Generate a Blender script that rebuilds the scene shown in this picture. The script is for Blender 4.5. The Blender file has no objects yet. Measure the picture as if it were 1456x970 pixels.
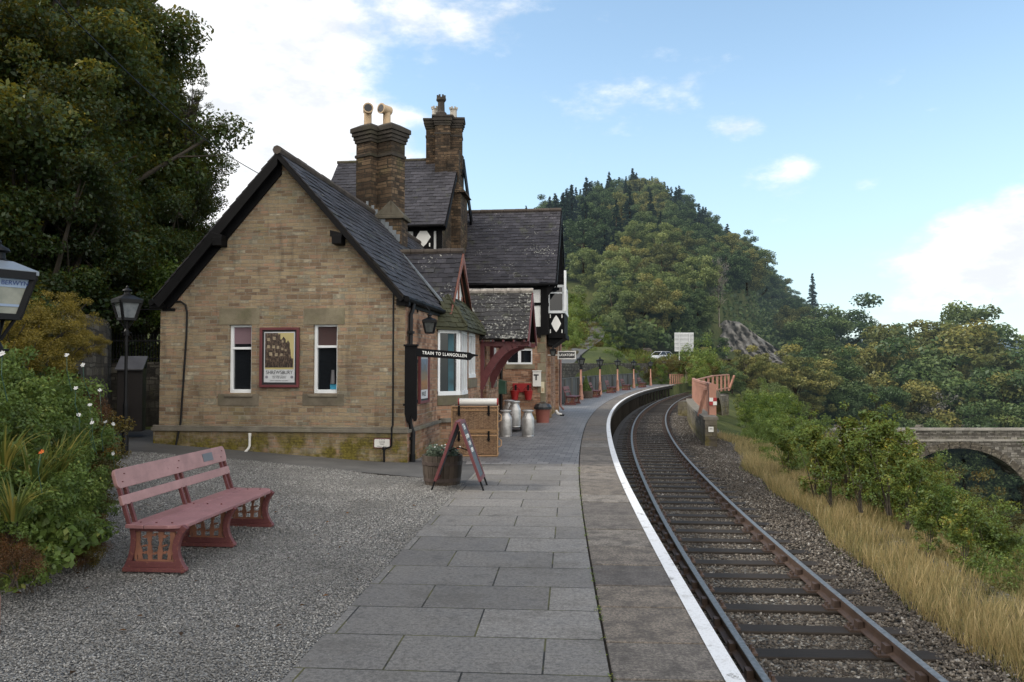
import bpy, math, random
import numpy as np
from mathutils import Vector, Matrix
random.seed(7); RNG = np.random.default_rng(11)
S = bpy.context.scene; COL = S.collection
PI = math.pi
# ------------------------------------------------------------------ camera
F = 1130.0; EYE = 1.76; PITCH = math.radians(1.93)
cd = bpy.data.cameras.new('camera'); cam = bpy.data.objects.new('camera', cd); COL.objects.link(cam)
cd.sensor_width = 36; cd.lens = 36 * F / 1456; cd.clip_end = 6000; cd.clip_start = .05
cam.location = (0, 0, EYE); cam.rotation_euler = (PI / 2 + PITCH, 0, 0)
S.camera = cam
S.view_settings.view_transform = 'Standard'; S.view_settings.look = 'None'; S.view_settings.exposure = 0

def at(px, py, Y):
    """world point seen at photo pixel (px, py) at depth Y"""
    a, b = (px - 728) / F, (485 - py) / F
    c, s = math.cos(PITCH), math.sin(PITCH)
    d = (a, c - b * s, s + b * c)
    return Vector((d[0] * Y / d[1], Y, EYE + d[2] * Y / d[1]))

# ------------------------------------------------------------------ platform edge curve
_ey = np.array([-40, 0, 4.5, 6, 8, 10.75, 14.4, 19, 25.2, 33.5, 43.2, 55.9, 68.6, 80, 95, 120, 160, 260, 3000.])
_ex = np.array([-.6, 1.10, 1.305, 1.385, 1.50, 1.67, 1.95, 2.4, 3.1, 4.3, 6.05, 8.9, 12.3, 15.9, 21.5, 32, 52, 70, 70.])
def _pchip(xs, ys, q):
    h = np.diff(xs); dl = np.diff(ys) / h
    m = np.zeros(len(xs)); m[0] = dl[0]; m[-1] = dl[-1]
    for i in range(1, len(xs) - 1):
        m[i] = (dl[i - 1] * h[i] + dl[i] * h[i - 1]) / (h[i] + h[i - 1])
    i = np.clip(np.searchsorted(xs, q) - 1, 0, len(h) - 1)
    t = (q - xs[i]) / h[i]
    return ((2*t**3 - 3*t**2 + 1) * ys[i] + (t**3 - 2*t**2 + t) * h[i] * m[i] + (-2*t**3 + 3*t**2) * ys[i+1] + (t**3 - t**2) * h[i] * m[i+1])
_ty = np.concatenate([np.arange(-40, 170, .25), np.arange(170, 3000, 10)])
_tx = _pchip(_ey, _ex, _ty)
_k = np.ones(25) / 25
_sm = _tx.copy(); _pad = np.convolve(np.pad(_tx, 12, mode='edge'), _k, mode='valid'); _sm[40:800] = _pad[40:800]; _tx = _sm
def E(y): return np.interp(y, _ty, _tx)
def En(y):
    y = np.asarray(y, float); s = (E(y + .4) - E(y - .4)) / .8
    n = np.sqrt(1 + s * s); return 1 / n, -s / n      # unit normal to the right
def EP(y, d, z=0.0):
    nx, ny = En(y); return (float(E(y) + d * nx), float(y + d * ny), z)
_sl = np.concatenate([[0], np.cumsum(np.hypot(np.diff(_tx), np.diff(_ty)))])
def EL(y): return float(np.interp(y, _ty, _sl))
def EY(s): return float(np.interp(s, _sl, _ty))
def sstep(t): t = np.clip(t, 0, 1); return t * t * (3 - 2 * t)

# ------------------------------------------------------------------ object helpers
def link(o, parent=None):
    COL.objects.link(o)
    if parent is not None: o.parent = parent
    return o
def tag(o, label=None, cat=None, group=None, kind=None):
    if label: o['label'] = label
    if cat: o['category'] = cat
    if group: o['group'] = group
    if kind: o['kind'] = kind
    return o
def thing(name, label, cat, loc=(0, 0, 0), rz=0.0, group=None):
    o = bpy.data.objects.new(name, None); link(o); o.location = loc; o.rotation_euler = (0, 0, rz)
    o.empty_display_size = .2
    return tag(o, label, cat, group)
def dup(root, loc, rz=0.0, label=None, group=None, scale=None):
    r = root.copy(); COL.objects.link(r); r.location = loc; r.rotation_euler = (0, 0, rz)
    if scale is not None: r.scale = scale if hasattr(scale, '__len__') else (scale,) * 3
    if label: r['label'] = label
    if group: r['group'] = group
    for ch in [c for c in S.objects if c.parent == root]:
        c = ch.copy(); COL.objects.link(c); c.parent = r
        for g in [q for q in S.objects if q.parent == ch]:
            k = g.copy(); COL.objects.link(k); k.parent = c
    return r

class MB:
    def __init__(self): self.v = []; self.f = []; self.m = []; self.uv = None; self.r = []; self.mi = 0; self.M = None
    def pt(self, p):
        p = Vector(p)
        if self.M is not None: p = self.M @ p
        self.v.append(tuple(p)); return len(self.v) - 1
    def face(self, pts, r=None):
        ids = [self.pt(p) for p in pts]; self.f.append(ids); self.m.append(self.mi)
        self.r.append(random.random() if r is None else r)
    def box(self, x0, x1, y0, y1, z0, z1, r=None):
        if x0 > x1: x0, x1 = x1, x0
        if y0 > y1: y0, y1 = y1, y0
        if z0 > z1: z0, z1 = z1, z0
        b = len(self.v)
        for z in (z0, z1):
            for x, y in ((x0, y0), (x1, y0), (x1, y1), (x0, y1)): self.pt((x, y, z))
        r = random.random() if r is None else r
        for q in ((0,3,2,1), (4,5,6,7), (0,1,5,4), (1,2,6,5), (2,3,7,6), (3,0,4,7)):
            self.f.append([b + i for i in q]); self.m.append(self.mi); self.r.append(r)
        return self
    def bar(self, p, q, w, h, up=(0, 0, 1), r=None):
        """rectangular bar from p to q, w across, h along up"""
        p, q = Vector(p), Vector(q); d = (q - p).normalized(); up = Vector(up)
        s = d.cross(up)
        if s.length < 1e-5: s = d.cross(Vector((0, 1, 0)))
        s.normalize(); u = s.cross(d).normalized()
        b = len(self.v); r = random.random() if r is None else r
        for c in (p, q):
            for a, e in ((-1, -1), (1, -1), (1, 1), (-1, 1)): self.pt(c + s * (a * w / 2) + u * (e * h / 2))
        for k in ((0,1,2,3), (7,6,5,4), (0,4,5,1), (1,5,6,2), (2,6,7,3), (3,7,4,0)):
            self.f.append([b + i for i in k]); self.m.append(self.mi); self.r.append(r)
        return self
    def prism(self, poly, vec, r=None):
        """polygon (3-D points) extruded by vec"""
        n = len(poly); b = len(self.v); vec = Vector(vec); r = random.random() if r is None else r
        for p in poly: self.pt(p)
        for p in poly: self.pt(Vector(p) + vec)
        self.f.append([b + i for i in range(n)][::-1]); self.f.append([b + n + i for i in range(n)])
        for i in range(n):
            j = (i + 1) % n; self.f.append([b + i, b + j, b + n + j, b + n + i])
        self.m += [self.mi] * (n + 2); self.r += [r] * (n + 2)
        return self
    def tube(self, path, rad, seg=8, caps=True):
        path = [Vector(p) for p in path]; n = len(path); b = len(self.v)
        rads = rad if hasattr(rad, '__len__') else [rad] * n
        prev = None
        for i, p in enumerate(path):
            d = (path[min(i + 1, n - 1)] - path[max(i - 1, 0)])
            d = d.normalized() if d.length > 1e-7 else Vector((0, 0, 1))
            if prev is None: s = d.orthogonal().normalized()
            else:
                s = prev - d * prev.dot(d); s = s.normalized() if s.length > 1e-5 else d.orthogonal().normalized()
            prev = s; t = d.cross(s)
            for k in range(seg):
                a = 2 * PI * k / seg; self.pt(p + (s * math.cos(a) + t * math.sin(a)) * rads[i])
        r = random.random()
        for i in range(n - 1):
            for k in range(seg):
                k2 = (k + 1) % seg
                self.f.append([b + i*seg + k, b + i*seg + k2, b + (i+1)*seg + k2, b + (i+1)*seg + k]); self.m.append(self.mi); self.r.append(r)
        if caps:
            self.f.append([b + k for k in range(seg)][::-1]); self.f.append([b + (n-1)*seg + k for k in range(seg)])
            self.m += [self.mi] * 2; self.r += [r] * 2
        return self
    def lathe(self, prof, c=(0, 0, 0), seg=20, ph=0.0):
        c = Vector(c); b = len(self.v); n = len(prof); r = random.random()
        for (rr, z) in prof:
            for k in range(seg):
                a = 2 * PI * k / seg + ph; self.pt(c + Vector((rr * math.cos(a), rr * math.sin(a), z)))
        for i in range(n - 1):
            for k in range(seg):
                k2 = (k + 1) % seg
                self.f.append([b + i*seg + k, b + i*seg + k2, b + (i+1)*seg + k2, b + (i+1)*seg + k]); self.m.append(self.mi); self.r.append(r)
        self.f.append([b + k for k in range(seg)][::-1]); self.f.append([b + (n-1)*seg + k for k in range(seg)])
        self.m += [self.mi] * 2; self.r += [r] * 2
        return self
    def build(self, name, mats, parent=None, bevel=0, smooth=False, loc=None):
        me = bpy.data.meshes.new(name); me.from_pydata(self.v, [], self.f)
        mats = mats if isinstance(mats, (list, tuple)) else [mats]
        for m in mats: me.materials.append(m)
        me.polygons.foreach_set('material_index', self.m)
        at_ = me.attributes.new('rnd', 'FLOAT', 'FACE'); at_.data.foreach_set('value', self.r)
        if smooth: me.polygons.foreach_set('use_smooth', [True] * len(self.f))
        me.update(); o = bpy.data.objects.new(name, me); link(o, parent)
        if loc is not None: o.location = loc
        if bevel:
            b = o.modifiers.new('bevel', 'BEVEL'); b.width = bevel; b.segments = 2; b.limit_method = 'ANGLE'; b.angle_limit = math.radians(40)
        if smooth:
            try: me.set_sharp_from_angle(angle=math.radians(38))
            except Exception: pass
        return o

def fast_mesh(name, V, Q, rnd, mats, parent=None, mi=None):
    """numpy mesh: V (n,3), Q (m,k) same-size faces"""
    me = bpy.data.meshes.new(name); m, k = Q.shape
    me.vertices.add(len(V)); me.vertices.foreach_set('co', np.ascontiguousarray(V, np.float32).ravel())
    me.loops.add(m * k); me.loops.foreach_set('vertex_index', np.ascontiguousarray(Q, np.int32).ravel())
    me.polygons.add(m); me.polygons.foreach_set('loop_start', np.arange(0, m * k, k, dtype=np.int32))
    try: me.polygons.foreach_set('loop_total', np.full(m, k, np.int32))
    except Exception: pass
    mats = mats if isinstance(mats, (list, tuple)) else [mats]
    for q in mats: me.materials.append(q)
    if mi is not None: me.polygons.foreach_set('material_index', np.ascontiguousarray(mi, np.int32))
    a = me.attributes.new('rnd', 'FLOAT', 'FACE'); a.data.foreach_set('value', np.ascontiguousarray(rnd, np.float32))
    me.update(calc_edges=True); me.validate()
    o = bpy.data.objects.new(name, me); link(o, parent); return o

def text(s, size, m, parent, M, name='lettering', ext=.002, align='CENTER', sx=1.0, bold=0.0, sp=1.0):
    cu = bpy.data.curves.new('t', 'FONT'); cu.body = s; cu.size = size; cu.align_x = align; cu.align_y = 'CENTER'; cu.extrude = ext; cu.offset = bold; cu.space_character = sp
    t = bpy.data.objects.new('t', cu); COL.objects.link(t)
    dg = bpy.context.evaluated_depsgraph_get(); me = bpy.data.meshes.new_from_object(t.evaluated_get(dg))
    bpy.data.objects.remove(t); bpy.data.curves.remove(cu)
    me.materials.clear(); me.materials.append(m)
    me.transform(M @ Matrix.Diagonal((sx, 1, 1, 1)))
    o = bpy.data.objects.new(name, me); return link(o, parent)
def face_M(o, x, up=(0, 0, 1)):
    """text frame: origin o, writing direction x, up"""
    x = Vector(x).normalized(); u = Vector(up); u = (u - x * u.dot(x)).normalized(); n = x.cross(u)
    return Matrix(((x.x, u.x, n.x, o[0]), (x.y, u.y, n.y, o[1]), (x.z, u.z, n.z, o[2]), (0, 0, 0, 1)))

# ------------------------------------------------------------------ material helpers
class NT:
    def __init__(self, name):
        self.mat = bpy.data.materials.new(name); self.mat.use_nodes = True
        self.t = self.mat.node_tree; self.b = self.t.nodes['Principled BSDF']; self.out = self.t.nodes['Material Output']
    def n(self, typ, ins=None, **props):
        nd = self.t.nodes.new(typ)
        for k, v in props.items(): setattr(nd, k, v)
        for k, v in (ins or {}).items(): self.set(nd, k, v)
        return nd
    def set(self, nd, k, v):
        s = nd.inputs[k]
        if isinstance(v, bpy.types.NodeSocket): self.t.links.new(v, s)
        elif isinstance(v, (tuple, list)) and s.type == 'RGBA' and len(v) == 3: s.default_value = (*v, 1)
        else: s.default_value = v
    def math(self, op, a, b=0.0, c=0.0, clamp=False):
        nd = self.n('ShaderNodeMath', {0: a, 1: b, 2: c}, operation=op); nd.use_clamp = clamp; return nd.outputs[0]
    def mix(self, fac, a, b, blend='MIX'):
        nd = self.n('ShaderNodeMix', {0: fac, 6: a, 7: b}, data_type='RGBA', blend_type=blend); return nd.outputs[2]
    def ramp(self, fac, stops, interp='LINEAR'):
        nd = self.n('ShaderNodeValToRGB', {0: fac}); cr = nd.color_ramp; cr.interpolation = interp
        while len(cr.elements) < len(stops): cr.elements.new(.5)
        for e, (p, c) in zip(cr.elements, stops):
            e.position = p; e.color = (*c, 1) if len(c) == 3 else c
        return nd.outputs[0]
    def rng(self, v, a, b, c=0.0, d=1.0):
        return self.n('ShaderNodeMapRange', {0: v, 1: a, 2: b, 3: c, 4: d}, interpolation_type='SMOOTHSTEP').outputs[0]
    def obj(self): return self.n('ShaderNodeTexCoord').outputs['Object']
    def pos(self): return self.n('ShaderNodeNewGeometry').outputs['Position']
    def noise(self, vec, scale, detail=4.0, rough=.55, out=0, dim='3D'):
        nd = self.n('ShaderNodeTexNoise', {'Scale': scale, 'Detail': detail, 'Roughness': rough}); 
        if vec is not None: self.set(nd, 'Vector', vec)
        return nd.outputs[out]
    def attr(self, name='rnd'): return self.n('ShaderNodeAttribute', attribute_name=name).outputs['Fac']
    def bump(self, h, strength=.5, dist=.01, normal=None):
        nd = self.n('ShaderNodeBump', {'Height': h, 'Strength': strength, 'Distance': dist})
        if normal is not None: self.set(nd, 'Normal', normal)
        self.set(self.b, 'Normal', nd.outputs[0]); return nd.outputs[0]
    def fin(self, col=None, rough=None, metal=None, spec=None):
        if col is not None: self.set(self.b, 'Base Color', col)
        if rough is not None: self.set(self.b, 'Roughness', rough)
        if metal is not None: self.set(self.b, 'Metallic', metal)
        if spec is not None: self.set(self.b, 'Specular IOR Level', spec)
        return self.mat
def v3(nt, x, y, z): return nt.n('ShaderNodeCombineXYZ', {0: x, 1: y, 2: z}).outputs[0]
def sep(nt, v): 
    s = nt.n('ShaderNodeSeparateXYZ', {0: v}); return s.outputs
def mul(c, k): return tuple(max(0, q * k) for q in c)

def paint(name, c, rough=.5, var=.18, scale=8, grime=.35, metal=0.0, bump=.15, dirt=(.03, .025, .02)):
    m = NT(name); o = m.obj()
    n1 = m.noise(o, scale, 5, .6); n2 = m.noise(o, scale * 9, 3, .6)
    col = m.ramp(n1, [(.3, mul(c, 1 - var)), (.7, mul(c, 1 + var))])
    g = m.rng(n2, .52, .78, 0, grime)
    col = m.mix(g, col, dirt)
    m.bump(n2, bump, .004)
    return m.fin(col, m.rng(n1, .2, .8, rough - .1, rough + .15), metal)

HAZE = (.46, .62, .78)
def foliage(name, stops, haze=False, rough=.6, trans=.3, objvar=.25, nscale=.0, hmax=.42):
    m = NT(name); r = m.attr()
    oi = m.n('ShaderNodeObjectInfo').outputs['Random']
    f = m.math('ADD', r, m.math('MULTIPLY', m.math('SUBTRACT', oi, .5), objvar), clamp=True)
    col = m.ramp(f, stops)
    d = m.n('ShaderNodeBsdfDiffuse', {'Color': col, 'Roughness': .4}).outputs[0]
    t = m.n('ShaderNodeBsdfTranslucent', {'Color': m.mix(.5, col, mul(stops[-1][1], 1.3))}).outputs[0]
    g = m.n('ShaderNodeBsdfGlossy', {'Color': (.6, .65, .6, 1), 'Roughness': .5}).outputs[0]
    sh = m.n('ShaderNodeMixShader', {0: trans, 1: d, 2: t}).outputs[0]
    sh = m.n('ShaderNodeMixShader', {0: .04, 1: sh, 2: g}).outputs[0]
    if haze: sh = add_haze_glow(m, sh, hmax)
    m.t.links.new(sh, m.out.inputs[0]); m.t.nodes.remove(m.b)
    return m.mat
def add_haze_glow(m, sh, hmax=.42):
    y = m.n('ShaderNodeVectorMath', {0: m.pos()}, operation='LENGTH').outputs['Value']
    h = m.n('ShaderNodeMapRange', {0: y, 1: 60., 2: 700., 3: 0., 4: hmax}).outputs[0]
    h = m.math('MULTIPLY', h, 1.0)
    em = m.n('ShaderNodeEmission', {'Color': (*mul(HAZE, .62), 1), 'Strength': 1.0}).outputs[0]  # painted haze: bluish glow mixed over the surface by distance from the origin
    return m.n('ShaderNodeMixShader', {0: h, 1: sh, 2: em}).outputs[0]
# ------------------------------------------------------------------ materials
def stone_wall(name, stops, mortar, bw=.34, rh=.082, ms=.006, moss=.9, mossz=(.15, .62), stain=.5, axis=None, dist=.012, sc=1.0, bumpd=.012):
    m = NT(name); o = m.obj(); s = sep(m, o)
    u = m.math('ADD', s[0], s[1])
    wob = m.noise(o, 2.2, 3, .5, out=1); w = sep(m, wob)
    u = m.math('MULTIPLY_ADD', w[0], dist * 3, u); z = m.math('MULTIPLY_ADD', w[1], dist * 2, s[2])
    fine = m.noise(o, 26, 4, .6)
    z = m.math('MULTIPLY_ADD', fine, dist * .9, z)
    z = m.math('ADD', z, m.math('ADD', m.math('MULTIPLY', m.math('SINE', m.math('MULTIPLY', s[2], 17.3 / sc)), rh * .22), m.math('MULTIPLY', m.math('SINE', m.math('MULTIPLY', s[2], 41.7)), rh * .12)))
    vec = v3(m, u, z, 0.0)
    br = m.n('ShaderNodeTexBrick', {'Vector': vec, 'Color1': (0, 0, 0, 1), 'Color2': (1, 1, 1, 1), 'Mortar': (.5, .5, .5, 1), 'Scale': sc, 'Mortar Size': ms, 'Mortar Smooth': .35, 'Bias': 0., 'Brick Width': bw, 'Row Height': rh}, offset=.5, squash=.68, squash_frequency=3)
    rnd = m.math('ADD', m.math('MULTIPLY', br.outputs['Color'], .8), m.math('MULTIPLY', m.noise(o, 9, 3, .6), .3))
    col = m.ramp(rnd, stops)
    big = m.noise(o, .9, 5, .62)
    col = m.mix(m.rng(big, .42, .68, 0, stain), col, mul(stops[0][1], .8))
    warm = m.noise(o, 1.7, 3, .5)
    col = m.mix(m.rng(warm, .55, .75, 0, .35), col, (.17, .16, .07))
    col = m.mix(m.rng(fine, .5, .85, 0, .35), col, mul(stops[0][1], .5))
    mcol = m.mix(m.noise(o, 3.5, 3, .6), mul(mortar, .45), mul(mortar, 1.15))
    col = m.mix(m.math('MULTIPLY', br.outputs['Fac'], .85), col, mcol)
    if moss > 0:
        mz = m.rng(s[2], mossz[1], mossz[0], 0, 1)
        mn = m.rng(m.noise(o, 2.6, 5, .65), .36, .58)
        col = m.mix(m.math('MULTIPLY', m.math('MULTIPLY', mz, mn), moss), col, m.ramp(fine, [(.3, (.055, .045, .012)), (.7, (.19, .16, .035))]))
    strk = m.noise(v3(m, m.math('MULTIPLY', u, 3.2), 0., m.math('MULTIPLY', s[2], .55)), 1.6, 5, .65)
    col = m.mix(m.rng(strk, .50, .70, 0, stain * .9), col, mul(stops[0][1], .7))
    col = m.mix(m.rng(m.noise(o, 60, 2, .6), .62, .75, 0, .35), col, (.02, .018, .015))
    h = m.math('SUBTRACT', m.math('MULTIPLY', fine, .9), m.math('MULTIPLY', br.outputs['Fac'], 1.0))
    h = m.math('ADD', h, m.math('MULTIPLY', br.outputs['Color'], .25))
    m.bump(h, 1.0, bumpd)
    return m.fin(col, .9, spec=.2)
W_GABLE = stone_wall('sandstone_brick', [(0, (.07, .052, .04)), (.15, (.165, .115, .08)), (.34, (.245, .182, .118)), (.52, (.315, .248, .16)), (.68, (.255, .208, .14)), (.8, (.31, .20, .135)), (.9, (.20, .19, .145)), (1, (.48, .41, .30))], (.36, .335, .285), bw=.23, rh=.063, ms=.0052, moss=1.0, mossz=(.34, .74), stain=.42, dist=.014, bumpd=.016)
W_SIDE = stone_wall('red_brick', [(0, (.10, .06, .045)), (.3, (.23, .125, .082)), (.6, (.32, .185, .12)), (1, (.40, .27, .19))], (.33, .29, .24), bw=.225, rh=.072, ms=.0055, moss=.7, mossz=(.05, .35), stain=.4)
W_CHIM = stone_wall('chimney_brick', [(0, (.022, .018, .015)), (.35, (.060, .042, .030)), (.7, (.11, .074, .048)), (1, (.18, .125, .08))], (.05, .045, .035), bw=.24, rh=.085, ms=.01, moss=0, stain=.75)
W_RUBBLE = stone_wall('rubble_stone', [(0, (.025, .024, .022)), (.5, (.07, .065, .055)), (1, (.16, .15, .125))], (.05, .045, .04), bw=.38, rh=.13, ms=.014, moss=.0, dist=.06, bumpd=.04)
W_BRIDGE = stone_wall('bridge_stone', [(0, (.07, .065, .058)), (.4, (.15, .14, .125)), (.75, (.23, .215, .19)), (1, (.40, .38, .35))], (.08, .07, .06), bw=.75, rh=.28, ms=.03, moss=0, dist=.06, bumpd=.05)
W_PARA = stone_wall('parapet_stone', [(0, (.05, .045, .04)), (.5, (.12, .105, .085)), (1, (.22, .20, .16))], (.08, .07, .055), bw=.42, rh=.2, ms=.014, moss=.6, mossz=(-.9, -.2), dist=.05, bumpd=.03)

def stone_plain(name, c, rough=.9, algae=.4):
    m = NT(name); o = m.obj(); n1 = m.noise(o, 3, 5, .65); n2 = m.noise(o, 60, 3, .6)
    col = m.ramp(n1, [(.3, mul(c, .6)), (.65, mul(c, 1.15))])
    col = m.mix(m.rng(n2, .45, .75, 0, .4), col, mul(c, .45))
    col = m.mix(m.rng(m.noise(o, 1.4, 4, .6), .5, .7, 0, algae), col, (.10, .10, .05))
    m.bump(n2, .4, .004); return m.fin(col, rough, spec=.2)
LINTEL = stone_plain('lintel_stone', (.20, .175, .125), algae=.5)
SILL = stone_plain('sill_stone', (.15, .13, .10), algae=.6)
STRING = stone_plain('string_course_stone', (.17, .155, .13))
CHCAP = stone_plain('chimney_cap_stone', (.055, .048, .042), algae=.2)
CHBASE = stone_plain('chimney_base_stone', (.10, .09, .07))
TERRA = paint('buff_clay', (.46, .34, .22), .8, .15, 6, .2)
POTWHITE = paint('pale_clay', (.42, .39, .34), .8, .2, 6, .4)

def slate(name, lichen=.4, c=(.052, .05, .058)):
    c = mul(c, .68)
    m = NT(name); o = m.obj(); r = m.attr()
    n = m.noise(o, 18, 4, .65); big = m.noise(o, .8, 4, .6)
    col = m.ramp(m.math('ADD', m.math('MULTIPLY', r, .7), m.math('MULTIPLY', big, .4)), [(0, mul(c, .55)), (.35, mul(c, .85)), (.7, mul(c, 1.15)), (1, mul(c, 1.7))])
    col = m.mix(m.rng(n, .5, .8, 0, .3), col, mul(c, 2.0))
    zone = m.noise(o, 1.3, 3, .5); sp = m.noise(o, 17, 3, .6)
    lf = m.math('ADD', m.math('MULTIPLY', sp, 1.0), m.math('MULTIPLY', zone, .55))
    th = 1.03 - lichen * .17
    col = m.mix(m.rng(lf, th, th + .05, 0, .85), col, (.33, .33, .30))
    col = m.mix(m.rng(m.noise(o, 2.1, 4, .6), .56, .72, 0, .45), col, (.055, .06, .03))
    m.bump(n, .6, .006); return m.fin(col, m.rng(n, .3, .7, .55, .85), spec=.25)
SLATE = slate('roof_slate', .25); SLATE_L = slate('lichened_slate', .95, (.06, .058, .06)); SLATE_M = slate('mossy_slate', .2, (.062, .064, .035)); SLATE_T = slate('tall_roof_slate', .15, (.062, .06, .07))
SLATE_W = slate('wing_roof_slate', .5, (.048, .046, .055))
RIDGE = stone_plain('ridge_tile', (.075, .062, .055), algae=.2)
BLACK = paint('black_paint', (.004, .004, .005), .6, .3, 3, .15, dirt=(.015, .015, .015), bump=.05); BLACK.node_tree.nodes['Principled BSDF'].inputs['Specular IOR Level'].default_value = .12
BLACKM = paint('black_metal', (.006, .0065, .008), .5, .3, 5, .15, dirt=(.03, .027, .024)); BLACKM.node_tree.nodes['Principled BSDF'].inputs['Specular IOR Level'].default_value = .2
WHITEW = paint('white_window_paint', (.70, .73, .76), .35, .06, 3, .12, dirt=(.35, .34, .3))
PLASTER = paint('white_plaster', (.66, .67, .67), .8, .07, 2, .18, dirt=(.3, .29, .26))
MAROON = paint('maroon_paint', (.11, .026, .03), .5, .15, 4, .2)
REDWOOD = paint('weathered_red_board', (.17, .06, .04), .6, .3, 9, .4)
LEAD = paint('lead_flashing', (.15, .17, .19), .5, .2, 4, .2, .3)
DOORRED = paint('dark_red_door', (.10, .02, .022), .4, .1, 3, .15)
WHITEP = paint('white_plastic', (.62, .62, .6), .4, .05, 3, .15)
REDP = paint('signal_red_paint', (.26, .012, .014), .4, .15, 4, .2)
GREENP = paint('dark_green_paint', (.02, .06, .04), .4, .2, 4, .2)
INK = paint('printed_black', (.015, .015, .018), .5, .05, 4, .0)
LETW = paint('lettering_white', (.78, .78, .76), .5, .03, 4, .0)
STEEL = paint('galvanised_steel', (.44, .44, .44), .48, .25, 7, .5, .75, dirt=(.16, .14, .12))
CREAM = paint('cream_paint', (.55, .50, .36), .5, .1, 4, .2)

m = NT('window_glass'); n = m.noise(m.obj(), 1.2, 2, .5)
m.bump(n, .08, .02); GLASS = m.fin((.010, .012, .015), .06, spec=.5)
m = NT('lantern_glass'); o = m.obj(); n = m.noise(o, 9, 4, .6)
GLASSP = m.fin(m.ramp(n, [(.3, (.22, .235, .21)), (.7, (.34, .35, .31))]), .25)
m = NT('dusty_glass'); o = m.obj(); n = m.noise(o, 9, 4, .6)
GLASSD = m.fin(m.ramp(n, [(.3, (.045, .05, .05)), (.7, (.11, .12, .12))]), .15)
CURTAIN = paint('teal_curtain', (.035, .09, .115), .8, .4, 4, .1)
BLIND = paint('mauve_blind', (.17, .11, .13), .8, .15, 3, .05)
MIRR = paint('interior_wall', (.02, .016, .014), .9, .3, 2, .1)

# bench paints: pink wood, rusty iron
def worn(name, c, under, rough=.5, chips=.62):
    m = NT(name); o = m.obj(); s = sep(m, o)
    g = m.noise(v3(m, m.math('MULTIPLY', s[0], 30.), m.math('MULTIPLY', s[1], 2.2), m.math('MULTIPLY', s[2], 30.)), 2., 6, .65)
    n1 = m.noise(o, 5, 5, .65); n2 = m.noise(o, 34, 6, .75)
    col = m.ramp(n1, [(.3, mul(c, .8)), (.7, mul(c, 1.15))]); col = m.mix(m.rng(g, .5, .75, 0, .3), col, mul(c, .6))
    col = m.mix(m.rng(n2, chips, chips + .03, 0, .9), col, under)
    m.bump(m.math('ADD', g, m.math('MULTIPLY', n2, .5)), .35, .004); return m.fin(col, rough, spec=.3)
BENCHP = worn('faded_pink_paint', (.30, .175, .17), (.12, .05, .05), .5, .64)
BENCHS = worn('seat_pink_paint', (.25, .125, .13), (.34, .24, .23), .45, .60)
BENCHI = worn('bench_iron_maroon', (.115, .040, .042), (.19, .085, .055), .55, .58)
RUSTIN = paint('bench_panel_rust', (.20, .088, .055), .6, .25, 8, .45, dirt=(.10, .045, .035))
ORANGE = paint('salmon_fence_paint', (.31, .155, .11), .6, .2, 2, .25, dirt=(.2, .1, .07))

def wood(name, c, rough=.7, ax=2, sc=1.0):
    m = NT(name); o = m.obj(); s = sep(m, o)
    k = [14.0, 14.0, 14.0]; k[ax] = 1.2
    v = v3(m, m.math('MULTIPLY', s[0], k[0] * sc), m.math('MULTIPLY', s[1], k[1] * sc), m.math('MULTIPLY', s[2], k[2] * sc))
    g = m.noise(v, 2.0, 6, .65); r = m.attr()
    col = m.ramp(m.math('ADD', m.math('MULTIPLY', g, .75), m.math('MULTIPLY', r, .3)), [(.25, mul(c, .45)), (.55, c), (.85, mul(c, 1.6))])
    m.bump(g, .5, .005); return m.fin(col, rough, spec=.25)
BARREL = wood('barrel_oak', (.07, .055, .045), .8)
BOARDF = wood('grey_fence_board', (.075, .08, .08), .85)
TRESTLE = wood('trestle_timber', (.018, .016, .014), .85)
DARKW = wood('dark_timber', (.02, .017, .014), .7)

# wicker
m = NT('wicker'); o = m.obj(); s = sep(m, o)
u = m.math('ADD', s[0], s[1]); wv = v3(m, u, s[2], 0.0)
br = m.n('ShaderNodeTexBrick', {'Vector': wv, 'Color1': (.2, .2, .2, 1), 'Color2': (1, 1, 1, 1), 'Mortar': (0, 0, 0, 1), 'Scale': 1., 'Mortar Size': .004, 'Mortar Smooth': .8, 'Brick Width': .036, 'Row Height': .015}, offset=.5)
nz = m.noise(o, 5, 4, .6)
col = m.ramp(br.outputs['Color'], [(0, (.03, .018, .010)), (.3, (.21, .125, .07)), (1, (.42, .27, .16))])
vert = m.math('ABSOLUTE', m.math('SINE', m.math('MULTIPLY', u, PI / .1)))
col = m.mix(m.rng(vert, .2, .0, 0, .6), col, (.04, .02, .01))
col = m.mix(m.rng(nz, .4, .7, 0, .4), col, (.16, .075, .03))
m.bump(m.math('SUBTRACT', 1.0, br.outputs['Fac']), .9, .012); WICKER = m.fin(col, .6)
WICKERE = paint('willow_cane', (.30, .18, .09), .6, .2, 20, .3)

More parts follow.
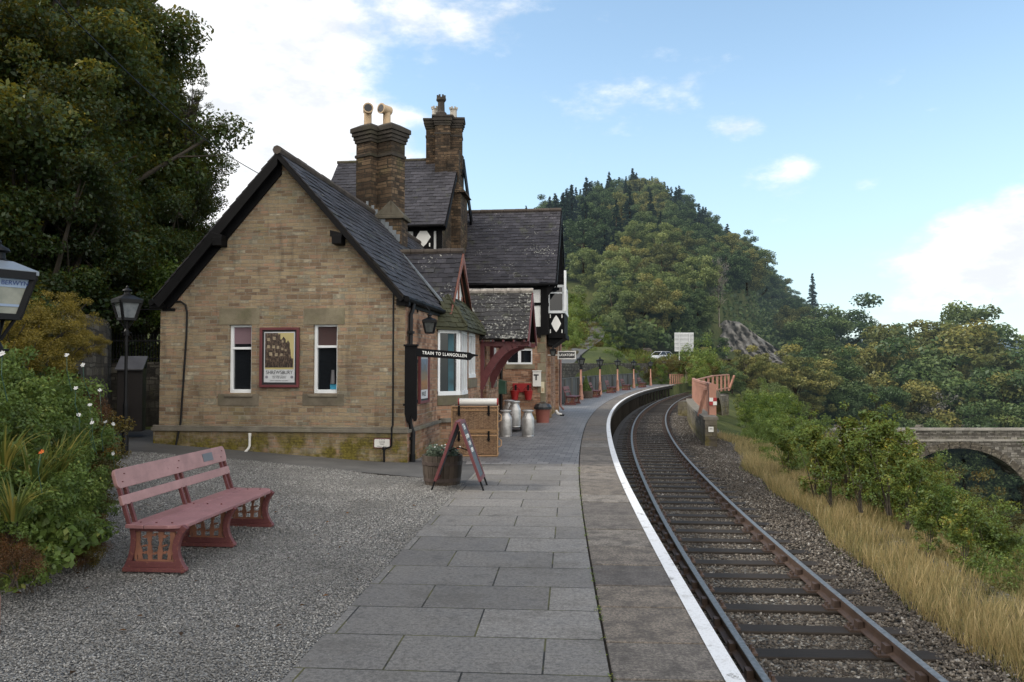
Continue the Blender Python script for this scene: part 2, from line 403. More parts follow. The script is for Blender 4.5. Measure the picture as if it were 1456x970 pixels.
# flagstones
FA = math.radians(4.2)
m = NT('flagstones'); o = m.obj()
mp = m.n('ShaderNodeMapping', {'Vector': o, 'Rotation': (0, 0, FA), 'Location': (0, 0, 0)}).outputs[0]
s = sep(m, mp)
vv = v3(m, m.math('ADD', s[0], -.30 + .93 * 40 + .0), m.math('ADD', s[1], .61 * 40 + .135), 0.0)
br = m.n('ShaderNodeTexBrick', {'Vector': vv, 'Color1': (0, 0, 0, 1), 'Color2': (1, 1, 1, 1), 'Mortar': (.5, .5, .5, 1), 'Scale': 1., 'Mortar Size': .0065, 'Mortar Smooth': .2, 'Brick Width': .93, 'Row Height': .6075}, offset=.5)
n1 = m.noise(o, 2.2, 6, .65); n2 = m.noise(o, 90, 3, .7); n3 = m.noise(o, 14, 5, .7)
rnd = m.math('ADD', m.math('MULTIPLY', br.outputs['Color'], .6), m.math('MULTIPLY', n1, .55))
col = m.ramp(rnd, [(.15, (.145, .136, .128)), (.5, (.205, .194, .182)), (.85, (.262, .248, .232))])
col = m.mix(m.rng(m.noise(o, 1.1, 7, .72), .50, .64, 0, .45), col, (.075, .070, .064)); mot = m.noise(o, 34, 5, .75); mot2 = m.noise(o, 8, 6, .7)
col = m.mix(m.rng(mot, .38, .66, 0, .75), col, (.068, .064, .060)); col = m.mix(m.rng(mot2, .52, .70, 0, .5), col, (.058, .055, .052))
col = m.mix(m.rng(n2, .35, .7, 0, .5), col, (.06, .058, .057))
col = m.mix(m.rng(n3, .5, .72, 0, .45), col, (.17, .165, .155))
col = m.mix(m.rng(m.noise(o, 3.3, 6, .7), .58, .66, 0, .35), col, (.045, .043, .042))
col = m.mix(m.rng(m.noise(o, 26, 2, .4), .73, .78, 0, .7), col, (.24, .24, .22))
moss = m.mix(m.rng(m.noise(o, 2.5, 4, .6), .42, .6), (.018, .017, .015), (.075, .072, .025))
col = m.mix(br.outputs['Fac'], col, moss)
h = m.math('SUBTRACT', m.math('ADD', m.math('ADD', m.math('MULTIPLY', n2, .25), m.math('MULTIPLY', mot, .6)), m.math('MULTIPLY', br.outputs['Color'], .3)), br.outputs['Fac'])
m.bump(h, .9, .006); FLAG = m.fin(col, m.rng(n1, .3, .7, .62, .85), spec=.35)
# small block paving
m = NT('blue_brick_paving'); o = m.obj()
mp = m.n('ShaderNodeMapping', {'Vector': o, 'Rotation': (0, 0, math.radians(7))}).outputs[0]; s = sep(m, mp)
br = m.n('ShaderNodeTexBrick', {'Vector': v3(m, m.math('ADD', s[0], 50), m.math('ADD', s[1], 50), 0.), 'Color1': (0, 0, 0, 1), 'Color2': (1, 1, 1, 1), 'Mortar': (.5, .5, .5, 1), 'Scale': 1., 'Mortar Size': .008, 'Mortar Smooth': .3, 'Brick Width': .235, 'Row Height': .235}, offset=.5)
n1 = m.noise(o, 1.5, 5, .6)
col = m.ramp(m.math('ADD', m.math('MULTIPLY', br.outputs['Color'], .5), m.math('MULTIPLY', n1, .6)), [(.2, (.095, .092, .095)), (.8, (.185, .179, .178))])
col = m.mix(m.math('MULTIPLY', br.outputs['Fac'], .9), col, (.03, .03, .032))
m.bump(m.math('SUBTRACT', m.math('MULTIPLY', n1, .2), br.outputs['Fac']), .8, .006); BLOCKP = m.fin(col, .55, spec=.4)
# coping slabs: per slab colour through rnd
m = NT('coping_slab'); o = m.obj(); r = m.attr(); n1 = m.noise(o, 5, 6, .7); n2 = m.noise(o, 75, 3, .7)
col = m.ramp(r, [(0, (.13, .12, .115)), (.3, (.205, .178, .15)), (.55, (.185, .172, .16)), (.8, (.25, .21, .17)), (1, (.27, .25, .225))])
col = m.mix(m.rng(n1, .40, .66, 0, .75), col, (.05, .045, .042)); col = m.mix(m.rng(m.noise(o, 1.6, 5, .7), .5, .7, 0, .5), col, (.20, .17, .14))
gr = m.noise(o, 42, 4, .75); col = m.mix(m.rng(gr, .42, .6, 0, .7), col, (.06, .054, .05)); col = m.mix(m.rng(n2, .38, .72, 0, .5), col, (.045, .042, .04))
col = m.mix(m.rng(m.noise(o, 30, 3, .5), .66, .76, 0, .55), col, (.27, .25, .22))
m.bump(m.math('ADD', n2, m.math('MULTIPLY', n1, .6)), .85, .008); COPE = m.fin(col, .85, spec=.25)
m = NT('white_edge_paint'); o = m.obj(); n1 = m.noise(o, 8, 6, .75); n2 = m.noise(o, 60, 3, .7)
col = m.mix(m.rng(n1, .50, .66, 0, .5), (.62, .63, .65), (.34, .33, .31)); col = m.mix(m.rng(n2, .5, .72, 0, .4), col, (.22, .21, .2)); col = m.mix(m.rng(m.noise(o, 4.0, 8, .85), .585, .615, 0, .85), col, (.13, .12, .11))
m.bump(n2, .5, .004); LINE = m.fin(col, .6)
m = NT('platform_face_brick'); o = m.obj(); n1 = m.noise(o, 3, 5, .65)
PFACE = m.fin(m.ramp(n1, [(.3, (.008, .0075, .007)), (.7, (.022, .019, .017))]), .9)
m = NT('tarmac'); o = m.obj(); n1 = m.noise(o, 1.5, 5, .6); n2 = m.noise(o, 120, 2, .7)
col = m.ramp(n1, [(.3, (.055, .055, .056)), (.7, (.095, .093, .092))]); col = m.mix(m.rng(n2, .4, .7, 0, .5), col, (.04, .04, .04))
m.bump(n2, .5, .004); TARMAC = m.fin(col, .85, spec=.3)
# gravel
m = NT('gravel_bed'); o = m.obj()
vo = m.n('ShaderNodeTexVoronoi', {'Vector': o, 'Scale': 64., 'Randomness': 1.}); vd = vo.outputs['Distance']
cr = m.n('ShaderNodeSeparateColor', {0: vo.outputs['Color']}).outputs[0]
big = m.noise(o, .7, 5, .6)
col = m.ramp(cr, [(0, (.05, .05, .05)), (.4, (.18, .176, .17)), (.75, (.30, .295, .285)), (1, (.46, .45, .43))])
col = m.mix(m.rng(vd, .45, .8, 0, .9), col, (.02, .02, .02))
col = m.mix(m.rng(big, .35, .7, .35, 0), col, (.07, .07, .066))
m.bump(m.math('SUBTRACT', 1.0, vd), 1.0, .02); GRAVEL = m.fin(col, .85, spec=.3)
def stone_mat(name, stops, rough=.85):
    m = NT(name); o = m.pos(); r = m.attr(); n = m.noise(o, 40, 3, .6)
    col = m.ramp(r, stops); col = m.mix(m.rng(n, .4, .75, 0, .35), col, mul(stops[0][1], .8))
    big = m.noise(o, .8, 4, .6); col = m.mix(m.rng(big, .42, .64, .0, .6), col, mul(stops[1][1], .62))
    return m.fin(col, rough, spec=.25)
CHIP = stone_mat('gravel_chip', [(0, (.10, .098, .095)), (.35, (.22, .216, .21)), (.75, (.31, .306, .298)), (.95, (.40, .395, .385)), (1, (.52, .51, .49))])
BALST = stone_mat('ballast_stone', [(0, (.022, .018, .015)), (.4, (.070, .060, .050)), (.75, (.12, .105, .088)), (.95, (.20, .18, .155)), (1, (.34, .33, .31))])
m = NT('ballast_bed'); o = m.obj(); vo = m.n('ShaderNodeTexVoronoi', {'Vector': o, 'Scale': 17., 'Randomness': 1.}); vd = vo.outputs['Distance']
cr = m.n('ShaderNodeSeparateColor', {0: vo.outputs['Color']}).outputs[0]
s = sep(m, o)
col = m.ramp(cr, [(0, (.03, .028, .025)), (.5, (.09, .083, .073)), (.9, (.17, .16, .14)), (1, (.26, .25, .23))])
col = m.mix(m.rng(vd, .45, .8, 0, .95), col, (.012, .011, .01))
m.bump(m.math('SUBTRACT', 1.0, vd), 1.0, .04); BALBED = m.fin(col, .9, spec=.2)
m = NT('dark_ballast'); o = m.obj(); n1 = m.noise(o, 26, 4, .7)
m.bump(n1, 1., .03); DARKBAL = m.fin(m.ramp(n1, [(.3, (.012, .011, .01)), (.7, (.055, .048, .042))]), .85)
SLEEP = wood('sleeper_timber', (.024, .019, .015), .75, ax=0)
m = NT('rail_steel'); n1 = m.noise(m.obj(), 20, 3, .6); RAILT = m.fin(m.ramp(n1, [(.3, (.13, .125, .12)), (.7, (.27, .26, .25))]), .42, .7)
RAILS = paint('rail_rust', (.065, .042, .032), .6, .3, 9, .5)
# terrain
def terrain_mat():
    m = NT('hillside_ground'); p = m.pos(); n1 = m.noise(p, .12, 6, .65); n2 = m.noise(p, 1.4, 5, .7)
    col = m.ramp(m.math('ADD', m.math('MULTIPLY', n1, .6), m.math('MULTIPLY', n2, .45)), [(.3, (.018, .026, .010)), (.5, (.05, .062, .02)), (.7, (.10, .10, .035)), (.85, (.14, .12, .06))])
    m.bump(n2, 1., .2); m.fin(col, .95, spec=.1)
    sh = add_haze_glow(m, m.b.outputs[0]); m.t.links.new(sh, m.out.inputs[0]); return m.mat
TERR = terrain_mat()
m = NT('river_water'); p = m.pos(); n1 = m.noise(p, 2.5, 4, .6); m.bump(n1, .4, .05); WATER = m.fin((.02, .04, .06), .12, spec=.5)
m = NT('rock'); p = m.pos(); s = sep(m, p)
n1 = m.noise(p, .55, 9, .72)
m.bump(n1, .6, .3); m.fin(m.ramp(n1, [(.3, (.09, .085, .075)), (.5, (.16, .15, .135)), (.7, (.26, .245, .22))]), .95)
sh = add_haze_glow(m, m.b.outputs[0]); m.t.links.new(sh, m.out.inputs[0]); ROCK = m.mat
BARK = paint('bark', (.05, .042, .032), .9, .3, 6, .4, bump=.5)
BARKP = paint('pale_bark', (.20, .185, .16), .9, .3, 3, .3)
EARTH = paint('dark_earth', (.030, .024, .017), .95, .3, 4, .4, bump=.6)

# foliage
FO_DARK = foliage('dark_leaves', [(0, (.005, .013, .004)), (.4, (.016, .036, .009)), (.72, (.038, .070, .015)), (.86, (.09, .11, .018)), (1, (.26, .19, .02))], trans=.28)
FO_BRIGHT = foliage('bright_green_leaves', [(0, (.02, .045, .008)), (.5, (.06, .11, .018)), (1, (.17, .20, .03))])
FO_GREEN = foliage('garden_leaves', [(0, (.022, .042, .010)), (.4, (.075, .125, .026)), (.8, (.15, .22, .05)), (1, (.27, .27, .06))])
FO_OLIVE = foliage('olive_leaves', [(0, (.03, .034, .010)), (.5, (.065, .062, .016)), (.85, (.14, .105, .022)), (1, (.26, .13, .02))])
FO_GOLD = foliage('gold_leaves', [(0, (.045, .035, .006)), (.5, (.13, .10, .012)), (1, (.26, .19, .03))], trans=.2)
FO_RUST = foliage('rust_leaves', [(0, (.03, .018, .01)), (.5, (.09, .045, .02)), (1, (.2, .09, .03))])
FO_SAP = foliage('sapling_leaves', [(0, (.022, .046, .010)), (.4, (.062, .108, .022)), (.78, (.12, .165, .032)), (.94, (.19, .20, .035)), (1, (.28, .21, .035))])
FO_SAPB = foliage('brown_shrub_leaves', [(0, (.02, .026, .008)), (.4, (.055, .065, .018)), (.75, (.11, .095, .028)), (.92, (.16, .09, .03)), (1, (.28, .13, .03))])
FO_GRASS = foliage('dry_grass', [(0, (.07, .085, .025)), (.35, (.20, .17, .065)), (.75, (.35, .265, .12)), (1, (.46, .35, .19))], trans=.3)
FO_GRASSG = foliage('green_grass', [(0, (.03, .05, .01)), (.5, (.08, .11, .02)), (1, (.20, .20, .05))], trans=.35)
FO_STRAP = foliage('strap_leaves', [(0, (.03, .06, .012)), (.6, (.10, .135, .025)), (1, (.24, .20, .045))], trans=.3)
FO_PETAL = foliage('white_petals', [(0, (.6, .6, .6)), (1, (.8, .8, .8))]); FO_OPETAL = foliage('orange_petals', [(0, (.7, .12, .02)), (1, (.8, .25, .05))]); FO_RPETAL = foliage('red_petals', [(0, (.4, .02, .02)), (1, (.6, .08, .04))])
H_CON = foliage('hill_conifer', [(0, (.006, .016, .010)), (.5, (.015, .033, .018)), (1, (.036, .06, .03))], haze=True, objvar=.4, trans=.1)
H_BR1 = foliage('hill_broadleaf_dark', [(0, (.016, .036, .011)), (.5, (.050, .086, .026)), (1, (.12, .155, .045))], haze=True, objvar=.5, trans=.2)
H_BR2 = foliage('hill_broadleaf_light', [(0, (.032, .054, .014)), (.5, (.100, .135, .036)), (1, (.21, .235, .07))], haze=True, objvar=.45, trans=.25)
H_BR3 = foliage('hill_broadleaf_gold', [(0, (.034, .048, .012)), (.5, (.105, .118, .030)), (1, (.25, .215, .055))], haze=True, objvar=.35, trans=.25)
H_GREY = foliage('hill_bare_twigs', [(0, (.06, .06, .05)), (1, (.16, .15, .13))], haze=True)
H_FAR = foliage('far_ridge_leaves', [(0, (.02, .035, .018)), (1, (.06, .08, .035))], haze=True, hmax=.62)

# ------------------------------------------------------------------ world and sun
W = bpy.data.worlds.new('World'); S.world = W; W.use_nodes = True; wt = W.node_tree
SUN_EL = math.radians(38); SUN_AZ = math.radians(-92)      # azimuth from +Y, negative = left
class WN(NT):
    def __init__(self, tree): self.t = tree
w = WN(wt); bg = wt.nodes['Background']
sky = w.n('ShaderNodeTexSky', sky_type='NISHITA', sun_disc=False, sun_elevation=SUN_EL, sun_rotation=SUN_AZ, altitude=100, air_density=1.0, dust_density=.6, ozone_density=2.0)
tc = w.n('ShaderNodeTexCoord').outputs['Generated']; s = sep(w, tc)
def dirn(px, py):
    return (at(px, py, 1.0) - Vector((0, 0, EYE))).normalized()
den = w.math('ADD', w.math('MAXIMUM', s[2], 0.0), .10)
pl = v3(w, w.math('DIVIDE', s[0], den), w.math('DIVIDE', s[1], den), 0.0)
cn = w.noise(v3(w, s[0], s[1], w.math('MULTIPLY', s[2], 1.9)), 5.5, 9, .58)
cn2 = w.noise(v3(w, s[0], s[1], w.math('MULTIPLY', s[2], 2.2)), 16, 7, .6)
def blob(px, py, r0, r1, amp, sq=1.0):
    d = dirn(px, py)
    dx = w.math('SUBTRACT', s[0], d.x); dz = w.math('MULTIPLY', w.math('SUBTRACT', s[2], d.z), sq); dy = w.math('SUBTRACT', s[1], d.y)
    q = w.math('SQRT', w.math('ADD', w.math('ADD', w.math('MULTIPLY', dx, dx), w.math('MULTIPLY', dz, dz)), w.math('MULTIPLY', dy, dy)))
    return w.rng(q, r1, r0, 0, amp)
g = cn
for a in [(250, 250, .02, .38, .60, 1.0), (320, 60, .0, .20, .26, 1.2), (1440, 345, .01, .13, .34, 1.5), (1500, 350, .02, .2, .20, 1.8), (1050, 185, .005, .055, .22, 1.8), (1130, 240, .0, .035, .17, 1.2), (1235, 262, .0, .05, .16, 1.5), (575, 45, .0, .11, .20, 1.4), (705, 35, .0, .10, .17, 1.6), (790, 240, .0, .06, .12, 1.4), (1340, 235, .0, .035, .13, 1.8)]:
    g = w.math('ADD', g, blob(*a))
g = w.math('ADD', g, w.math('MULTIPLY', w.math('SUBTRACT', cn2, .5), .30))
mask = w.rng(g, .57, .86); mask = w.math('MULTIPLY', mask, .96)
hz = w.rng(s[2], .42, .0, 0.06, .66)
base = w.mix(1.0, sky.outputs[0], (3.0, 2.95, 2.6, 1), 'MULTIPLY')
base = w.mix(hz, base, (6.1, 8.1, 9.8, 1))
g = w.math('ADD', g, w.rng(s[1], .15, -.25, 0, .42))
low = w.mix(w.rng(cn2, .3, .7), (9.2, 9.5, 9.9, 1), (13.5, 13.3, 13.1, 1))
col = w.mix(mask, base, low)
behind = w.rng(s[1], .12, -.3, 0, 1)
fill_sky = w.mix(w.rng(cn, .35, .7), (19., 18., 16.6, 1), (30., 28.6, 26.6, 1))  # bright cloud added behind the camera to lift the fill on the gable
col = w.mix(w.math('MULTIPLY', behind, w.rng(s[2], -.02, .1)), col, fill_sky)
w.set(bg, 'Color', col); bg.inputs['Strength'].default_value = .1
sd = bpy.data.lights.new('sun', 'SUN'); sd.energy = 3.6; sd.angle = math.radians(9); sd.color = (1, .93, .82)
so = bpy.data.objects.new('sun', sd); link(so)
dirv = Vector((math.sin(SUN_AZ) * math.cos(SUN_EL), math.cos(SUN_AZ) * math.cos(SUN_EL), math.sin(SUN_EL)))
so.rotation_euler = dirv.to_track_quat('Z', 'Y').to_euler(); so.location = (-20, 20, 30)
# ------------------------------------------------------------------ terrain
def gz(x, y):                      # gravel court surface, rises gently to the left
    return .32 * np.clip((-2.2 - x) / 4.8, 0, 1.3) * sstep((np.asarray(y, float) - 5) / 8)
def gedge(y): return np.interp(y, [0, 6, 7.6, 9.5, 13.4, 16], [-4.0, -3.95, -3.95, -4.7, -6.9, -9.5])
def H(x, y):
    x = np.asarray(x, float); y = np.asarray(y, float)
    d = x - E(y)
    right = np.interp(d, [0, 3.6, 5.2, 8, 30, 34, 72, 110, 260], [-1.16, -1.16, -1.35, -2.2, -16.2, -17.5, -17.5, -9, 0])
    right = np.where(y > 84, right + sstep((y - 84) / 15) * np.interp(d, [0, 10, 30, 60], [.9, .6, 2, 3]), right)
    # left side
    court = gz(x, y) - .06
    q = np.clip(gedge(y) - x, 0, 100)
    bank = np.interp(q, [0, .8, 2.5, 5, 10, 40, 120], [0, .3, .75, 1.4, 3.2, 8, 12])
    near = court + bank * (y < 60)
    rz_ = np.interp(y, [36, 45, 60, 80, 105, 125, 150], [.1, .6, 1.1, 1.3, 1.9, 6, 12])
    roadleft = np.interp(-d, [3.2, 4.2, 7, 12, 20, 45, 150], [0, .1, .2, .3, .5, 6, 16])
    far = rz_ * np.clip((-d - 2.6) / 1.6, 0, 1) + roadleft * sstep((y - 36) / 10) - .06
    t = sstep((y - 26) / 14)
    left = near * (1 - t) + far * t
    h = np.where(d < 0, left, right)
    # the wooded hill
    xn = x * 260 / np.maximum(y, 60)
    P = np.interp(xn, [-300, -90, -20, 2, 14, 28, 41, 55, 70, 92, 102, 112, 150, 400], [34, 30, 30, 40, 43, 49, 52, 49, 37, 18, 6, -7, -12, -14])
    t = sstep((y - 104) / 156) ** .85
    h = h * (1 - t) + P * t
    h = np.where(y > 262, h - (y - 262) * .12, h)
    fr = 34 * sstep((y - 420) / 260) - 16
    h = np.where(y > 262, np.maximum(h, fr), h)
    return h
def Hs(x, y): return float(H(x, y))
ys = np.concatenate([np.arange(-30, 0, 5), np.arange(0, 30, .5), np.arange(30, 90, 1.), np.arange(90, 130, 1.5), np.arange(130, 280, 4), np.arange(280, 900, 25), np.arange(900, 3600, 300)])
ds = np.concatenate([[-3000, -1500, -800, -500, -300, -200, -140, -100, -80], np.arange(-64, -26, 3), np.arange(-26, -2.6, .6), [-2.6, -1.52, -1.44, -.75, -.02, .02, .7, 1.5, 2.3, 3.0, 3.6, 4.2, 4.7, 5.2, 6, 7, 8], np.arange(10, 40, 2), np.arange(44, 130, 5), [140, 170, 200, 250, 320, 450, 700, 1200, 3000]])
YY, DD = np.meshgrid(ys, ds, indexing='ij'); XX = E(YY) + DD
ZZ = H(XX, YY)
bumpz = np.sin(XX * .31 + 1) * np.cos(YY * .27) * .5 + np.sin(XX * .11 + YY * .13) * .9
ZZ = ZZ + np.where((YY > 110), bumpz, 0)
ZZ = np.where((DD == -.02), np.where(YY < 83, -.35, ZZ), ZZ)
# keep the ground clear under the platform, court and building
ZZ = np.where((YY > 27.5) & (YY < 82) & (DD > -1.45) & (DD < 0), -1.2, ZZ)
rp = [at(792, 524, 55), at(800, 516, 64), at(815, 503, 78), at(832, 493, 92), at(846, 483, 102), at(850, 474, 110), at(845, 465, 118), at(838, 458, 126)]
rw = [at(850, 522.5, 103), at(900, 519, 106), at(930, 516.6, 108), at(960, 514.5, 110), at(1010, 513, 113), at(1060, 513, 120)]
for line_, wd, wo in ((rp, 2.6, 7.0), (rw, 5.0, 12.0)):
    best = np.full(XX.shape, 1e9); zb = np.zeros(XX.shape)
    for i in range(len(line_) - 1):
        a, b = line_[i], line_[i + 1]; abx, aby = b.x - a.x, b.y - a.y
        t = np.clip(((XX - a.x) * abx + (YY - a.y) * aby) / (abx ** 2 + aby ** 2), 0, 1)
        dd = np.hypot(XX - a.x - abx * t, YY - a.y - aby * t); z_ = a.z + (b.z - a.z) * t; m_ = dd < best; best[m_] = dd[m_]; zb[m_] = z_[m_]
    k = (1 - sstep((best - wd) / (wo - wd))) * (DD < -3.7); ZZ = ZZ * (1 - k) + zb * k
nr, nc = YY.shape; V = np.stack([XX, YY, ZZ], -1).reshape(-1, 3)
i, j = np.meshgrid(np.arange(nr - 1), np.arange(nc - 1), indexing='ij'); a = (i * nc + j).ravel()
o = fast_mesh('ground', V, np.stack([a, a + 1, a + nc + 1, a + nc], 1), RNG.random(len(a)), TERR)
o.data.polygons.foreach_set('use_smooth', [True] * len(a)); tag(o, kind='structure')
def struct(name, mb, mat, **k): return tag(mb.build(name, mat, **k), kind='structure')

# ------------------------------------------------------------------ platform
def strip(mb, dl, dr, z, y0, y1, step=.5, joint=None):
    y = y0
    while y < y1 - 1e-6:
        yn = min(y + step, y1); f = lambda v, q: v(q) if callable(v) else v
        mb.face([EP(y, f(dl, y), z), EP(y, f(dr, y), z), EP(yn, f(dr, yn), z), EP(yn, f(dl, yn), z)]); y = yn
PJ = -.75                                      # joint between paving and coping
def pleft(y): return -1.63 + .0735 * y         # left edge of the flagstones
mb = MB(); n = 46
for k in range(n):
    y0 = .5 + (14.55 - .5) * k / n; y1 = .5 + (14.55 - .5) * (k + 1) / n
    P0 = EP(y0, PJ - .005, 0); P1 = EP(y1, PJ - .005, 0)
    e0 = pleft(y0) if y0 < 12.1 else -12; e1 = pleft(y1) if y1 < 12.1 else pleft(y1)
    mb.face([(pleft(y0), y0, 0), (P0[0], P0[1], 0), (P1[0], P1[1], 0), (pleft(y1), y1, 0)])
struct('flagstone_paving', mb, FLAG)
mb = MB()
def wing_x(y):                                  # left limit of the block paving
    return np.interp(y, [14.5, 36.5, 37, 90], [-2.1 + 0, .4, 2.0, 2.0])
y = 14.56
while y < 84:
    yn = y + .75
    def L(q):
        if q < 36.5: return (-2.2 + .122 * (q - 14.7) , q, 0)
        return EP(q, -2.75, 0)
    mb.face([L(y), EP(y, PJ - .005, 0), EP(yn, PJ - .005, 0), L(yn)]); y = yn
struct('block_paving', mb, BLOCKP)
# coping slabs, each its own length
mb = MB(); s = EL(1.0); random.seed(3)
while EY(s) < 83.5:
    ln = random.uniform(.55, .95) if EY(s) < 40 else 1.8
    g = .011; y0, y1 = EY(s + g), EY(s + ln - g); r = random.random(); dz = random.uniform(-.004, .003)
    top = [EP(y0, PJ + .012, dz), EP(y0, 0, dz), EP(y1, 0, dz), EP(y1, PJ + .012, dz)]
    mb.prism([(p[0], p[1], p[2] - .09) for p in top], (0, 0, .09), r); s += ln
struct('platform_coping', mb, COPE, bevel=.006)
mb = MB(); strip(mb, PJ - .1, -.03, -.028, 0, 84, 1.0); struct('joint_bed', mb, EARTH)
mb = MB(); random.seed(5)
y = 1.0
while y < 83:
    yn = y + .07 if y < 16 else y + .5
    j = .006 if y < 20 else 0
    a = [EP(y, -.112 + random.uniform(-j, j) * 1.6, .007), EP(y, -.004, .007), EP(yn, -.004, .007), EP(yn, -.115, .007)]
    if mb.f: a[0] = mb.v[mb.f[-1][3]]
    mb.face(a); y = yn
tag(mb.build('painted_edge_line', LINE), kind='structure')
# platform front wall (solid near, open trestle far)
mb = MB(); strip2 = []
y = 1.0
while y < 27:
    yn = y + .5
    mb.face([EP(y, -.09, -1.2), EP(yn, -.09, -1.2), EP(yn, -.09, -.09), EP(y, -.09, -.09)]); y = yn
mb.face([EP(27, -.09, -1.2), EP(27, -3, -1.2), EP(27, -3, -.09), EP(27, -.09, -.09)])
struct('platform_front_wall', mb, PFACE)
mb = MB(); y = 27
while y < 83.5:
    yn = y + 1.0
    mb.face([EP(y, -1.5, -1.2), EP(yn, -1.5, -1.2), EP(yn, -1.5, -.09), EP(y, -1.5, -.09)]); y = yn
struct('platform_back_wall', mb, PFACE)
tr = thing('platform_trestle', 'dark timber trestle carrying the far curved end of the platform above the track', 'trestle', (0, 0, 0))
m1 = MB(); y = 27
while y < 83:
    m1.bar(EP(y, -.12, -.2), EP(y + 1.0, -.12, -.2), .08, .2); y += 1.0
m1.build('edge_beam', TRESTLE, tr)
y = 27.3; k = 0
while y < 83:
    q = MB(); q.bar(EP(y, -.14, -1.2), EP(y, -.14, -.28), .16, .16)
    if k % 4 == 0: q.bar(EP(y, -.2, -1.15), EP(y, -.9, -.3), .1, .1)
    q.build('post', TRESTLE, tr); y += 2.1; k += 1
# tarmac strip at the foot of the gable and to its left
mb = MB()
pts = [(-12.5, 12.9), (-7.3, 13.9), (-6.0, 13.95), (-4.4, 13.75), (-2.6, 13.3), (-1.3, 12.7), (-.85, 12.1)]
for k in range(len(pts) - 1):
    (xa, ya), (xb, yb) = pts[k], pts[k + 1]
    for q in range(4):
        def P(t, u): 
            xx = xa + (xb - xa) * t; yy = ya + (yb - ya) * t; top = 14.72 + .122 * max(-2 - xx, 0) + (2.6 if xx < -7.1 else .3)
            yy = yy + (top - yy) * u; return (xx, yy, float(gz(xx, yy)) + .004)
        mb.face([P(0, q / 4), P(1, q / 4), P(1, (q + 1) / 4), P(0, (q + 1) / 4)])
mb.face([(-1.35, 12.7, .003), (pleft(12.1) + .02, 12.1, .003), (pleft(14.5) + .02, 14.5, .003), (-1.9, 14.8, .003)])
struct('tarmac_path', mb, TARMAC)
# gravel court
V = []; Q = []; gx = np.arange(-9.5, -.4, .35); gy = np.arange(.5, 14.2, .35)
mb = MB()
for y0 in gy:
    for x0 in gx:
        y1 = y0 + .35; x1 = x0 + .35
        if x0 > pleft(y0 + .2) + .02: continue
        xs0 = min(x1, pleft(y0) - .0); xs1 = min(x1, pleft(y1) - .0)
        x00 = min(x0, pleft(y0)); x01 = min(x0, pleft(y1))
        lim = float(np.interp(x0, [p[0] for p in pts], [p[1] for p in pts]))
        if y0 > lim + .3: continue
        f = lambda x, y: (x, y, float(gz(x, y)) - .004)
        mb.face([f(x00, y0), f(xs0, y0), f(xs1, y1), f(x01, y1)])
struct('gravel', mb, GRAVEL)
# loose chips on the court
def octa(n, P, size, seed, flat=.75):
    r = np.random.default_rng(seed)
    base = np.array([[1, 0, 0], [0, 1, 0], [-1, 0, 0], [0, -1, 0], [0, 0, 1], [0, 0, -1.]])
    V = base[None] * (size[:, None, None] * r.uniform(.55, 1.15, (n, 6, 1)))
    V = V + r.normal(0, .18, (n, 6, 3)) * size[:, None, None]
    th = r.uniform(0, 2 * PI, n); ti = r.normal(0, .5, n)
    c, s_ = np.cos(ti), np.sin(ti); y = V[..., 1] * c[:, None] - V[..., 2] * s_[:, None]; z = V[..., 1] * s_[:, None] + V[..., 2] * c[:, None]
    x = V[..., 0]; c, s_ = np.cos(th), np.sin(th)
    V = np.stack([x * c[:, None] - y * s_[:, None], x * s_[:, None] + y * c[:, None], z * flat], -1) + P[:, None]
    Fc = np.array([[0, 1, 4], [1, 2, 4], [2, 3, 4], [3, 0, 4], [1, 0, 5], [2, 1, 5], [3, 2, 5], [0, 3, 5]])
    Q = (Fc[None] + 6 * np.arange(n)[:, None, None]).reshape(-1, 3)
    return V.reshape(-1, 3), Q
N = 190000; r_ = np.random.default_rng(2)
y = 3.6 + 10.4 * r_.random(N) ** 1.5; x = -7.5 + 7 * r_.random(N)
ok = (x < pleft(y) - .005 + .10 * np.abs(r_.standard_normal(N)) * (r_.random(N) < .05)) & (x > -.68 * y - .5) & (y < np.interp(x, [p[0] for p in pts], [p[1] for p in pts]) + .05 + .05 * r_.random(N)) & (x > gedge(y) - .6)
x, y = x[ok], y[ok]; n = len(x); sz = r_.uniform(.0045, .0105, n) * (1 + .25 * (y > 8))
V, Q = octa(n, np.stack([x, y, gz(x, y) + .002], -1), sz, 4, .7)
tag(fast_mesh('gravel_chips', V, Q, np.repeat(r_.random(n), 8), CHIP), 'loose grey limestone chips lying over the station court', 'gravel', kind='stuff')

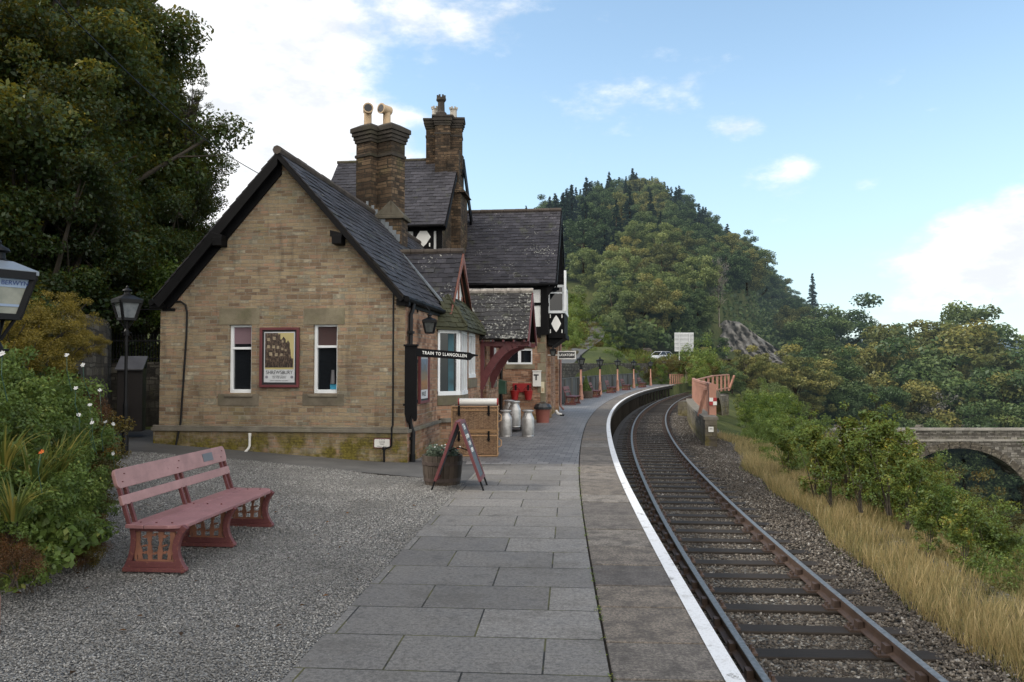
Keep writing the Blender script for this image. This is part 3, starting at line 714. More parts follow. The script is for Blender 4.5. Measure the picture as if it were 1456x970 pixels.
# ------------------------------------------------------------------ track
RG = .73; TZ = -.90
mb = MB(); strip(mb, .0, 4.6, -1.085, 0, 95, 1.0); struct('ballast', mb, BALBED)
mb = MB(); strip(mb, -.05, RG - .35, -1.07, 0, 60, 1.0); struct('dark_cess', mb, DARKBAL)  # darker ballast strip between the platform edge and the near rail
track = thing('railway_track', 'single curving railway track with shiny rails on dark timber sleepers', 'railway track', (EP(8, RG + .75)[0], 8, -1.1))
TB = Vector(track.location)
prof = [(-.07, -.145), (.07, -.145), (.07, -.132), (.012, -.115), (.012, -.045), (.036, -.035), (.036, -.004), (.028, 0), (-.028, 0), (-.036, -.004), (-.036, -.035), (-.012, -.045), (-.012, -.115), (-.07, -.132)]
for off in (RG, RG + 1.505):
    mb = MB(); ysr = list(np.arange(-1, 60, .5)) + list(np.arange(60, 130, 2.)); npf = len(prof)
    for yy in ysr:
        for (a, b) in prof: mb.v.append(tuple(Vector(EP(yy, off + a, TZ + b)) - TB))
    for i in range(len(ysr) - 1):
        for k in range(npf):
            k2 = (k + 1) % npf; mb.f.append([i*npf + k, i*npf + k2, (i+1)*npf + k2, (i+1)*npf + k]); mb.m.append(0 if k in (6, 7, 8) else 1); mb.r.append(.5)
    mb.build('rail', [RAILT, RAILS], track)
random.seed(9)
ch = MB(); ch.box(-.18, .18, -.1, .1, 0, .022)
for sd_ in (-1, 1):
    ch.box(sd_ * .02, sd_ * .085, -.055, .055, .015, .10); ch.tube([(sd_ * .145, .05, .015), (sd_ * .145, .05, .065)], .018, 6); ch.tube([(sd_ * .145, -.05, .015), (sd_ * .145, -.05, .065)], .018, 6)
chair0 = None; slp = []
for v in range(3):
    sm = MB(); sm.box(-1.3, 1.3, -.125, .125, -.13, 0); slp.append(sm)
s = EL(3.6); k = 0; first = {}
while k < 100:
    y = EY(s); c = EP(y, RG + .7525, -1.05 + random.uniform(-.008, .006)); nx, ny = En(y); rot = math.atan2(ny, nx) + random.uniform(-.012, .012)
    if k % 3 not in first:
        o = slp[k % 3].build('sleeper', SLEEP, track, bevel=.012); first[k % 3] = o
    else: o = first[k % 3].copy(); link(o, track)
    for off in (-.7525, .7525):
        if chair0 is None: c2 = chair0 = ch.build('rail_chair', RAILS, o)
        else: c2 = chair0.copy(); link(c2, o)
        c2.location = (off, 0, 0)
    o.location = Vector(c) - TB; o.rotation_euler = (random.uniform(-.01, .01), random.uniform(-.004, .004), rot)
    s += .74 if y < 60 else 1.2; k += 1
# ballast stones
N = 110000; y = 4.2 + 46 * r_.random(N) ** 2.0; d = .35 + 4.0 * r_.random(N); 
nx, ny = En(y); x = E(y) + d * nx; yy = y + d * ny
sz = r_.uniform(.013, .029, N) * (1 + .012 * y)
inb = (d > RG + .08) & (d < RG + 1.42)
z = np.where(inb, -1.085, -1.085 + .05 * sstep((d - 2.4) / .5) * (1 - sstep((d - 3.1) / .8))) + .0 * d
keep = (d > .55) | (r_.random(N) < .3); keep &= ~((np.abs(d - RG) < .07) | (np.abs(d - RG - 1.505) < .07))
keep &= (d < 3.2 + np.interp(y, [10, 24, 30], [0, .8, 1.2]) + .2 * r_.standard_normal(N))
V, Q = octa(int(keep.sum()), np.stack([x, yy, z], -1)[keep], sz[keep], 8, .8)
tag(fast_mesh('ballast_stones', V, Q, np.repeat(r_.random(int(keep.sum())), 8), BALST), 'loose brown grey ballast stones between and beside the rails', 'ballast', kind='stuff')
# ------------------------------------------------------------------ station building (local frame: x towards the track, y along the platform)
BO = Vector((-1.98, 14.75, 0)); BA = -math.radians(7)
bld = thing('station_building', 'sandstone gabled railway station building with slate roofs and black timbered upper storey', 'station building', BO, BA)
BM = Matrix.Translation(BO) @ Matrix.Rotation(BA, 4, 'Z')
def BW(x, y, z): return BM @ Vector((x, y, z))
def on_gable(px, py):               # photo pixel -> (x, z) on the local plane y=0
    p = at(px, py, 1.0); o = Vector((0, 0, EYE)); d = p - o; inv = BM.inverted(); ol = inv @ o; dl = inv.to_3x3() @ d
    t = -ol.y / dl.y; q = ol + dl * t; return q.x, q.z

def wall_xz(mb, x0, x1, z0, z1, y, holes, depth, sgn=1, swap=False):
    """vertical wall panel with rectangular holes and reveals; sgn=+1: depth goes +y (faces -y). swap: plane x=const, runs in y"""
    def P(u, w, dd): return (y - dd, u, w) if swap else (u, y + dd, w)
    us = sorted({x0, x1} | {h[0] for h in holes} | {h[1] for h in holes}); zs = sorted({z0, z1} | {h[2] for h in holes} | {h[3] for h in holes})
    for i in range(len(us) - 1):
        for k in range(len(zs) - 1):
            cu, cz = (us[i] + us[i+1]) / 2, (zs[k] + zs[k+1]) / 2
            if any(h[0] < cu < h[1] and h[2] < cz < h[3] for h in holes): continue
            mb.face([P(us[i], zs[k], 0), P(us[i+1], zs[k], 0), P(us[i+1], zs[k+1], 0), P(us[i], zs[k+1], 0)])
    for h in holes:
        a, b, c, d = h
        for (p, q) in (((a, c), (a, d)), ((a, d), (b, d)), ((b, d), (b, c)), ((b, c), (a, c))):
            mb.face([P(*p, 0), P(*q, 0), P(*q, depth), P(*p, depth)])

def add_roof(name, P0, U, L, Sv, SL, mat, parent, clip=None, sw=.26, sh=.2, seed=1, th=.010):
    """slated slope. P0 eave start, U along eave (unit), Sv up-slope unit, clip(u,v)->bool"""
    random.seed(seed); U = Vector(U); Sv = Vector(Sv); N_ = U.cross(Sv).normalized()
    if N_.z < 0: N_ = -N_
    P0 = Vector(P0); mb = MB(); mb2 = None
    rows = int(math.ceil(SL / sh)); 
    for r in range(rows):
        v0 = r * sh; v1 = min(v0 + sh * 1.6, SL + .02); off = (r % 2) * sw / 2; c = -off
        while c < L:
            a = max(c, 0) + .003; b = min(c + sw, L) - .003
            if b - a > .03 and (clip is None or clip((a + b) / 2, v0 + sh / 2)):
                j = random.uniform(-.016, .016) - (.03 if random.random() < .03 else 0); t = random.uniform(-.004, .009); tw = random.uniform(-.006, .006)
                lo = v0 + j
                p = [P0 + U * a + Sv * lo + N_ * (.024 + t + tw), P0 + U * b + Sv * lo + N_ * (.024 + t - tw), P0 + U * b + Sv * v1 + N_ * .006, P0 + U * a + Sv * v1 + N_ * .006]
                mb.prism(p, -N_ * th)
            c += sw
    o = mb.build(name, mat, parent); return o
def roof_bed(mb, pts, th=.05):
    n = (Vector(pts[1]) - Vector(pts[0])).cross(Vector(pts[2]) - Vector(pts[0])).normalized()
    if n.z < 0: n = -n
    mb.prism([Vector(p) - n * .004 for p in pts], -n * th)

RZ, EZ, RX, K = 5.83, 3.07, -2.425, 0.0
K = (RZ - EZ) / (-RX + .03)          # slope of main roof
sl = math.hypot(1, K)
# --- walls
g = MB()
x1, z1 = on_gable(325, 559); x2, z2 = on_gable(358, 462); x3, _ = on_gable(445, 560); x4, _ = on_gable(480, 462)
GH = [(x1, x2, z1, z2), (x3, x4, z1, z2)]
wall_xz(g, -4.85, 0, .56, EZ, 0, GH, .14)
g.face([(-4.85, 0, EZ), (0, 0, EZ), (RX, 0, RZ - .06)])
wall_xz(g, -4.93, .06, -.1, .56, -.06, [], 0)          # plinth
g.face([(-4.93, -.06, .56), (.06, -.06, .56), (0, 0, .57), (-4.85, 0, .57)])
g.face([(-4.93, -.06, -.1), (-4.93, 3, -.1), (-4.93, 3, .56), (-4.93, -.06, .56)])
g.face([(-4.85, 0, .56), (-4.85, 11, .56), (-4.85, 11, EZ), (-4.85, 0, EZ)])
g.face([(-4.85, .0, .56), (-4.85, 3, .56), (-4.93, 3, .56), (-4.93, .0, .56)])
g.build('gable_wall', W_GABLE, bld)
g = MB(); wall_xz(g, 0, 2.78, .57, EZ, 0, [], 0, swap=True); wall_xz(g, -.06, 2.75, -.1, .57, .06, [], 0, swap=True)
C0, C1 = (0, 2.78), (.44, 3.22)
def cant(u, z, dd=0):               # canted face, u 0..1
    return (C0[0] + (C1[0] - C0[0]) * u + dd * .707 * -1, C0[1] + (C1[1] - C0[1]) * u + dd * .707, z)
CS, CH = 1.17, 2.62                  # sill and head of the low bay window
g.face([cant(0, -.1), cant(1, -.1), cant(1, .93), cant(0, .93)]); g.face([cant(0, 2.6), cant(1, 2.6), cant(1, 2.66), cant(0, 2.66)])
BH = [(3.26, 4.02, CS, CH), (4.22, 5.15, 1.52, CH), (5.98, 6.95, .02, 2.45), (7.62, 8.8, 1.38, 2.6)]
wall_xz(g, 3.22, 9.3, -.1, 2.66, .44, BH, .16, swap=True); g.box(0.0, .43, 6.1, 9.3, 2.66, 3.0)
g.face([(.44, 9.3, -.1), (0, 9.3, -.1), (0, 9.3, 3.0), (.44, 9.3, 3.0)])
g.face([(0, 9.3, -.1), (0, 12.6, -.1), (0, 12.6, 3.3), (0, 9.3, 3.3)])
g.build('platform_wall', W_SIDE, bld)
# string course
g = MB()
g.box(-4.96, .09, -.10, .02, .555, .62); g.box(-4.94, .075, -.075, .01, .62, .66)
g.box(.0, .10, .02, 2.74, .555, .62); g.bar((.05, 2.78, .60), (.49, 3.22, .60), .1, .09); g.box(.42, .53, 3.25, 5.9, .555, .64)
g.build('string_course', STRING, bld, bevel=.008)
# quoin darker stones / lintels / sills on the gable
for (a, b) in ((312, 369), (432, 490)):
    xa, zt = on_gable(a, 438.5); xb, zb = on_gable(b, 461.5)
    q = MB(); q.box(xa, xb, -.006, .10, zb, zt); q.build('lintel', LINTEL, bld, bevel=.006)
    xa, zt = on_gable(a - 2, 560); xb, zb = on_gable(b - 1, 577.5)
    q = MB(); q.box(xa, xb, -.008, .10, zb, zt)
    q.prism([(xa + .12, -.03, zt - .02), (xb - .12, -.03, zt - .02), (xb - .12, .13, zt + .03), (xa + .12, .13, zt + .03)], (0, 0, -.04))
    q.build('window_sill', SILL, bld, bevel=.008)
# gable sash windows
for i, (a, b, c, d) in enumerate(GH):
    w = MB(); t = .055; y0, y1 = .06, .13; mz = c + (d - c) * (.64 if i == 0 else .66)
    w.box(a, a + t, y0, y1, c, d); w.box(b - .035, b, y0, y1, c, d); w.box(a + t, b - .035, y0, y1, d - .04, d); w.box(a + t, b - .035, y0 - .01, y1, c, c + .07); w.box(a + t, b - .035, y0 - .012, y1 - .01, mz, mz + .045)
    wo = w.build('sash_window', WHITEW, bld, bevel=.004)
    q = MB(); q.face([(a, .115, c), (b, .115, c), (b, .115, d), (a, .115, d)]); q.build('pane', GLASS, wo)
    q = MB()
    if i == 0: q.face([(a + t, .107, d - .36), (b - .03, .107, d - .36), (b - .03, .107, d - .04), (a + t, .107, d - .04)]); q.build('roller_blind', BLIND, wo)
    else:
        q.face([(a + t, .108, d - .42), (b - .03, .108, d - .42), (b - .03, .108, d - .04), (a + t, .108, d - .04)]); q.build('roller_blind', paint('brown_blind', (.055, .03, .03), .8), wo)
        q = MB(); q.box(b - .17, b - .04, .098, .108, c + .075, c + .17); q.build('notice', paint('blue_notice', (.03, .25, .4), .5), wo)
        q = MB(); q.tube([(b - .12, .104, c + .18), (b - .12, .104, c + .44)], [.05, .03], 8); q.build('ornament', paint('dim_white', (.10, .10, .11), .5), wo)
# --- main roof
Sr = Vector((-1, 0, K)).normalized(); Sl = Vector((1, 0, K)).normalized()
SLm = (-RX + .03) * sl
GYc = 4.6                            # centre of the cross gable over the bay
add_roof('roof_slope', (.03, -.22, EZ - .0), (0, 1, 0), 11.3, Sr, SLm, SLATE, bld, clip=lambda u, v: not (abs(u - .22 - GYc) < (1.32 - v / sl * 1.0) * 1.0), sw=.27, sh=.19, seed=2)
add_roof('roof_slope', (-4.88, -.22, EZ - .0), (0, 1, 0), 11.3, Sl, SLm, SLATE, bld, sw=.27, sh=.19, seed=3)
g = MB(); roof_bed(g, [(.02, -.2, EZ), (.02, 3.2, EZ), (RX, 3.2, RZ), (RX, -.2, RZ)]); roof_bed(g, [(-.9, 3.2, EZ + .93 * K), (-.9, 6.0, EZ + .93 * K), (RX, 6.0, RZ), (RX, 3.2, RZ)]); roof_bed(g, [(.02, 6.0, EZ), (.02, 11, EZ), (RX, 11, RZ), (RX, 6.0, RZ)])
roof_bed(g, [(-4.87, -.2, EZ), (-4.87, 11, EZ), (RX, 11, RZ), (RX, -.2, RZ)]); g.build('roof_boarding', DARKW, bld)
g = MB(); random.seed(4); yy = -.25
while yy < 11:
    g.tube([(RX, yy, RZ + .03 + random.uniform(-.006, .008)), (RX, yy + .44, RZ + .03 + random.uniform(-.006, .008))], .085, 8); yy += .45
g.build('ridge_tiles', RIDGE, bld)
# bargeboards: soffit band plus front board, brackets
for sgn, xe in ((1, .0), (-1, -4.86)):
    g = MB(); e = Vector((xe, 0, EZ)); r = Vector((RX, 0, RZ)); dd = (r - e).normalized(); nrm = Vector((sgn * K, 0, 1)).normalized()
    w_ = .10 if sgn > 0 else .19
    for yo, hh in ((-.235, w_),):
        A = e - dd * .05 + Vector((0, yo, 0)); B = r + Vector((0, yo, 0))
        g.prism([A - nrm * .01, B - nrm * .01, B - Vector((0, 0, hh * 1.35)), A - nrm * hh], (0, .035, 0))
    A = e - nrm * .075 + Vector((0, -.2, 0)); B = r - Vector((0, 0, .12)) + Vector((0, -.2, 0)); 
    g.prism([A, B, B - Vector((0, 0, .03)), A - nrm * .02], (0, .2, 0))           # soffit
    A = e - nrm * .1; B = r - Vector((0, 0, .15))
    if sgn < 0: g.prism([A + Vector((0, -.05, 0)), B + Vector((0, -.05, 0)), B + Vector((0, -.05, -.24)), A - nrm * .17 + Vector((0, -.05, 0))], (0, .048, 0))
    bx = RX + sgn * 1.17; bz = EZ + (abs(bx - xe)) * K
    g.prism([(bx - .09, -.25, bz - .42), (bx + .09, -.25, bz - .42), (bx + .09, -.25, bz - .26), (bx - .09, -.25, bz - .26)], (0, .25, 0))
    g.prism([(bx - .13, -.24, bz - .28), (bx + .1, -.24, bz - .30), (bx + .1, -.24, bz - .22), (bx - .13, -.24, bz - .16)], (0, .24, 0))
    g.build('bargeboard', BLACK, bld, bevel=.005)
# gutters and pipes
g = MB(); g.box(-.02, .03, -.16, 3.1, EZ - .17, EZ - .02); g.tube([(.075, -.2, EZ - .045), (.075, 3.15, EZ - .055)], .055, 8); g.box(-.14, .1, -.14, -.02, EZ - .16, EZ - .04)
g.build('gutter', BLACK, bld)
g = MB(); g.tube([(-4.93, -.2, EZ - .06), (-4.93, .6, EZ - .06)], .06, 8); g.box(-5.0, -4.72, -.14, .0, EZ - .17, EZ - .09); g.build('gutter', BLACK, bld)
g = MB(); g.tube([(.075, .3, EZ - .1), (.075, .24, EZ - .22), (.06, .16, EZ - .32), (.06, .14, .75), (.07, .16, .66), (.12, .14, .55), (.12, .10, .05)], .042, 10)
for z in (2.4, 1.2, .42): g.box(.02, .12, .08, .22, z, z + .05)
g.lathe([(.055, 0), (.055, .16)], (.12, .10, .0), 10)
g.build('downpipe', BLACKM, bld, smooth=True)
xa, za = on_gable(560, 430); g = MB(); g.tube([(xa, -.03, za + .3), (xa, -.03, .7), (xa, -.11, .66), (xa, -.11, .34), (xa - .03, -.11, .30), (xa - .14, -.11, .27)], .017, 8); g.tube([(xa - .14, -.11, .27), (xa - .14, -.11, .02)], .02, 8); g.lathe([(.035, 0), (.035, .05)], (xa - .14, -.11, .25), 8)
g.build('conduit', BLACKM, bld, smooth=True)
P = [on_gable(*q) for q in ((240, 430), (258, 429), (265, 434), (267, 445), (266, 480), (262, 540), (258, 600), (255, 632))]
g = MB(); g.tube([(x, -.03 if z > .68 else -.12, z) for x, z in P], .018, 8); g.build('cable', BLACKM, bld, smooth=True)
xa, za = on_gable(359, 616); xb, zb = on_gable(353, 643)
g = MB(); g.tube([(xa, -.115, za), (xa, -.115, zb + .13), (xa - .02, -.13, zb + .08), (xb, -.16, zb)], .024, 8); g.lathe([(.03, 0), (.03, .05)], (xa, -.115, za - .04), 8); g.build('waste_pipe', WHITEP, bld, smooth=True)
# --- bay windows
def bay_window(u0, u1, z0, z1, P, mull, name='bay_window', trans=None, fr=.06):
    w = MB()
    def B(a, b, c, d, o=0.0, t=.07):
        p = [P(a, c, o), P(b, c, o), P(b, d, o), P(a, d, o)]; q = Vector(P(a, c, o + t)) - Vector(P(a, c, o)); w.prism(p, q)
    B(u0, u0 + fr, z0, z1); B(u1 - fr, u1, z0, z1); B(u0, u1, z1 - .09, z1); B(u0, u1, z0, z0 + .09, -.015)
    for mu in mull: B(mu - fr * .4, mu + fr * .4, z0, z1, .012)
    if trans: B(u0, u1, trans - .02, trans + .025, .01)
    wo = w.build(name, WHITEW, bld)
    q = MB(); q.face([P(u0, z0, .05), P(u1, z0, .05), P(u1, z1, .05), P(u0, z1, .05)]); q.build('pane', GLASS, wo)
    return wo
cw = bay_window(.02, .98, CS - .02, CH, lambda u, z, o: cant(u, z, o), [.86], fr=.09)
q = MB(); q.face([cant(.50, CS + .05, .045), cant(.74, CS + .05, .045), cant(.74, CH - .1, .045), cant(.50, CH - .1, .045)]); q.build('curtain', CURTAIN, cw)
side = lambda u, z, o: (.44 - o, u, z)
bay_window(3.24, 4.04, CS - .02, CH, side, [3.5, 3.77], trans=2.1)
bay_window(4.22, 5.15, 1.52, CH, side, [4.53, 4.84], trans=2.1)
bay_window(7.62, 8.8, 1.38, 2.6, side, [8.0, 8.4], trans=2.0)
g = MB(); g.prism([cant(-.02, .93, -.02), cant(1.03, .93, -.02), cant(1.03, CS - .02, -.02), cant(-.02, CS - .02, -.02)], (-.1, .1, 0)); g.box(.40, .46, 3.2, 4.1, .93, CS - .02); g.build('window_sill', SILL, bld, bevel=.008)
for q_ in ((.40, .47, 4.12, 5.3, 1.28, 1.50), (.4, .47, 7.5, 8.9, 1.2, 1.37)): g = MB(); g.box(*q_); g.build('window_sill', SILL, bld, bevel=.008)
g = MB(); g.box(.24, .34, 6.0, 6.95, .02, 2.42); dr = g.build('door', DOORRED, bld)
g = MB(); g.box(.35, .36, 6.1, 6.5, 1.3, 2.2); g.box(.35, .36, 6.55, 6.85, 1.3, 2.2); g.build('pane', GLASSD, dr)
# bay hip roof (mossy)
T1, T2 = (.08, 3.5, 3.42), (.08, 5.75, 3.42); A_, B_, C_, D_ = (-.02, 2.62, 2.66), (.60, 3.12, 2.66), (.60, 6.0, 2.66), (-.02, 6.1, 2.9)
g = MB(); g.face([A_, B_, T1]); g.face([B_, C_, T2, T1]); g.face([C_, D_, T2]); g.prism([(A_[0], A_[1], 2.60), (B_[0], B_[1], 2.60), (C_[0], C_[1], 2.60), (0, 6.0, 2.60)], (0, 0, .058))
g.build('bay_roof', SLATE_M, bld)
U_ = (Vector(C_) - Vector(B_)).normalized(); Sv_ = (Vector((T1[0], T1[1], T1[2])) - Vector((B_[0], T1[1], B_[2]))); SLb = Sv_.length
add_roof('bay_slates', B_, U_, 2.9, Sv_.normalized(), SLb, SLATE_M, bld, clip=lambda u, v: u > v * .53 and u < 2.9 - v * .3, sw=.2, sh=.14, seed=6)
Uc = (Vector(B_) - Vector(A_)); Lc = Uc.length; Uc.normalize(); nc_ = Uc.cross(Vector(T1) - Vector(A_)).normalized(); Sc = nc_.cross(Uc).normalized(); Sc = Sc if Sc.z > 0 else -Sc
hT = (Vector(T1) - Vector(A_)).dot(Sc); uT = (Vector(T1) - Vector(A_)).dot(Uc)
add_roof('bay_slates', A_, Uc, Lc, Sc, hT, SLATE_M, bld, clip=lambda u, v: u > uT * v / hT - .02 and u < Lc - (Lc - uT) * v / hT + .02, sw=.18, sh=.14, seed=7)
for a_, b_ in (((.60, 3.12, 2.69), (.08, 3.5, 3.45)), ((.6, 6.0, 2.69), (.08, 5.75, 3.44))): g = MB(); g.tube([a_, b_], .03, 6); g.build('hip_tiles', SLATE_M, bld)
# --- cross gable over the bay
GZ, GE, GW = 4.57, 3.12, 1.30; gk = (GZ - GE) / GW; gs = math.hypot(1, gk); GXF = .22
for sg in (-1, 1):
    Sg = Vector((0, -sg, gk)).normalized(); P0 = (GXF, GYc + sg * GW, GE)
    def clipg(u, v):
        x = GXF - u; z = GE + v * gk / gs; zm = EZ + (.03 - x) * K if x < .03 else 0
        return z > zm - .03
    add_roof('gable_roof_slope', P0, (-1, 0, 0), 1.75, Sg, GW * gs, SLATE_W if sg < 0 else SLATE, bld, clip=clipg, sw=.24, sh=.17, seed=8)
g = MB()
for sg in (-1, 1): roof_bed(g, [(GXF - .02, GYc + sg * GW, GE), (-.1, GYc + sg * GW, GE), (-1.33, GYc, GZ), (GXF - .02, GYc, GZ)], .03)
g.build('gable_roof_boarding', DARKW, bld)
g = MB(); random.seed(12)
for k in range(5): g.tube([(GXF + .03 - k * .33, GYc, GZ + .03 + random.uniform(-.01, .01)), (GXF + .03 - (k + 1) * .33 + .01, GYc, GZ + .03)], .075, 8)
g.build('ridge_tiles', RIDGE, bld)
g = MB(); g.tube([(-1.3, GYc - .02, GZ + .0), (.0, GYc - GW + .02, GE + .12)], .035, 6); g.build('valley_lead', LEAD, bld)
g = MB(); g.prism([(.06, GYc - GW + .12, GE + .05), (.06, GYc + GW - .12, GE + .05), (.06, GYc, GZ - .15)], (-.06, 0, 0)); g.build('gable_panel', PLASTER, bld)
g = MB()
for sg in (-1, 1):
    A = Vector((GXF + .03, GYc + sg * (GW + .04), GE - .05)); B = Vector((GXF + .03, GYc, GZ + .0))
    g.prism([A, B, B - Vector((0, 0, .26)), A - Vector((0, -sg * .02, .0)) - Vector((0, sg * -.14, .10))], (-.04, 0, 0))
    g.prism([A + Vector((-.13, 0, 0)), B + Vector((-.13, 0, -.05)), B - Vector((.13, 0, .2)), A - Vector((.13, -sg * -.0, .12))], (-.02, 0, 0))
for yy in (-.7, -.25, .25, .7): g.box(.06, .09, GYc + yy - .04, GYc + yy + .04, GE + .1, GZ - .25 - abs(yy) * gk)
g.build('bargeboard', REDWOOD, bld, bevel=.004)
# --- porch canopy on curved braces
PZ, PE, PW, PY, PX = 3.80, 2.50, 1.12, 6.85, 1.70; pk = (PZ - PE) / PW; ps = math.hypot(1, pk)
for sg in (-1, 1):
    add_roof('porch_roof_slope', (PX, PY + sg * PW, PE), (-1, 0, 0), 2.5, Vector((0, -sg, pk)).normalized(), PW * ps, SLATE_L, bld, clip=lambda u, v: (PX - u) > -.1 - v * .45, sw=.24, sh=.16, seed=14)
g = MB()
for sg in (-1, 1): roof_bed(g, [(PX - .02, PY + sg * PW, PE), (.0, PY + sg * PW, PE), (-.6, PY, PZ), (PX - .02, PY, PZ)], .04)
g.build('porch_boarding', DARKW, bld)
g = MB()
for k in range(6): g.tube([(PX + .03 - k * .36, PY, PZ + .03), (PX + .03 - (k + 1) * .36 + .01, PY, PZ + .035)], .075, 8)
g.build('ridge_tiles', paint('lichened_ridge_tile', (.34, .31, .28), .9, .5, 9, .5, dirt=(.12, .08, .06)), bld)
g = MB()
for sg in (-1, 1):
    A = Vector((PX + .03, PY + sg * (PW + .04), PE - .06)); B = Vector((PX + .03, PY, PZ + .02))
    g.prism([A, B, B - Vector((0, 0, .22)), A + Vector((0, -sg * .12, -.08))], (-.04, 0, 0))
    g.box(.44, PX, PY + sg * .85 - .05, PY + sg * .85 + .05, PE - .18, PE - .06)
g.box(PX - .2, PX - .1, PY - .9, PY + .9, PE - .16, PE - .04)
for k in range(5): g.box(.5 + k * .27, .54 + k * .27, PY - PW + .02, PY - PW + .2, PE - .08, PE - .02)
g.build('porch_frame', MAROON, bld)
for yy in (PY - .86, PY + .8):
    g = MB(); n = 8; pa = []
    for k in range(n + 1):
        t = k / n; ang = t * PI / 2; pa.append((.46 + .92 * (t ** 1.15), yy, 1.30 + 1.06 * math.sin(ang * .96) ** .95))
    for k in range(n): g.bar(pa[k], (pa[k+1][0] + .01, pa[k+1][1], pa[k+1][2] + .01), .09, .19)
    g.box(.44, .54, yy - .06, yy + .06, 1.2, 2.4)
    g.build('porch_brace', MAROON, bld)
# --- two-storey wing across the platform end
WY, WX, WD, WEv, WR = 12.6, 1.6, 5.6, 4.62, 7.68
g = MB(); xw1, zw1 = 0, 0
inv = BM.inverted()
def on_wing(px, py):
    p = at(px, py, 1.0); o = Vector((0, 0, EYE)); d = inv.to_3x3() @ (p - o); ol = inv @ o; t = (WY - ol.y) / d.y; q = ol + d * t; return q.x, q.z
xa, za = on_wing(720, 518); xb, zb = on_wing(757, 496)
WH = [(xa, xb, za, zb)]
wall_xz(g, -1.0, WX, -.1, 2.95, WY, WH, .12)
wall_xz(g, WY, WY + WD, -.1, 2.95, WX, [(WY + 2.2, WY + 3.2, .02, 2.2)], .2, swap=True)
g.box(WX - .02, WX + .10, WY + .9, WY + 1.5, -.1, 2.7); g.box(WX - .0, WX + .12, WY + 4.9, WY + 5.4, -.1, 2.7)
g.build('wing_wall', W_SIDE, bld)
g = MB(); g.box(xa - .05, xb + .08, WY - .03, WY + .1, za - .16, za); g.box(xa - .05, xb + .08, WY - .008, WY + .1, zb, zb + .22)
for k in range(9): g.box(WX - (.28 if k % 2 else .18), WX + .008, WY - .008, WY + .02, -.1 + k * .34, .22 + k * .34)
g.build('wing_dressing', LINTEL, bld, bevel=.006)
bw = MB(); t = .05; mx = (xa + xb) / 2
for a, b in ((xa, mx), (mx, xb)): bw.box(a, a + t, WY + .03, WY + .1, za, zb); bw.box(b - t, b, WY + .03, WY + .1, za, zb)
bw.box(xa, xb, WY + .02, WY + .1, za, za + .06); bw.box(xa, xb, WY + .02, WY + .1, zb - .06, zb); wo = bw.build('casement_window', WHITEW, bld)
q = MB(); q.face([(xa, WY + .08, za), (xb, WY + .08, za), (xb, WY + .08, zb), (xa, WY + .08, zb)]); q.build('pane', GLASS, wo)
# timber framed storey
g = MB(); wall_xz(g, -2.3, WX, 2.95, WEv, WY - .06, [], 0); wall_xz(g, WY - .06, WY + WD, 2.95, WEv, WX + .06, [], 0, swap=True)
g.face([(WX + .06, WY - .06, WEv), (WX + .06, WY + WD, WEv), (WX + .06, WY + WD / 2, WR - .2)]); g.build('plaster_panels', PLASTER, bld)
g = MB(); yf = WY - .09; yb = WY - .055
for z, h in ((2.90, .26), (3.88, .10), (WEv - .2, .2)): g.box(-2.3, WX + .09, yf, yb, z, z + h)
for x in np.arange(-2.1, .8, .46): g.box(x, x + .12, yf - .004, yb, 2.92, WEv)
g.box(1.44, 1.69, yf - .008, yb, 2.88, WEv); 
for z, h in ((2.90, .26), (3.88, .10), (WEv - .2, .2)): g.box(WX + .055, WX + .095, WY - .09, WY + WD, z, z + h)
for y in np.arange(WY, WY + WD, .5): g.box(WX + .055, WX + .09, y, y + .14, 2.92, WEv + max(0, (WD / 2 - abs(y + .07 - WY - WD / 2)) * .95 - .25))
for k in range(5): g.box(1.35 - k * .55, 1.45 - k * .55, WY - .22, WY - .05, 2.78, 2.94)
g.build('timber_framing', BLACK, bld)
# oriel
ox0, ox1, oy0, oy1 = WX + .06, WX + .62, WY + .35, WY + 2.6
g = MB(); g.box(ox0, ox1, oy0, oy1, 2.92, 3.66); g.box(ox0, ox1 + .05, oy0 - .04, oy1 + .04, 2.78, 2.93); g.prism([(ox0, oy0 + .06, 2.5), (ox0 + .12, oy0 + .06, 2.5), (ox1 - .05, oy0 + .06, 2.78), (ox0, oy0 + .06, 2.78)], (0, oy1 - oy0 - .12, 0)); g.box(ox0, ox1, oy0, oy1, 4.62, 4.75)
g.box(ox0 - .12, ox0, oy0 - .3, oy0, 2.92, 4.6)
oo = g.build('oriel', BLACK, bld, bevel=.006)
g = MB(); t = .06
for a, b in ((ox0, ox0 + t), (ox1 - t, ox1)): g.box(a, b, oy0 - .01, oy0 + .05, 3.66, 4.62)
g.box(ox0 - .02, ox1 + .03, oy0 - .03, oy0 + .06, 3.64, 3.73); g.box(ox0, ox1, oy0 - .01, oy0 + .05, 4.32, 4.37); g.box(ox0, ox1, oy0 - .01, oy0 + .05, 4.54, 4.62)
for y in (oy0, oy0 + .7, oy0 + 1.4, oy1 - t): g.box(ox1 - .05, ox1 + .01, y, y + t, 3.66, 4.62)
g.box(ox1 - .05, ox1 + .03, oy0, oy1, 3.64, 3.73); g.box(ox1 - .05, ox1 + .01, oy0, oy1, 4.56, 4.62)
g.box(ox1 + .0, ox1 + .08, oy0 - .16, oy0 - .10, 3.7, 5.1)
g.build('oriel_frame', WHITEW, bld)
g = MB(); g.box(ox0 + .03, ox1 - .03, oy0 + .02, oy1 - .02, 3.7, 4.6); g.build('oriel_glazing', GLASS, bld)
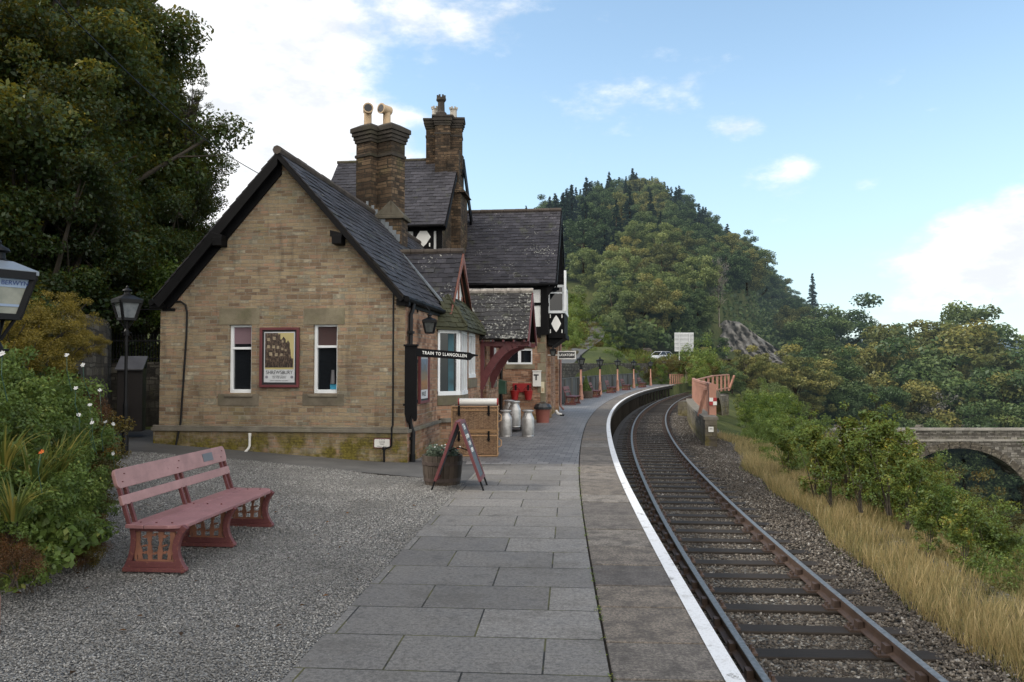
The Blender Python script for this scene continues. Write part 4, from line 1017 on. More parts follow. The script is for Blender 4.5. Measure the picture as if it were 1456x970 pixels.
g = MB(); cx = (ox0 + ox1) / 2; cz = 3.28; rr = [(0, .29), (.07, .2), (.11, .12), (.17, .0), (.11, -.12), (.07, -.2), (0, -.29), (-.07, -.2), (-.11, -.12), (-.17, 0), (-.11, .12), (-.07, .2)]
g.prism([(cx + a, oy0 - .008, cz + b) for a, b in rr], (0, .006, 0))
for sx in (-1, 1):
    for sz in (-1, 1): g.box(cx + sx * .2 - .015, cx + sx * .2 + .015, oy0 - .008, oy0 - .002, cz + sz * .26 - .06, cz + sz * .26 + .06)
g.build('diamond_ornament', LETW, bld)
# wing roof
wk = (WR - WEv) / (WD / 2 + .3); ws = math.hypot(1, wk); WL = WX + .36 + 2.3
add_roof('wing_roof_slope', (WX + .36, WY - .3, WEv), (-1, 0, 0), WL, Vector((0, 1, wk)).normalized(), (WD / 2 + .3) * ws, SLATE_W, bld, sw=.27, sh=.18, seed=21)
g = MB(); roof_bed(g, [(WX + .34, WY - .28, WEv), (-2.3, WY - .28, WEv), (-2.3, WY + WD / 2, WR), (WX + .34, WY + WD / 2, WR)]); roof_bed(g, [(WX + .34, WY + WD + .28, WEv), (-2.3, WY + WD + .28, WEv), (-2.3, WY + WD / 2, WR), (WX + .34, WY + WD / 2, WR)]); g.build('wing_roof_boarding', SLATE_W, bld)
g = MB(); xx = WX + .38
while xx > -2.2: g.tube([(xx, WY + WD / 2, WR + .03), (xx - .43, WY + WD / 2, WR + .035 + random.uniform(-.008, .008))], .08, 8); xx -= .44
g.build('ridge_tiles', RIDGE, bld)
g = MB(); xb_ = WX + .36
for sg in (-1, 1):
    ye = WY + WD / 2 + sg * (WD / 2 + .32); A = Vector((xb_, ye, WEv - .03)); B = Vector((xb_, WY + WD / 2, WR + .0))
    g.prism([A, B, B - Vector((0, 0, .3)), A + Vector((0, -sg * .2, -.12))], (.05, 0, 0))
    g.prism([(xb_ - .3, ye - sg * .12, WEv - .12), (xb_, ye - sg * .12, WEv - .1), (xb_, ye - sg * .12, WEv - .02), (xb_ - .3, ye - sg * .12, WEv - .5)], (0, sg * .06, 0))
g.tube([(-.4, WY - .34, WEv - .04), (WX + .36, WY - .34, WEv - .05)], .05, 8)
g.build('bargeboard', BLACK, bld)
g = MB(); g.tube([(.09, WY - .1, 2.9), (.09, WY - .1, .05)], .05, 8); g.build('downpipe', BLACKM, bld, smooth=True)
g = MB(); g.tube([(WX + .17, WY + WD - .1, 4.4), (WX + .17, WY + WD - .1, .2), (WX + .3, WY + WD - .15, .06)], .045, 8); g.build('downpipe', paint('dull_red_pipe', (.2, .1, .09), .6), bld, smooth=True)
# --- tall block
TY, TX0, TX1, TE, TR, TD = 11.0, -5.98, -1.55, 6.40, 9.2, 4.6
g = MB(); wall_xz(g, TX0 + .2, TX1 - .1, 3.0, TE, TY, [], 0); g.build('tall_plaster_wall', PLASTER, bld)
g = MB(); wall_xz(g, TY, TY + TD, 0, TE, TX1 - .12, [], 0, swap=True); g.face([(TX1 - .12, TY, TE), (TX1 - .12, TY + TD, TE), (TX1 - .12, TY + TD / 2, TR - .1)])
g.box(TX0 + .25, TX0 + .3, TY, TY + TD, 0, TE); g.box(TX1 - .3, TX1 + .20, TY + 1.6, TY + 2.9, 0, 7.9); g.box(TX1 - .3, TX1 + .10, TY + 1.75, TY + 2.75, 7.9, 9.4)
g.prism([(TX1 + .0, TY + 1.52, 7.85), (TX1 + .36, TY + 1.52, 7.85), (TX1 + .16, TY + 1.6, 8.15), (TX1 + .0, TY + 1.6, 8.15)], (0, 1.4, 0))
g.build('tall_gable_wall', W_CHIM, bld)
def on_plane_y(px, py, Yl):
    p = at(px, py, 1.0); o = Vector((0, 0, EYE)); d = inv.to_3x3() @ (p - o); ol = inv @ o; t = (Yl - ol.y) / d.y; q = ol + d * t; return q.x, q.z
g = MB(); xa, _ = on_plane_y(588, 330, TY); xb, _ = on_plane_y(617, 330, TY)
g.box(xa, xb, TY - .04, TY - .003, 4.4, TE); xc, _ = on_plane_y(573, 330, TY); g.box(xc - .05, xc + .02, TY - .04, TY - .003, 4.4, TE); g.box(TX0 + .2, TX1, TY - .05, TY - .003, TE - .16, TE)
xd, _ = on_plane_y(622, 330, TY); g.box(xd - .03, xd + .03, TY - .04, TY - .003, 4.4, TE); g.box(TX1 - .28, TX1 - .1, TY - .045, TY - .003, 4.4, TE)
g.build('timber_framing', BLACK, bld)
g = MB(); cx = (xa + xb) / 2
for cz in (TE - .36, TE - 1.20): g.prism([(cx + a * 1.45, TY - .048, cz + b * 1.1) for a, b in rr], (0, .006, 0))
for cz in (TE - .62, TE - .92):
    for sx in (-1, 1): g.box(cx + sx * .21 - .02, cx + sx * .21 + .02, TY - .048, TY - .042, cz - .06, cz + .06)
g.build('diamond_ornament', LETW, bld)
tk = (TR - TE) / (TD / 2 + .25); ts = math.hypot(1, tk)
add_roof('tall_roof_slope', (TX1 + .02, TY - .25, TE), (-1, 0, 0), TX1 - TX0 + .04, Vector((0, 1, tk)).normalized(), (TD / 2 + .25) * ts, SLATE_T, bld, sw=.25, sh=.17, seed=31)
g = MB(); roof_bed(g, [(TX1, TY - .24, TE), (TX0, TY - .24, TE), (TX0, TY + TD / 2, TR), (TX1, TY + TD / 2, TR)]); roof_bed(g, [(TX1, TY + TD + .24, TE), (TX0, TY + TD + .24, TE), (TX0, TY + TD / 2, TR), (TX1, TY + TD / 2, TR)]); g.build('tall_roof_boarding', SLATE_T, bld)
g = MB(); xx = TX1
while xx > TX0: g.tube([(xx, TY + TD / 2, TR + .02), (xx - .44, TY + TD / 2, TR + .025)], .06, 8); xx -= .45
g.build('ridge_tiles', CHBASE, bld)
g = MB()
A = Vector((TX1 + .16, TY + TD + .3, TE - .05)); B = Vector((TX1 + .16, TY + TD / 2, TR + .0)); g.prism([A, B, B - Vector((0, 0, .5)), A + Vector((0, -.3, -.15))], (.05, 0, 0))
A = Vector((TX1 + .02, TY - .27, TE - .05)); B = Vector((TX1 + .02, TY + TD / 2, TR)); g.prism([A, B, B - Vector((0, 0, .15)), A + Vector((0, .1, -.1))], (.04, 0, 0))
g.tube([(TX0, TY - .3, TE - .03), (TX1, TY - .3, TE - .03)], .05, 8)
g.build('bargeboard', BLACK, bld)
# --- chimneys
def shaft(g, cx, cy, s, z0, z1, th):
    g.lathe([(s * .707, z0), (s * .707, z1)], (cx, cy, 0), 4, PI / 4 + th)
def caps(g, cx, cy, s, z, th, rings):
    for (k, a, b) in rings: g.lathe([(s * k * .707, z + a), (s * k * .707, z + b)], (cx, cy, 0), 4, PI / 4 + th)
ch1 = MB(); cy = 6.15
xl, _ = on_plane_y(503, 250, 5.85); xr, _ = on_plane_y(570, 250, 5.85); zc, _z = on_plane_y(540, 185, 6.0)[1], 0
ztop = on_plane_y(540, 183, 6.1)[1]; zband = on_plane_y(540, 224, 6.1)[1]; zbase = on_plane_y(540, 292, 6.1)[1]
xs1 = xl + .36; xs2 = xr - .36; sS = .53; th1 = math.radians(-27)
for cxx in (xs1, xs2):
    shaft(ch1, cxx, cy, sS, zbase - .25, ztop, th1)
ch1.box(xl + .02, xr + .02, 5.85, 6.5, 3.4, zbase - .35)
ch1.build('chimney', W_CHIM, bld)
g = MB()
for cxx in (xs1, xs2):
    caps(g, cxx, cy, sS, 0, th1, [(1.12, zband - .03, zband + .05), (1.13, ztop - .42, ztop - .34), (1.22, ztop - .34, ztop - .24), (1.34, ztop - .24, ztop - .14), (1.46, ztop - .14, ztop - .02)])
    g.lathe([(sS * 1.46 * .707, ztop - .02), (sS * .5, ztop + .10)], (cxx, cy, 0), 4, PI / 4 + th1)
g.build('chimney_cap', CHCAP, bld, bevel=.012)
g = MB(); g.box(xl + .52, xr + .10, 5.78, 6.58, zbase - .42, zbase - .32); g.prism([(xl + .6, 5.8, zbase - .32), (xr + .08, 5.8, zbase - .32), (xr - .26, 5.8, zbase + .08)], (0, .7, 0)); g.box(xl - .0, xr - .1, 5.83, 6.53, zbase - .34, zbase - .2); g.build('chimney_base', CHBASE, bld, bevel=.015)
g = MB(); 
for k in range(9):
    x = xl + .35 + k * .10; z = EZ + (.03 - x) * K; g.box(x, x + .115, 5.825, 5.85, z - .06, z + .10 + .03)
g.build('stepped_flashing', LEAD, bld)
for cxx, pxx, dx in ((xs1, 523, .35), (xs2, 550, -.55)):
    x0, zp = on_plane_y(pxx, 172, cy); z0 = ztop + .05; zc = on_plane_y(pxx, 157, cy)[1]
    g = MB(); g.lathe([(.115, z0), (.105, z0 + .1), (.10, zc)], (x0, cy, 0), 16)
    dr_ = Vector((dx, -1, 0)).normalized()
    c = Vector((x0, cy, zc)); g.tube([c - dr_ * .13, c - dr_ * .10, c + dr_ * .2], [.07, .125, .125], 16, caps=True); g.tube([c + dr_ * .19, c + dr_ * .225], [.14, .14], 16)
    po = g.build('chimney_pot', TERRA, bld, smooth=True)
    q = MB(); q.tube([c + dr_ * .226, c + dr_ * .228], [.105, .105], 16); q.build('mouth_shade_disc', INK, po)  # black disc paints the shade inside the mouth of the pot
g = MB(); CY2 = TY + TD / 2 - .05; x0, ztop = on_plane_y(631, 170, CY2); z0 = 8.6; s2 = .52; th2 = math.radians(8)
spots = [(x0 - .40, CY2 + .12, s2 * .95), (x0 + .02, CY2 - .22, s2), (x0 + .40, CY2 + .12, s2 * .95)]
for (cx, cyy, ss) in spots: shaft(g, cx, cyy, ss, z0, ztop, th2)
g.build('chimney', W_CHIM, bld)
g = MB()
for (cx, cyy, ss) in spots:
    caps(g, cx, cyy, ss, 0, th2, [(1.08, ztop - .68, ztop - .6), (1.1, ztop - .36, ztop - .28), (1.2, ztop - .28, ztop - .2), (1.32, ztop - .2, ztop - .08), (1.42, ztop - .08, ztop)])
g.box(x0 - .4, x0 + .4, CY2 - .2, CY2 + .25, ztop, ztop + .08)
g.build('chimney_cap', CHCAP, bld, bevel=.012)
def crown_pot(cx, cyy, z, r, h, m_):
    g = MB(); g.lathe([(r, z), (r * .95, z + h * .75), (r * 1.1, z + h * .8), (r * 1.1, z + h * .86)], (cx, cyy, 0), 14)
    for k in range(7):
        a = k * 2 * PI / 7; g.box(cx + math.cos(a) * r - .03, cx + math.cos(a) * r + .03, cyy + math.sin(a) * r - .02, cyy + math.sin(a) * r + .02, z + h * .86, z + h)
    g.build('chimney_pot', m_, bld)
xa, _ = on_plane_y(618, 150, CY2); crown_pot(xa, CY2 + .1, ztop, .12, .5, POTWHITE)
xa, _ = on_plane_y(644, 150, CY2); crown_pot(xa, CY2 + .1, ztop, .13, .45, POTWHITE)
xa, _ = on_plane_y(629, 150, CY2); g = MB(); g.lathe([(.2, ztop + .05), (.2, ztop + .15), (.13, ztop + .22), (.12, ztop + .55), (.18, ztop + .62), (.18, ztop + .68)], (xa, CY2 - .2, 0), 8)
for k in range(7):
    a = k * 2 * PI / 7; g.box(xa + math.cos(a) * .13 - .03, xa + math.cos(a) * .13 + .03, CY2 - .2 + math.sin(a) * .13 - .02, CY2 - .2 + math.sin(a) * .13 + .02, ztop + .68, ztop + .80)
g.build('chimney_pot', CHCAP, bld)

# ------------------------------------------------------------------ pictures and signs on the building
def local_tag(o): return o
BR = BM.to_3x3()
def at_bld(name, label, cat, x, y, z, group=None, rz=0):
    return thing(name, label, cat, tuple(BW(x, y, z)), BA + rz, group)
# SHREWSBURY poster
xa, zt = on_gable(371, 466); xb, zb = on_gable(426, 551); w_, h_ = xb - xa, zt - zb
po = at_bld('poster_board', 'maroon framed railway poster of timbered street on gable between two sash windows', 'poster', (xa + xb) / 2, -.012, zb)
g = MB(); t = .05; hw = w_ / 2
g.box(-hw, -hw + t, -.05, .0, 0, h_); g.box(hw - t, hw, -.05, 0, 0, h_); g.box(-hw + t, hw - t, -.05, 0, 0, t); g.box(-hw + t, hw - t, -.05, 0, h_ - t, h_)
g.build('frame', MAROON, po, bevel=.005)
g = MB(); g.box(-hw + t, hw - t, -.022, -.002, t, h_ - t); g.build('backing', INK, po)
def flat(name, mat_, pts, y, parent):
    g = MB(); g.face([(a, y, b) for a, b in pts]); return g.build(name, mat_, parent)
PAPER = paint('poster_paper', (.50, .52, .55), .4, .04, 3, .05); SKYY = paint('poster_yellow', (.42, .36, .17), .4, .06, 5, .05)
m = NT('poster_picture'); o = m.obj(); s = sep(m, o)
n = m.noise(v3(m, m.math('MULTIPLY', s[0], 3.0), 0., m.math('MULTIPLY', s[2], 1.6)), 9, 4, .7)
PPIC = m.fin(m.ramp(n, [(.35, (.012, .010, .010)), (.5, (.05, .032, .025)), (.62, (.15, .11, .08)), (.72, (.34, .30, .22))]), .4)
i0, i1, j0, j1 = -hw + t + .035, hw - t - .035, t + .045, h_ - t - .035
flat('paper', PAPER, [(i0, j0), (i1, j0), (i1, j1), (i0, j1)], -.024, po)
k0, k1, l0, l1 = i0 + .02, i1 - .02, j0 + .245, j1 - .02
flat('picture_sky', SKYY, [(k0, l0), (k1, l0), (k1, l1), (k0, l1)], -.026, po)
K_ = lambda u, v: (k0 + (k1 - k0) * u, l0 + (l1 - l0) * v)
flat('picture_street', PPIC, [K_(*q) for q in ((0, .05), (.98, .05), (.98, .30), (.92, .30), (.90, .38), (.88, .55), (.86, .58), (.86, .72), (.80, .80), (.74, .73), (.72, .74), (.72, .82), (.64, .90), (.57, .82), (.53, .82), (.53, .99), (.48, .95), (.44, 1.0), (0, 1.0))], -.028, po)
g = MB(); random.seed(77)
for (u, v, s_) in ((.12, .62, .09), (.3, .62, .09), (.45, .6, .08), (.6, .56, .07), (.72, .52, .06), (.12, .82, .09), (.32, .85, .09), (.62, .76, .05), (.2, .42, .1), (.4, .40, .09), (.58, .40, .07)):
    a, b = K_(u, v); g.box(a - s_ * .30, a + s_ * .30, -.0305, -.029, b - s_ * .3, b + s_ * .35)
g.build('picture_gables', paint('poster_cream', (.27, .22, .15), .5, .4, 20, .5), po)
g = MB()
for k in range(11): a, b = K_(.08 + k * .085, .08); g.box(a - .006, a + .006, -.031, -.0295, b - .01, b + .035)
g.build('picture_people', INK, po)
text('SHREWSBURY', .098, INK, po, face_M((0, -.026, j0 + .185), (1, 0, 0)), ext=.001, sx=.86)
for (zz, st, sz_) in ((.115, 'HISTORIC TOWN', .032), (.085, 'ON THE SEVERN', .032), (.03, 'GREAT WESTERN RAILWAY', .026)): text(st, sz_, INK, po, face_M((0, -.026, j0 + zz), (1, 0, 0)), name='small_print', ext=.0006, sx=1.1)
g = MB()
for sx in (-1, 1): g.prism([(sx * (hw - t - .09) + .028 * math.cos(a * PI / 8), -.025, j0 + .10 + .028 * math.sin(a * PI / 8)) for a in range(16)], (0, -.0008, 0))
g.build('crest', paint('print_grey', (.2, .2, .24), .5), po)
# poster on the platform side wall
po2 = at_bld('poster_board', 'narrow maroon framed colour poster on the platform wall under the finger sign', 'poster', .012, 1.36, 1.05)
g = MB(); a, h2 = .41, .98
g.box(0, .05, -a, -a + .05, 0, h2); g.box(0, .05, a - .05, a, 0, h2); g.box(0, .05, -a + .05, a - .05, 0, .05); g.box(0, .05, -a + .05, a - .05, h2 - .05, h2); g.build('frame', MAROON, po2)
m = NT('poster_scene'); o = m.obj(); s = sep(m, o); n = m.noise(o, 7, 4, .6)
c_ = m.ramp(m.math('ADD', m.math('MULTIPLY', s[2], .9), m.math('MULTIPLY', m.math('SUBTRACT', n, .5), .7)), [(.1, (.08, .05, .03)), (.35, (.30, .14, .05)), (.5, (.16, .13, .09)), (.65, (.08, .10, .12)), (.9, (.16, .25, .38))])
PP2 = m.fin(c_, .35)
g = MB(); g.box(0, .02, -a + .05, a - .05, .05, h2 - .05); g.build('paper', PAPER, po2)
g = MB(); g.box(.021, .024, -a + .09, a - .09, .27, h2 - .09); g.build('picture', PP2, po2)
text('WALES', .13, INK, po2, face_M((.022, 0, .18), (0, 1, 0)), ext=.001, sx=.9)
g = MB(); g.box(.021, .024, -a + .05, a - .05, .05, .09); g.build('footer', INK, po2)
# small white notice by the window corner, water main plate
xa, zt = on_gable(533, 622.5); xb, zb = on_gable(557, 637)
ws_ = at_bld('wall_plate', 'small white enamel plate with black lettering low on the mossy gable plinth', 'sign', (xa + xb) / 2, -.066, (zt + zb) / 2)
def rrect(w, h, r, n=4): 
    out = []
    for (cx, cz, a0) in ((w - r, h - r, 0), (-w + r, h - r, 90), (-w + r, -h + r, 180), (w - r, -h + r, 270)):
        for k in range(n + 1): a = math.radians(a0 + 90 * k / n); out.append((cx + r * math.cos(a), cz + r * math.sin(a)))
    return out
W2, H2 = (xb - xa) / 2, (zt - zb) / 2
g = MB(); g.prism([(a, 0, b) for a, b in rrect(W2, H2, .03)], (0, -.014, 0)); g.build('rim', MAROON, ws_)
g = MB(); g.prism([(a, -.015, b) for a, b in rrect(W2 - .016, H2 - .016, .025)], (0, -.004, 0)); g.build('plate', WHITEP, ws_)
for (z, st, q) in ((.062, 'L . R . R', .032), (.02, 'WATER', .034), (-.018, 'MAIN', .034), (-.058, '4 INCH   WALL', .028)): text(st, q, INK, ws_, face_M((0, -.0205, z), (1, 0, 0)), ext=.0008)
# TRAIN TO LLANGOLLEN finger board
p0 = at(584, 598, 14.35); zt = at(584, 492, 14.35).z; PH = zt - p0.z
fb = thing('finger_sign', 'black wooden platform finger sign reading TRAIN TO LLANGOLLEN at the building corner', 'sign', tuple(p0), BA)
g = MB(); ww = .11
pts = [(-ww, .12), (-ww, PH), (ww, PH), (ww, .03), (ww - .015, -.01), (ww - .05, -.01), (ww - .085, .06), (ww - .10, .10), (ww - .12, .0), (ww - .14, -.04), (ww - .16, .0), (-ww + .04, -.05)]
g.prism([(a, -.03, b) for a, b in pts], (0, .07, 0)); g.box(-ww - .02, ww + .02, -.045, .055, PH - .01, PH + .03); g.box(-.03, .03, .04, .42, PH - .3, PH - .24); g.box(-.03, .03, .04, .42, .3, .36); g.box(-ww - .03, -ww, -.02, .03, .26, .3)
g.build('post_box', BLACK, fb, bevel=.006)
a0 = fb.matrix_world; fbM = Matrix.Translation(p0) @ Matrix.Rotation(BA, 4, 'Z'); iv = fbM.inverted()
A = iv @ at(592, 495.2, 14.32); B = iv @ at(680, 502.3, 15.15); C = iv @ at(592, 505.4, 14.32); dx = (B - A).normalized(); hh = (A - C).length * 1.12; L_ = (B - A).length
up = Vector((0, 0, 1)); up = (up - dx * up.dot(dx)).normalized(); nn = dx.cross(up)
pl_ = [(0, 0), (L_ * .86, 0), (L_ * .90, -.02), (L_, -.03), (L_, -.055), (L_ * .93, -.07), (L_ * .865, -hh * 1.0), (0, -hh)]
g = MB(); g.prism([A + dx * a + up * b for a, b in pl_], nn * -.03); g.build('finger_arm', BLACK, fb, bevel=.003)
text('TRAIN TO LLANGOLLEN', .080, LETW, fb, face_M(A + dx * (L_ * .45) + up * (-hh / 2) + nn * .003, dx, up), ext=.001, sx=.93, bold=.0012, sp=1.22)
# LAVATORY sign
c0 = at(793, 505, 27.9); lv = thing('lavatory_sign', 'small projecting black and white LAVATORY sign on the corner of the wing', 'sign', tuple(c0), BA)
iv = (Matrix.Translation(c0) @ Matrix.Rotation(BA, 4, 'Z')).inverted(); W_ = .64; h_ = .29
g = MB(); g.box(0, W_, -.02, .02, -h_ / 2, h_ / 2); g.box(-.35, 0, -.012, .012, -.02, .02); g.build('board', WHITEP, lv)
g = MB(); g.box(.04, W_ - .04, -.026, .026, -h_ / 2 + .04, h_ / 2 - .04); g.build('panel', INK, lv)
text('LAVATORY', .115, LETW, lv, face_M((W_ / 2, -.028, 0), (1, 0, 0)), ext=.001, sx=.95, bold=.002)
# T box, plaque, fire buckets, green box on the wing wall
xa, zt = on_wing(758, 528); xb, zb = on_wing(769.5, 549.5)
tb = at_bld('telephone_box', 'white wall cabinet marked with a black T on the wing wall', 'cabinet', (xa + xb) / 2, WY - .01, zb)
g = MB(); g.box(-(xb - xa) / 2, (xb - xa) / 2, -.14, 0, 0, zt - zb); g.box(-(xb - xa) / 2 - .02, (xb - xa) / 2 + .02, -.16, 0, zt - zb, zt - zb + .03); g.build('case', WHITEP, tb, bevel=.008)
text('T', .26, INK, tb, face_M((-.02, -.142, .30), (1, 0, 0)), bold=.012)
xa, zt = on_wing(775.2, 543); xb, zb = on_wing(779.5, 559); pq = at_bld('wall_plaque', 'narrow cream plaque on the stone corner right of the T cabinet', 'plaque', 1.5, WY - .012, zb)
g = MB(); g.box(-.06, .06, -.015, 0, 0, zt - zb); g.build('plate', CREAM, pq); g = MB(); g.box(-.035, .035, -.02, -.015, .05, .17); g.build('switch', BRASS if 'BRASS' in globals() else TERRA, pq)
xa, zt = on_wing(728, 545); xb, zb = on_wing(757, 568.5); cx = (xa + xb) / 2; hw = (xb - xa) / 2 * .92; hh = zt - zb
fbk = at_bld('bucket_rack', 'red board fixed to the wing wall for fire buckets', 'rack', cx, WY - .01, zb + hh * .45)
g = MB(); g.box(-hw, hw, -.04, 0, 0, hh * .55); g.build('board', REDP, fbk, bevel=.006)
g = MB(); 
for sx in (-1, 1): g.box(sx * hw * .66 - .03, sx * hw * .66 + .03, -.08, -.04, .06, hh * .45)
g.build('hook', BLACKM, fbk)
def bucket(x, lab):
    b = at_bld('fire_bucket', lab, 'bucket', x, WY - .20, zb, 'fire buckets on the red rack')
    g = MB(); g.lathe([(.10, 0), (.155, .30), (.165, .30), (.165, .315)], (0, 0, 0), 18); g.build('pail', REDP, b, smooth=True)
    g = MB(); g.tube([(.155 * math.cos(a * PI / 8), 0, .31 + .13 * math.sin(a * PI / 8)) for a in range(9)], .008, 6); g.build('handle', BLACKM, b)
bucket(cx - hw * .72, 'red fire bucket on the left end of the rack'); bucket(cx + hw * .72, 'red fire bucket on the right end of the rack, nearer the T cabinet')
gb = at_bld('letter_box', 'small dark green box on the wall beside the downpipe behind the wicker baskets', 'box', .03, 11.6, .9)
g = MB(); g.box(0, .35, -.2, .2, 0, .42); g.prism([(0, -.2, .42), (.37, -.2, .42), (0, -.2, .5)], (0, .4, 0)); g.build('case', GREENP, gb, bevel=.01)

# ------------------------------------------------------------------ lanterns
def lantern(parent, s, glass, bar=True):
    """square tapered glass lantern, half width s at the top"""
    g = MB(); zt, zb = s * 1.75, 0; sb = s * .60; r = .045 * s / .2
    c = [(-1, -1), (1, -1), (1, 1), (-1, 1)]
    for (a, b) in c: g.bar((a * sb, b * sb, zb), (a * s, b * s, zt), r, r)
    for k in range(4):
        a, b = c[k], c[(k + 1) % 4]; g.bar((a[0]*s, a[1]*s, zt), (b[0]*s, b[1]*s, zt), r * 1.3, r * 1.5); g.bar((a[0]*sb, a[1]*sb, zb), (b[0]*sb, b[1]*sb, zb), r * 1.1, r * 1.1)
    g.box(-sb * .3, sb * .3, -sb * .3, sb * .3, -.02, .02)
    g.build('frame', BLACKM, parent)
    g = MB(); q = .96
    for k in range(4):
        a, b = c[k], c[(k + 1) % 4]; g.face([(a[0]*sb*q, a[1]*sb*q, zb), (b[0]*sb*q, b[1]*sb*q, zb), (b[0]*s*q, b[1]*s*q, zt), (a[0]*s*q, a[1]*s*q, zt)])
    go = g.build('glass', glass, parent)
    g = MB(); e = s * 1.13; z1 = zt + .02; z2 = zt + s * .62
    g.lathe([(e * 1.414, z1 - .015), (e * 1.414, z1 + .012), (s * .42 * 1.414, z2)], (0, 0, 0), 4, PI / 4)
    g.build('hood', BLACKM if glass is not GLASSP else LEADP, parent)
    g = MB(); z = z2 - .01
    g.lathe([(s * .42, z), (s * .44, z + .10 * s), (s * .30, z + .16 * s), (s * .27, z + .42 * s), (s * .46, z + .5 * s), (s * .40, z + .62 * s), (s * .2, z + .72 * s), (s * .12, z + .8 * s), (s * .14, z + .88 * s), (s * .03, z + 1.05 * s)], (0, 0, 0), 14)
    g.build('finial', BLACKM, parent, smooth=True)
    return go
m = NT('smoky_glass'); n = m.noise(m.obj(), 9, 4, .6); GLASSM = m.fin(m.ramp(n, [(.3, (.09, .105, .12)), (.7, (.17, .185, .20))]), .2)
LEADP = paint('blue_grey_paint', (.15, .175, .21), .4, .1, 3, .2)
def lamp_post(loc, rz, lab, H_, s, glass, postc, group, rad=.055, name='station_lamp'):
    t = thing(name, lab, 'lamp', loc, rz, group)
    top = H_ - s * 3.35
    g = MB(); g.lathe([(rad * 2.2, 0), (rad * 2.2, .25), (rad * 1.7, .32), (rad * 1.5, .75), (rad * 1.7, .8), (rad, .86), (rad * .9, top - .25)], (0, 0, 0), 14)
    g.build('post', postc, t, smooth=True)
    g = MB(); g.lathe([(rad * 1.6, top - .27), (rad * 1.6, top - .2), (rad * .8, top - .16), (rad * .8, top - .02)], (0, 0, 0), 12); g.tube([(-s * .5, 0, top - .22), (s * .5, 0, top - .22)], .010, 6)
    for a in range(4):
        an = a * PI / 2 + PI / 4; g.tube([(rad * math.cos(an), rad * math.sin(an), top - .15), (s * .75 * math.cos(an), s * .75 * math.sin(an), top)], .012, 6)
    g.build('bracket', BLACKM, t)
    hd = bpy.data.objects.new('lantern', None)
    sub = MB(); n0 = len(S.objects)
    before = set(S.objects); lantern(t, s, glass); 
    for o in set(S.objects) - before: o.location.z = top
    return t, top
bx = at(-14, 870, 5.25); ln, top = lamp_post((bx.x, 5.25, .0), math.radians(58), 'lamp post with large glass lantern lettered BERWYN at the left edge', 2.62, .156, GLASSP, ORANGE, 'platform lamps', rad=.026)
s = .156; nrm = Vector((0, -s * .4, -s * 1.75)).normalized()
# lettering band on the face towards the court (-y face)
def facept(u, v, off=.004):         # u -1..1, v 0..1 up the face
    hw_ = s * (.60 + .40 * v) * .96; return Vector((u * hw_, -(hw_ + off), top + v * s * 1.75))
g = MB(); g.face([facept(-.9, .70), facept(.9, .70), facept(.92, .93), facept(-.92, .93)]); g.face([facept(-.85, .24), facept(.85, .24), facept(.86, .30), facept(-.86, .30)]); g.build('name_band', paint('lamp_name_glass', (.28, .36, .50), .3, .05), ln)
c = (facept(0, .80, .008)); text('BERWYN', .042, paint('blue_letters', (.03, .06, .2), .4), ln, face_M(c + Vector((.040, 0, 0)), (1, 0, 0), facept(0, .9) - facept(0, .7)), ext=.0006, sx=1.0)
g2 = at(180, 470, 13.0)
lamp_post((g2.x, 13.0, .35), math.radians(48), 'dark lamp post with pale glass lantern standing in front of iron railings by the woods', at(180, 406, 13).z - .35, .165, GLASSM, BLACKM, 'platform lamps', rad=.026)
LAMPS = [(826, 568), (853, 560.8), (878, 555.6), (901, 551.6), (925, 548.3)]
lamp0 = None
labs = ['pink lamp post on the far platform between first bench and potted conifer', 'pink lamp post on the far platform just past the dark bench', 'pink lamp post on the far platform between third and fourth benches', 'pink lamp post on the far platform beside the bench nearest the end', 'pink lamp post farthest along the platform near the ramp']
for i, (px, py) in enumerate(LAMPS):
    Yl = EYE * F / (py - 522.9); X = (px - 728) / F * Yl
    if lamp0 is None: lamp0, _ = lamp_post((X, Yl, 0), .3, labs[i], 2.5, .165, GLASSD, ORANGE, 'lamps along the far platform', rad=.06)
    else: dup(lamp0, (X, Yl, 0), .3 + i * .12, labs[i])
# wall lantern
wl = at_bld('wall_lantern', 'black wall lantern on a bracket high on the platform wall by the downpipe', 'lantern', .24, .95, 2.45, rz=.2)
lantern(wl, .125, GLASSD); g = MB(); g.tube([(-.22, 0, .52), (-.1, 0, .56), (0, 0, .44)], .014, 6); g.box(-.245, -.22, -.04, .04, .4, .6); g.build('bracket', BLACKM, wl)
wl2 = at_bld('wall_lantern', 'small lantern fixed under the black oriel on the wing corner', 'lantern', WX + .25, WY + .1, 2.18); lantern(wl2, .1, GLASSD)
g = MB(); g.tube([(-.2, 0, .42), (0, 0, .36)], .014, 6); g.build('bracket', BLACKM, wl2)

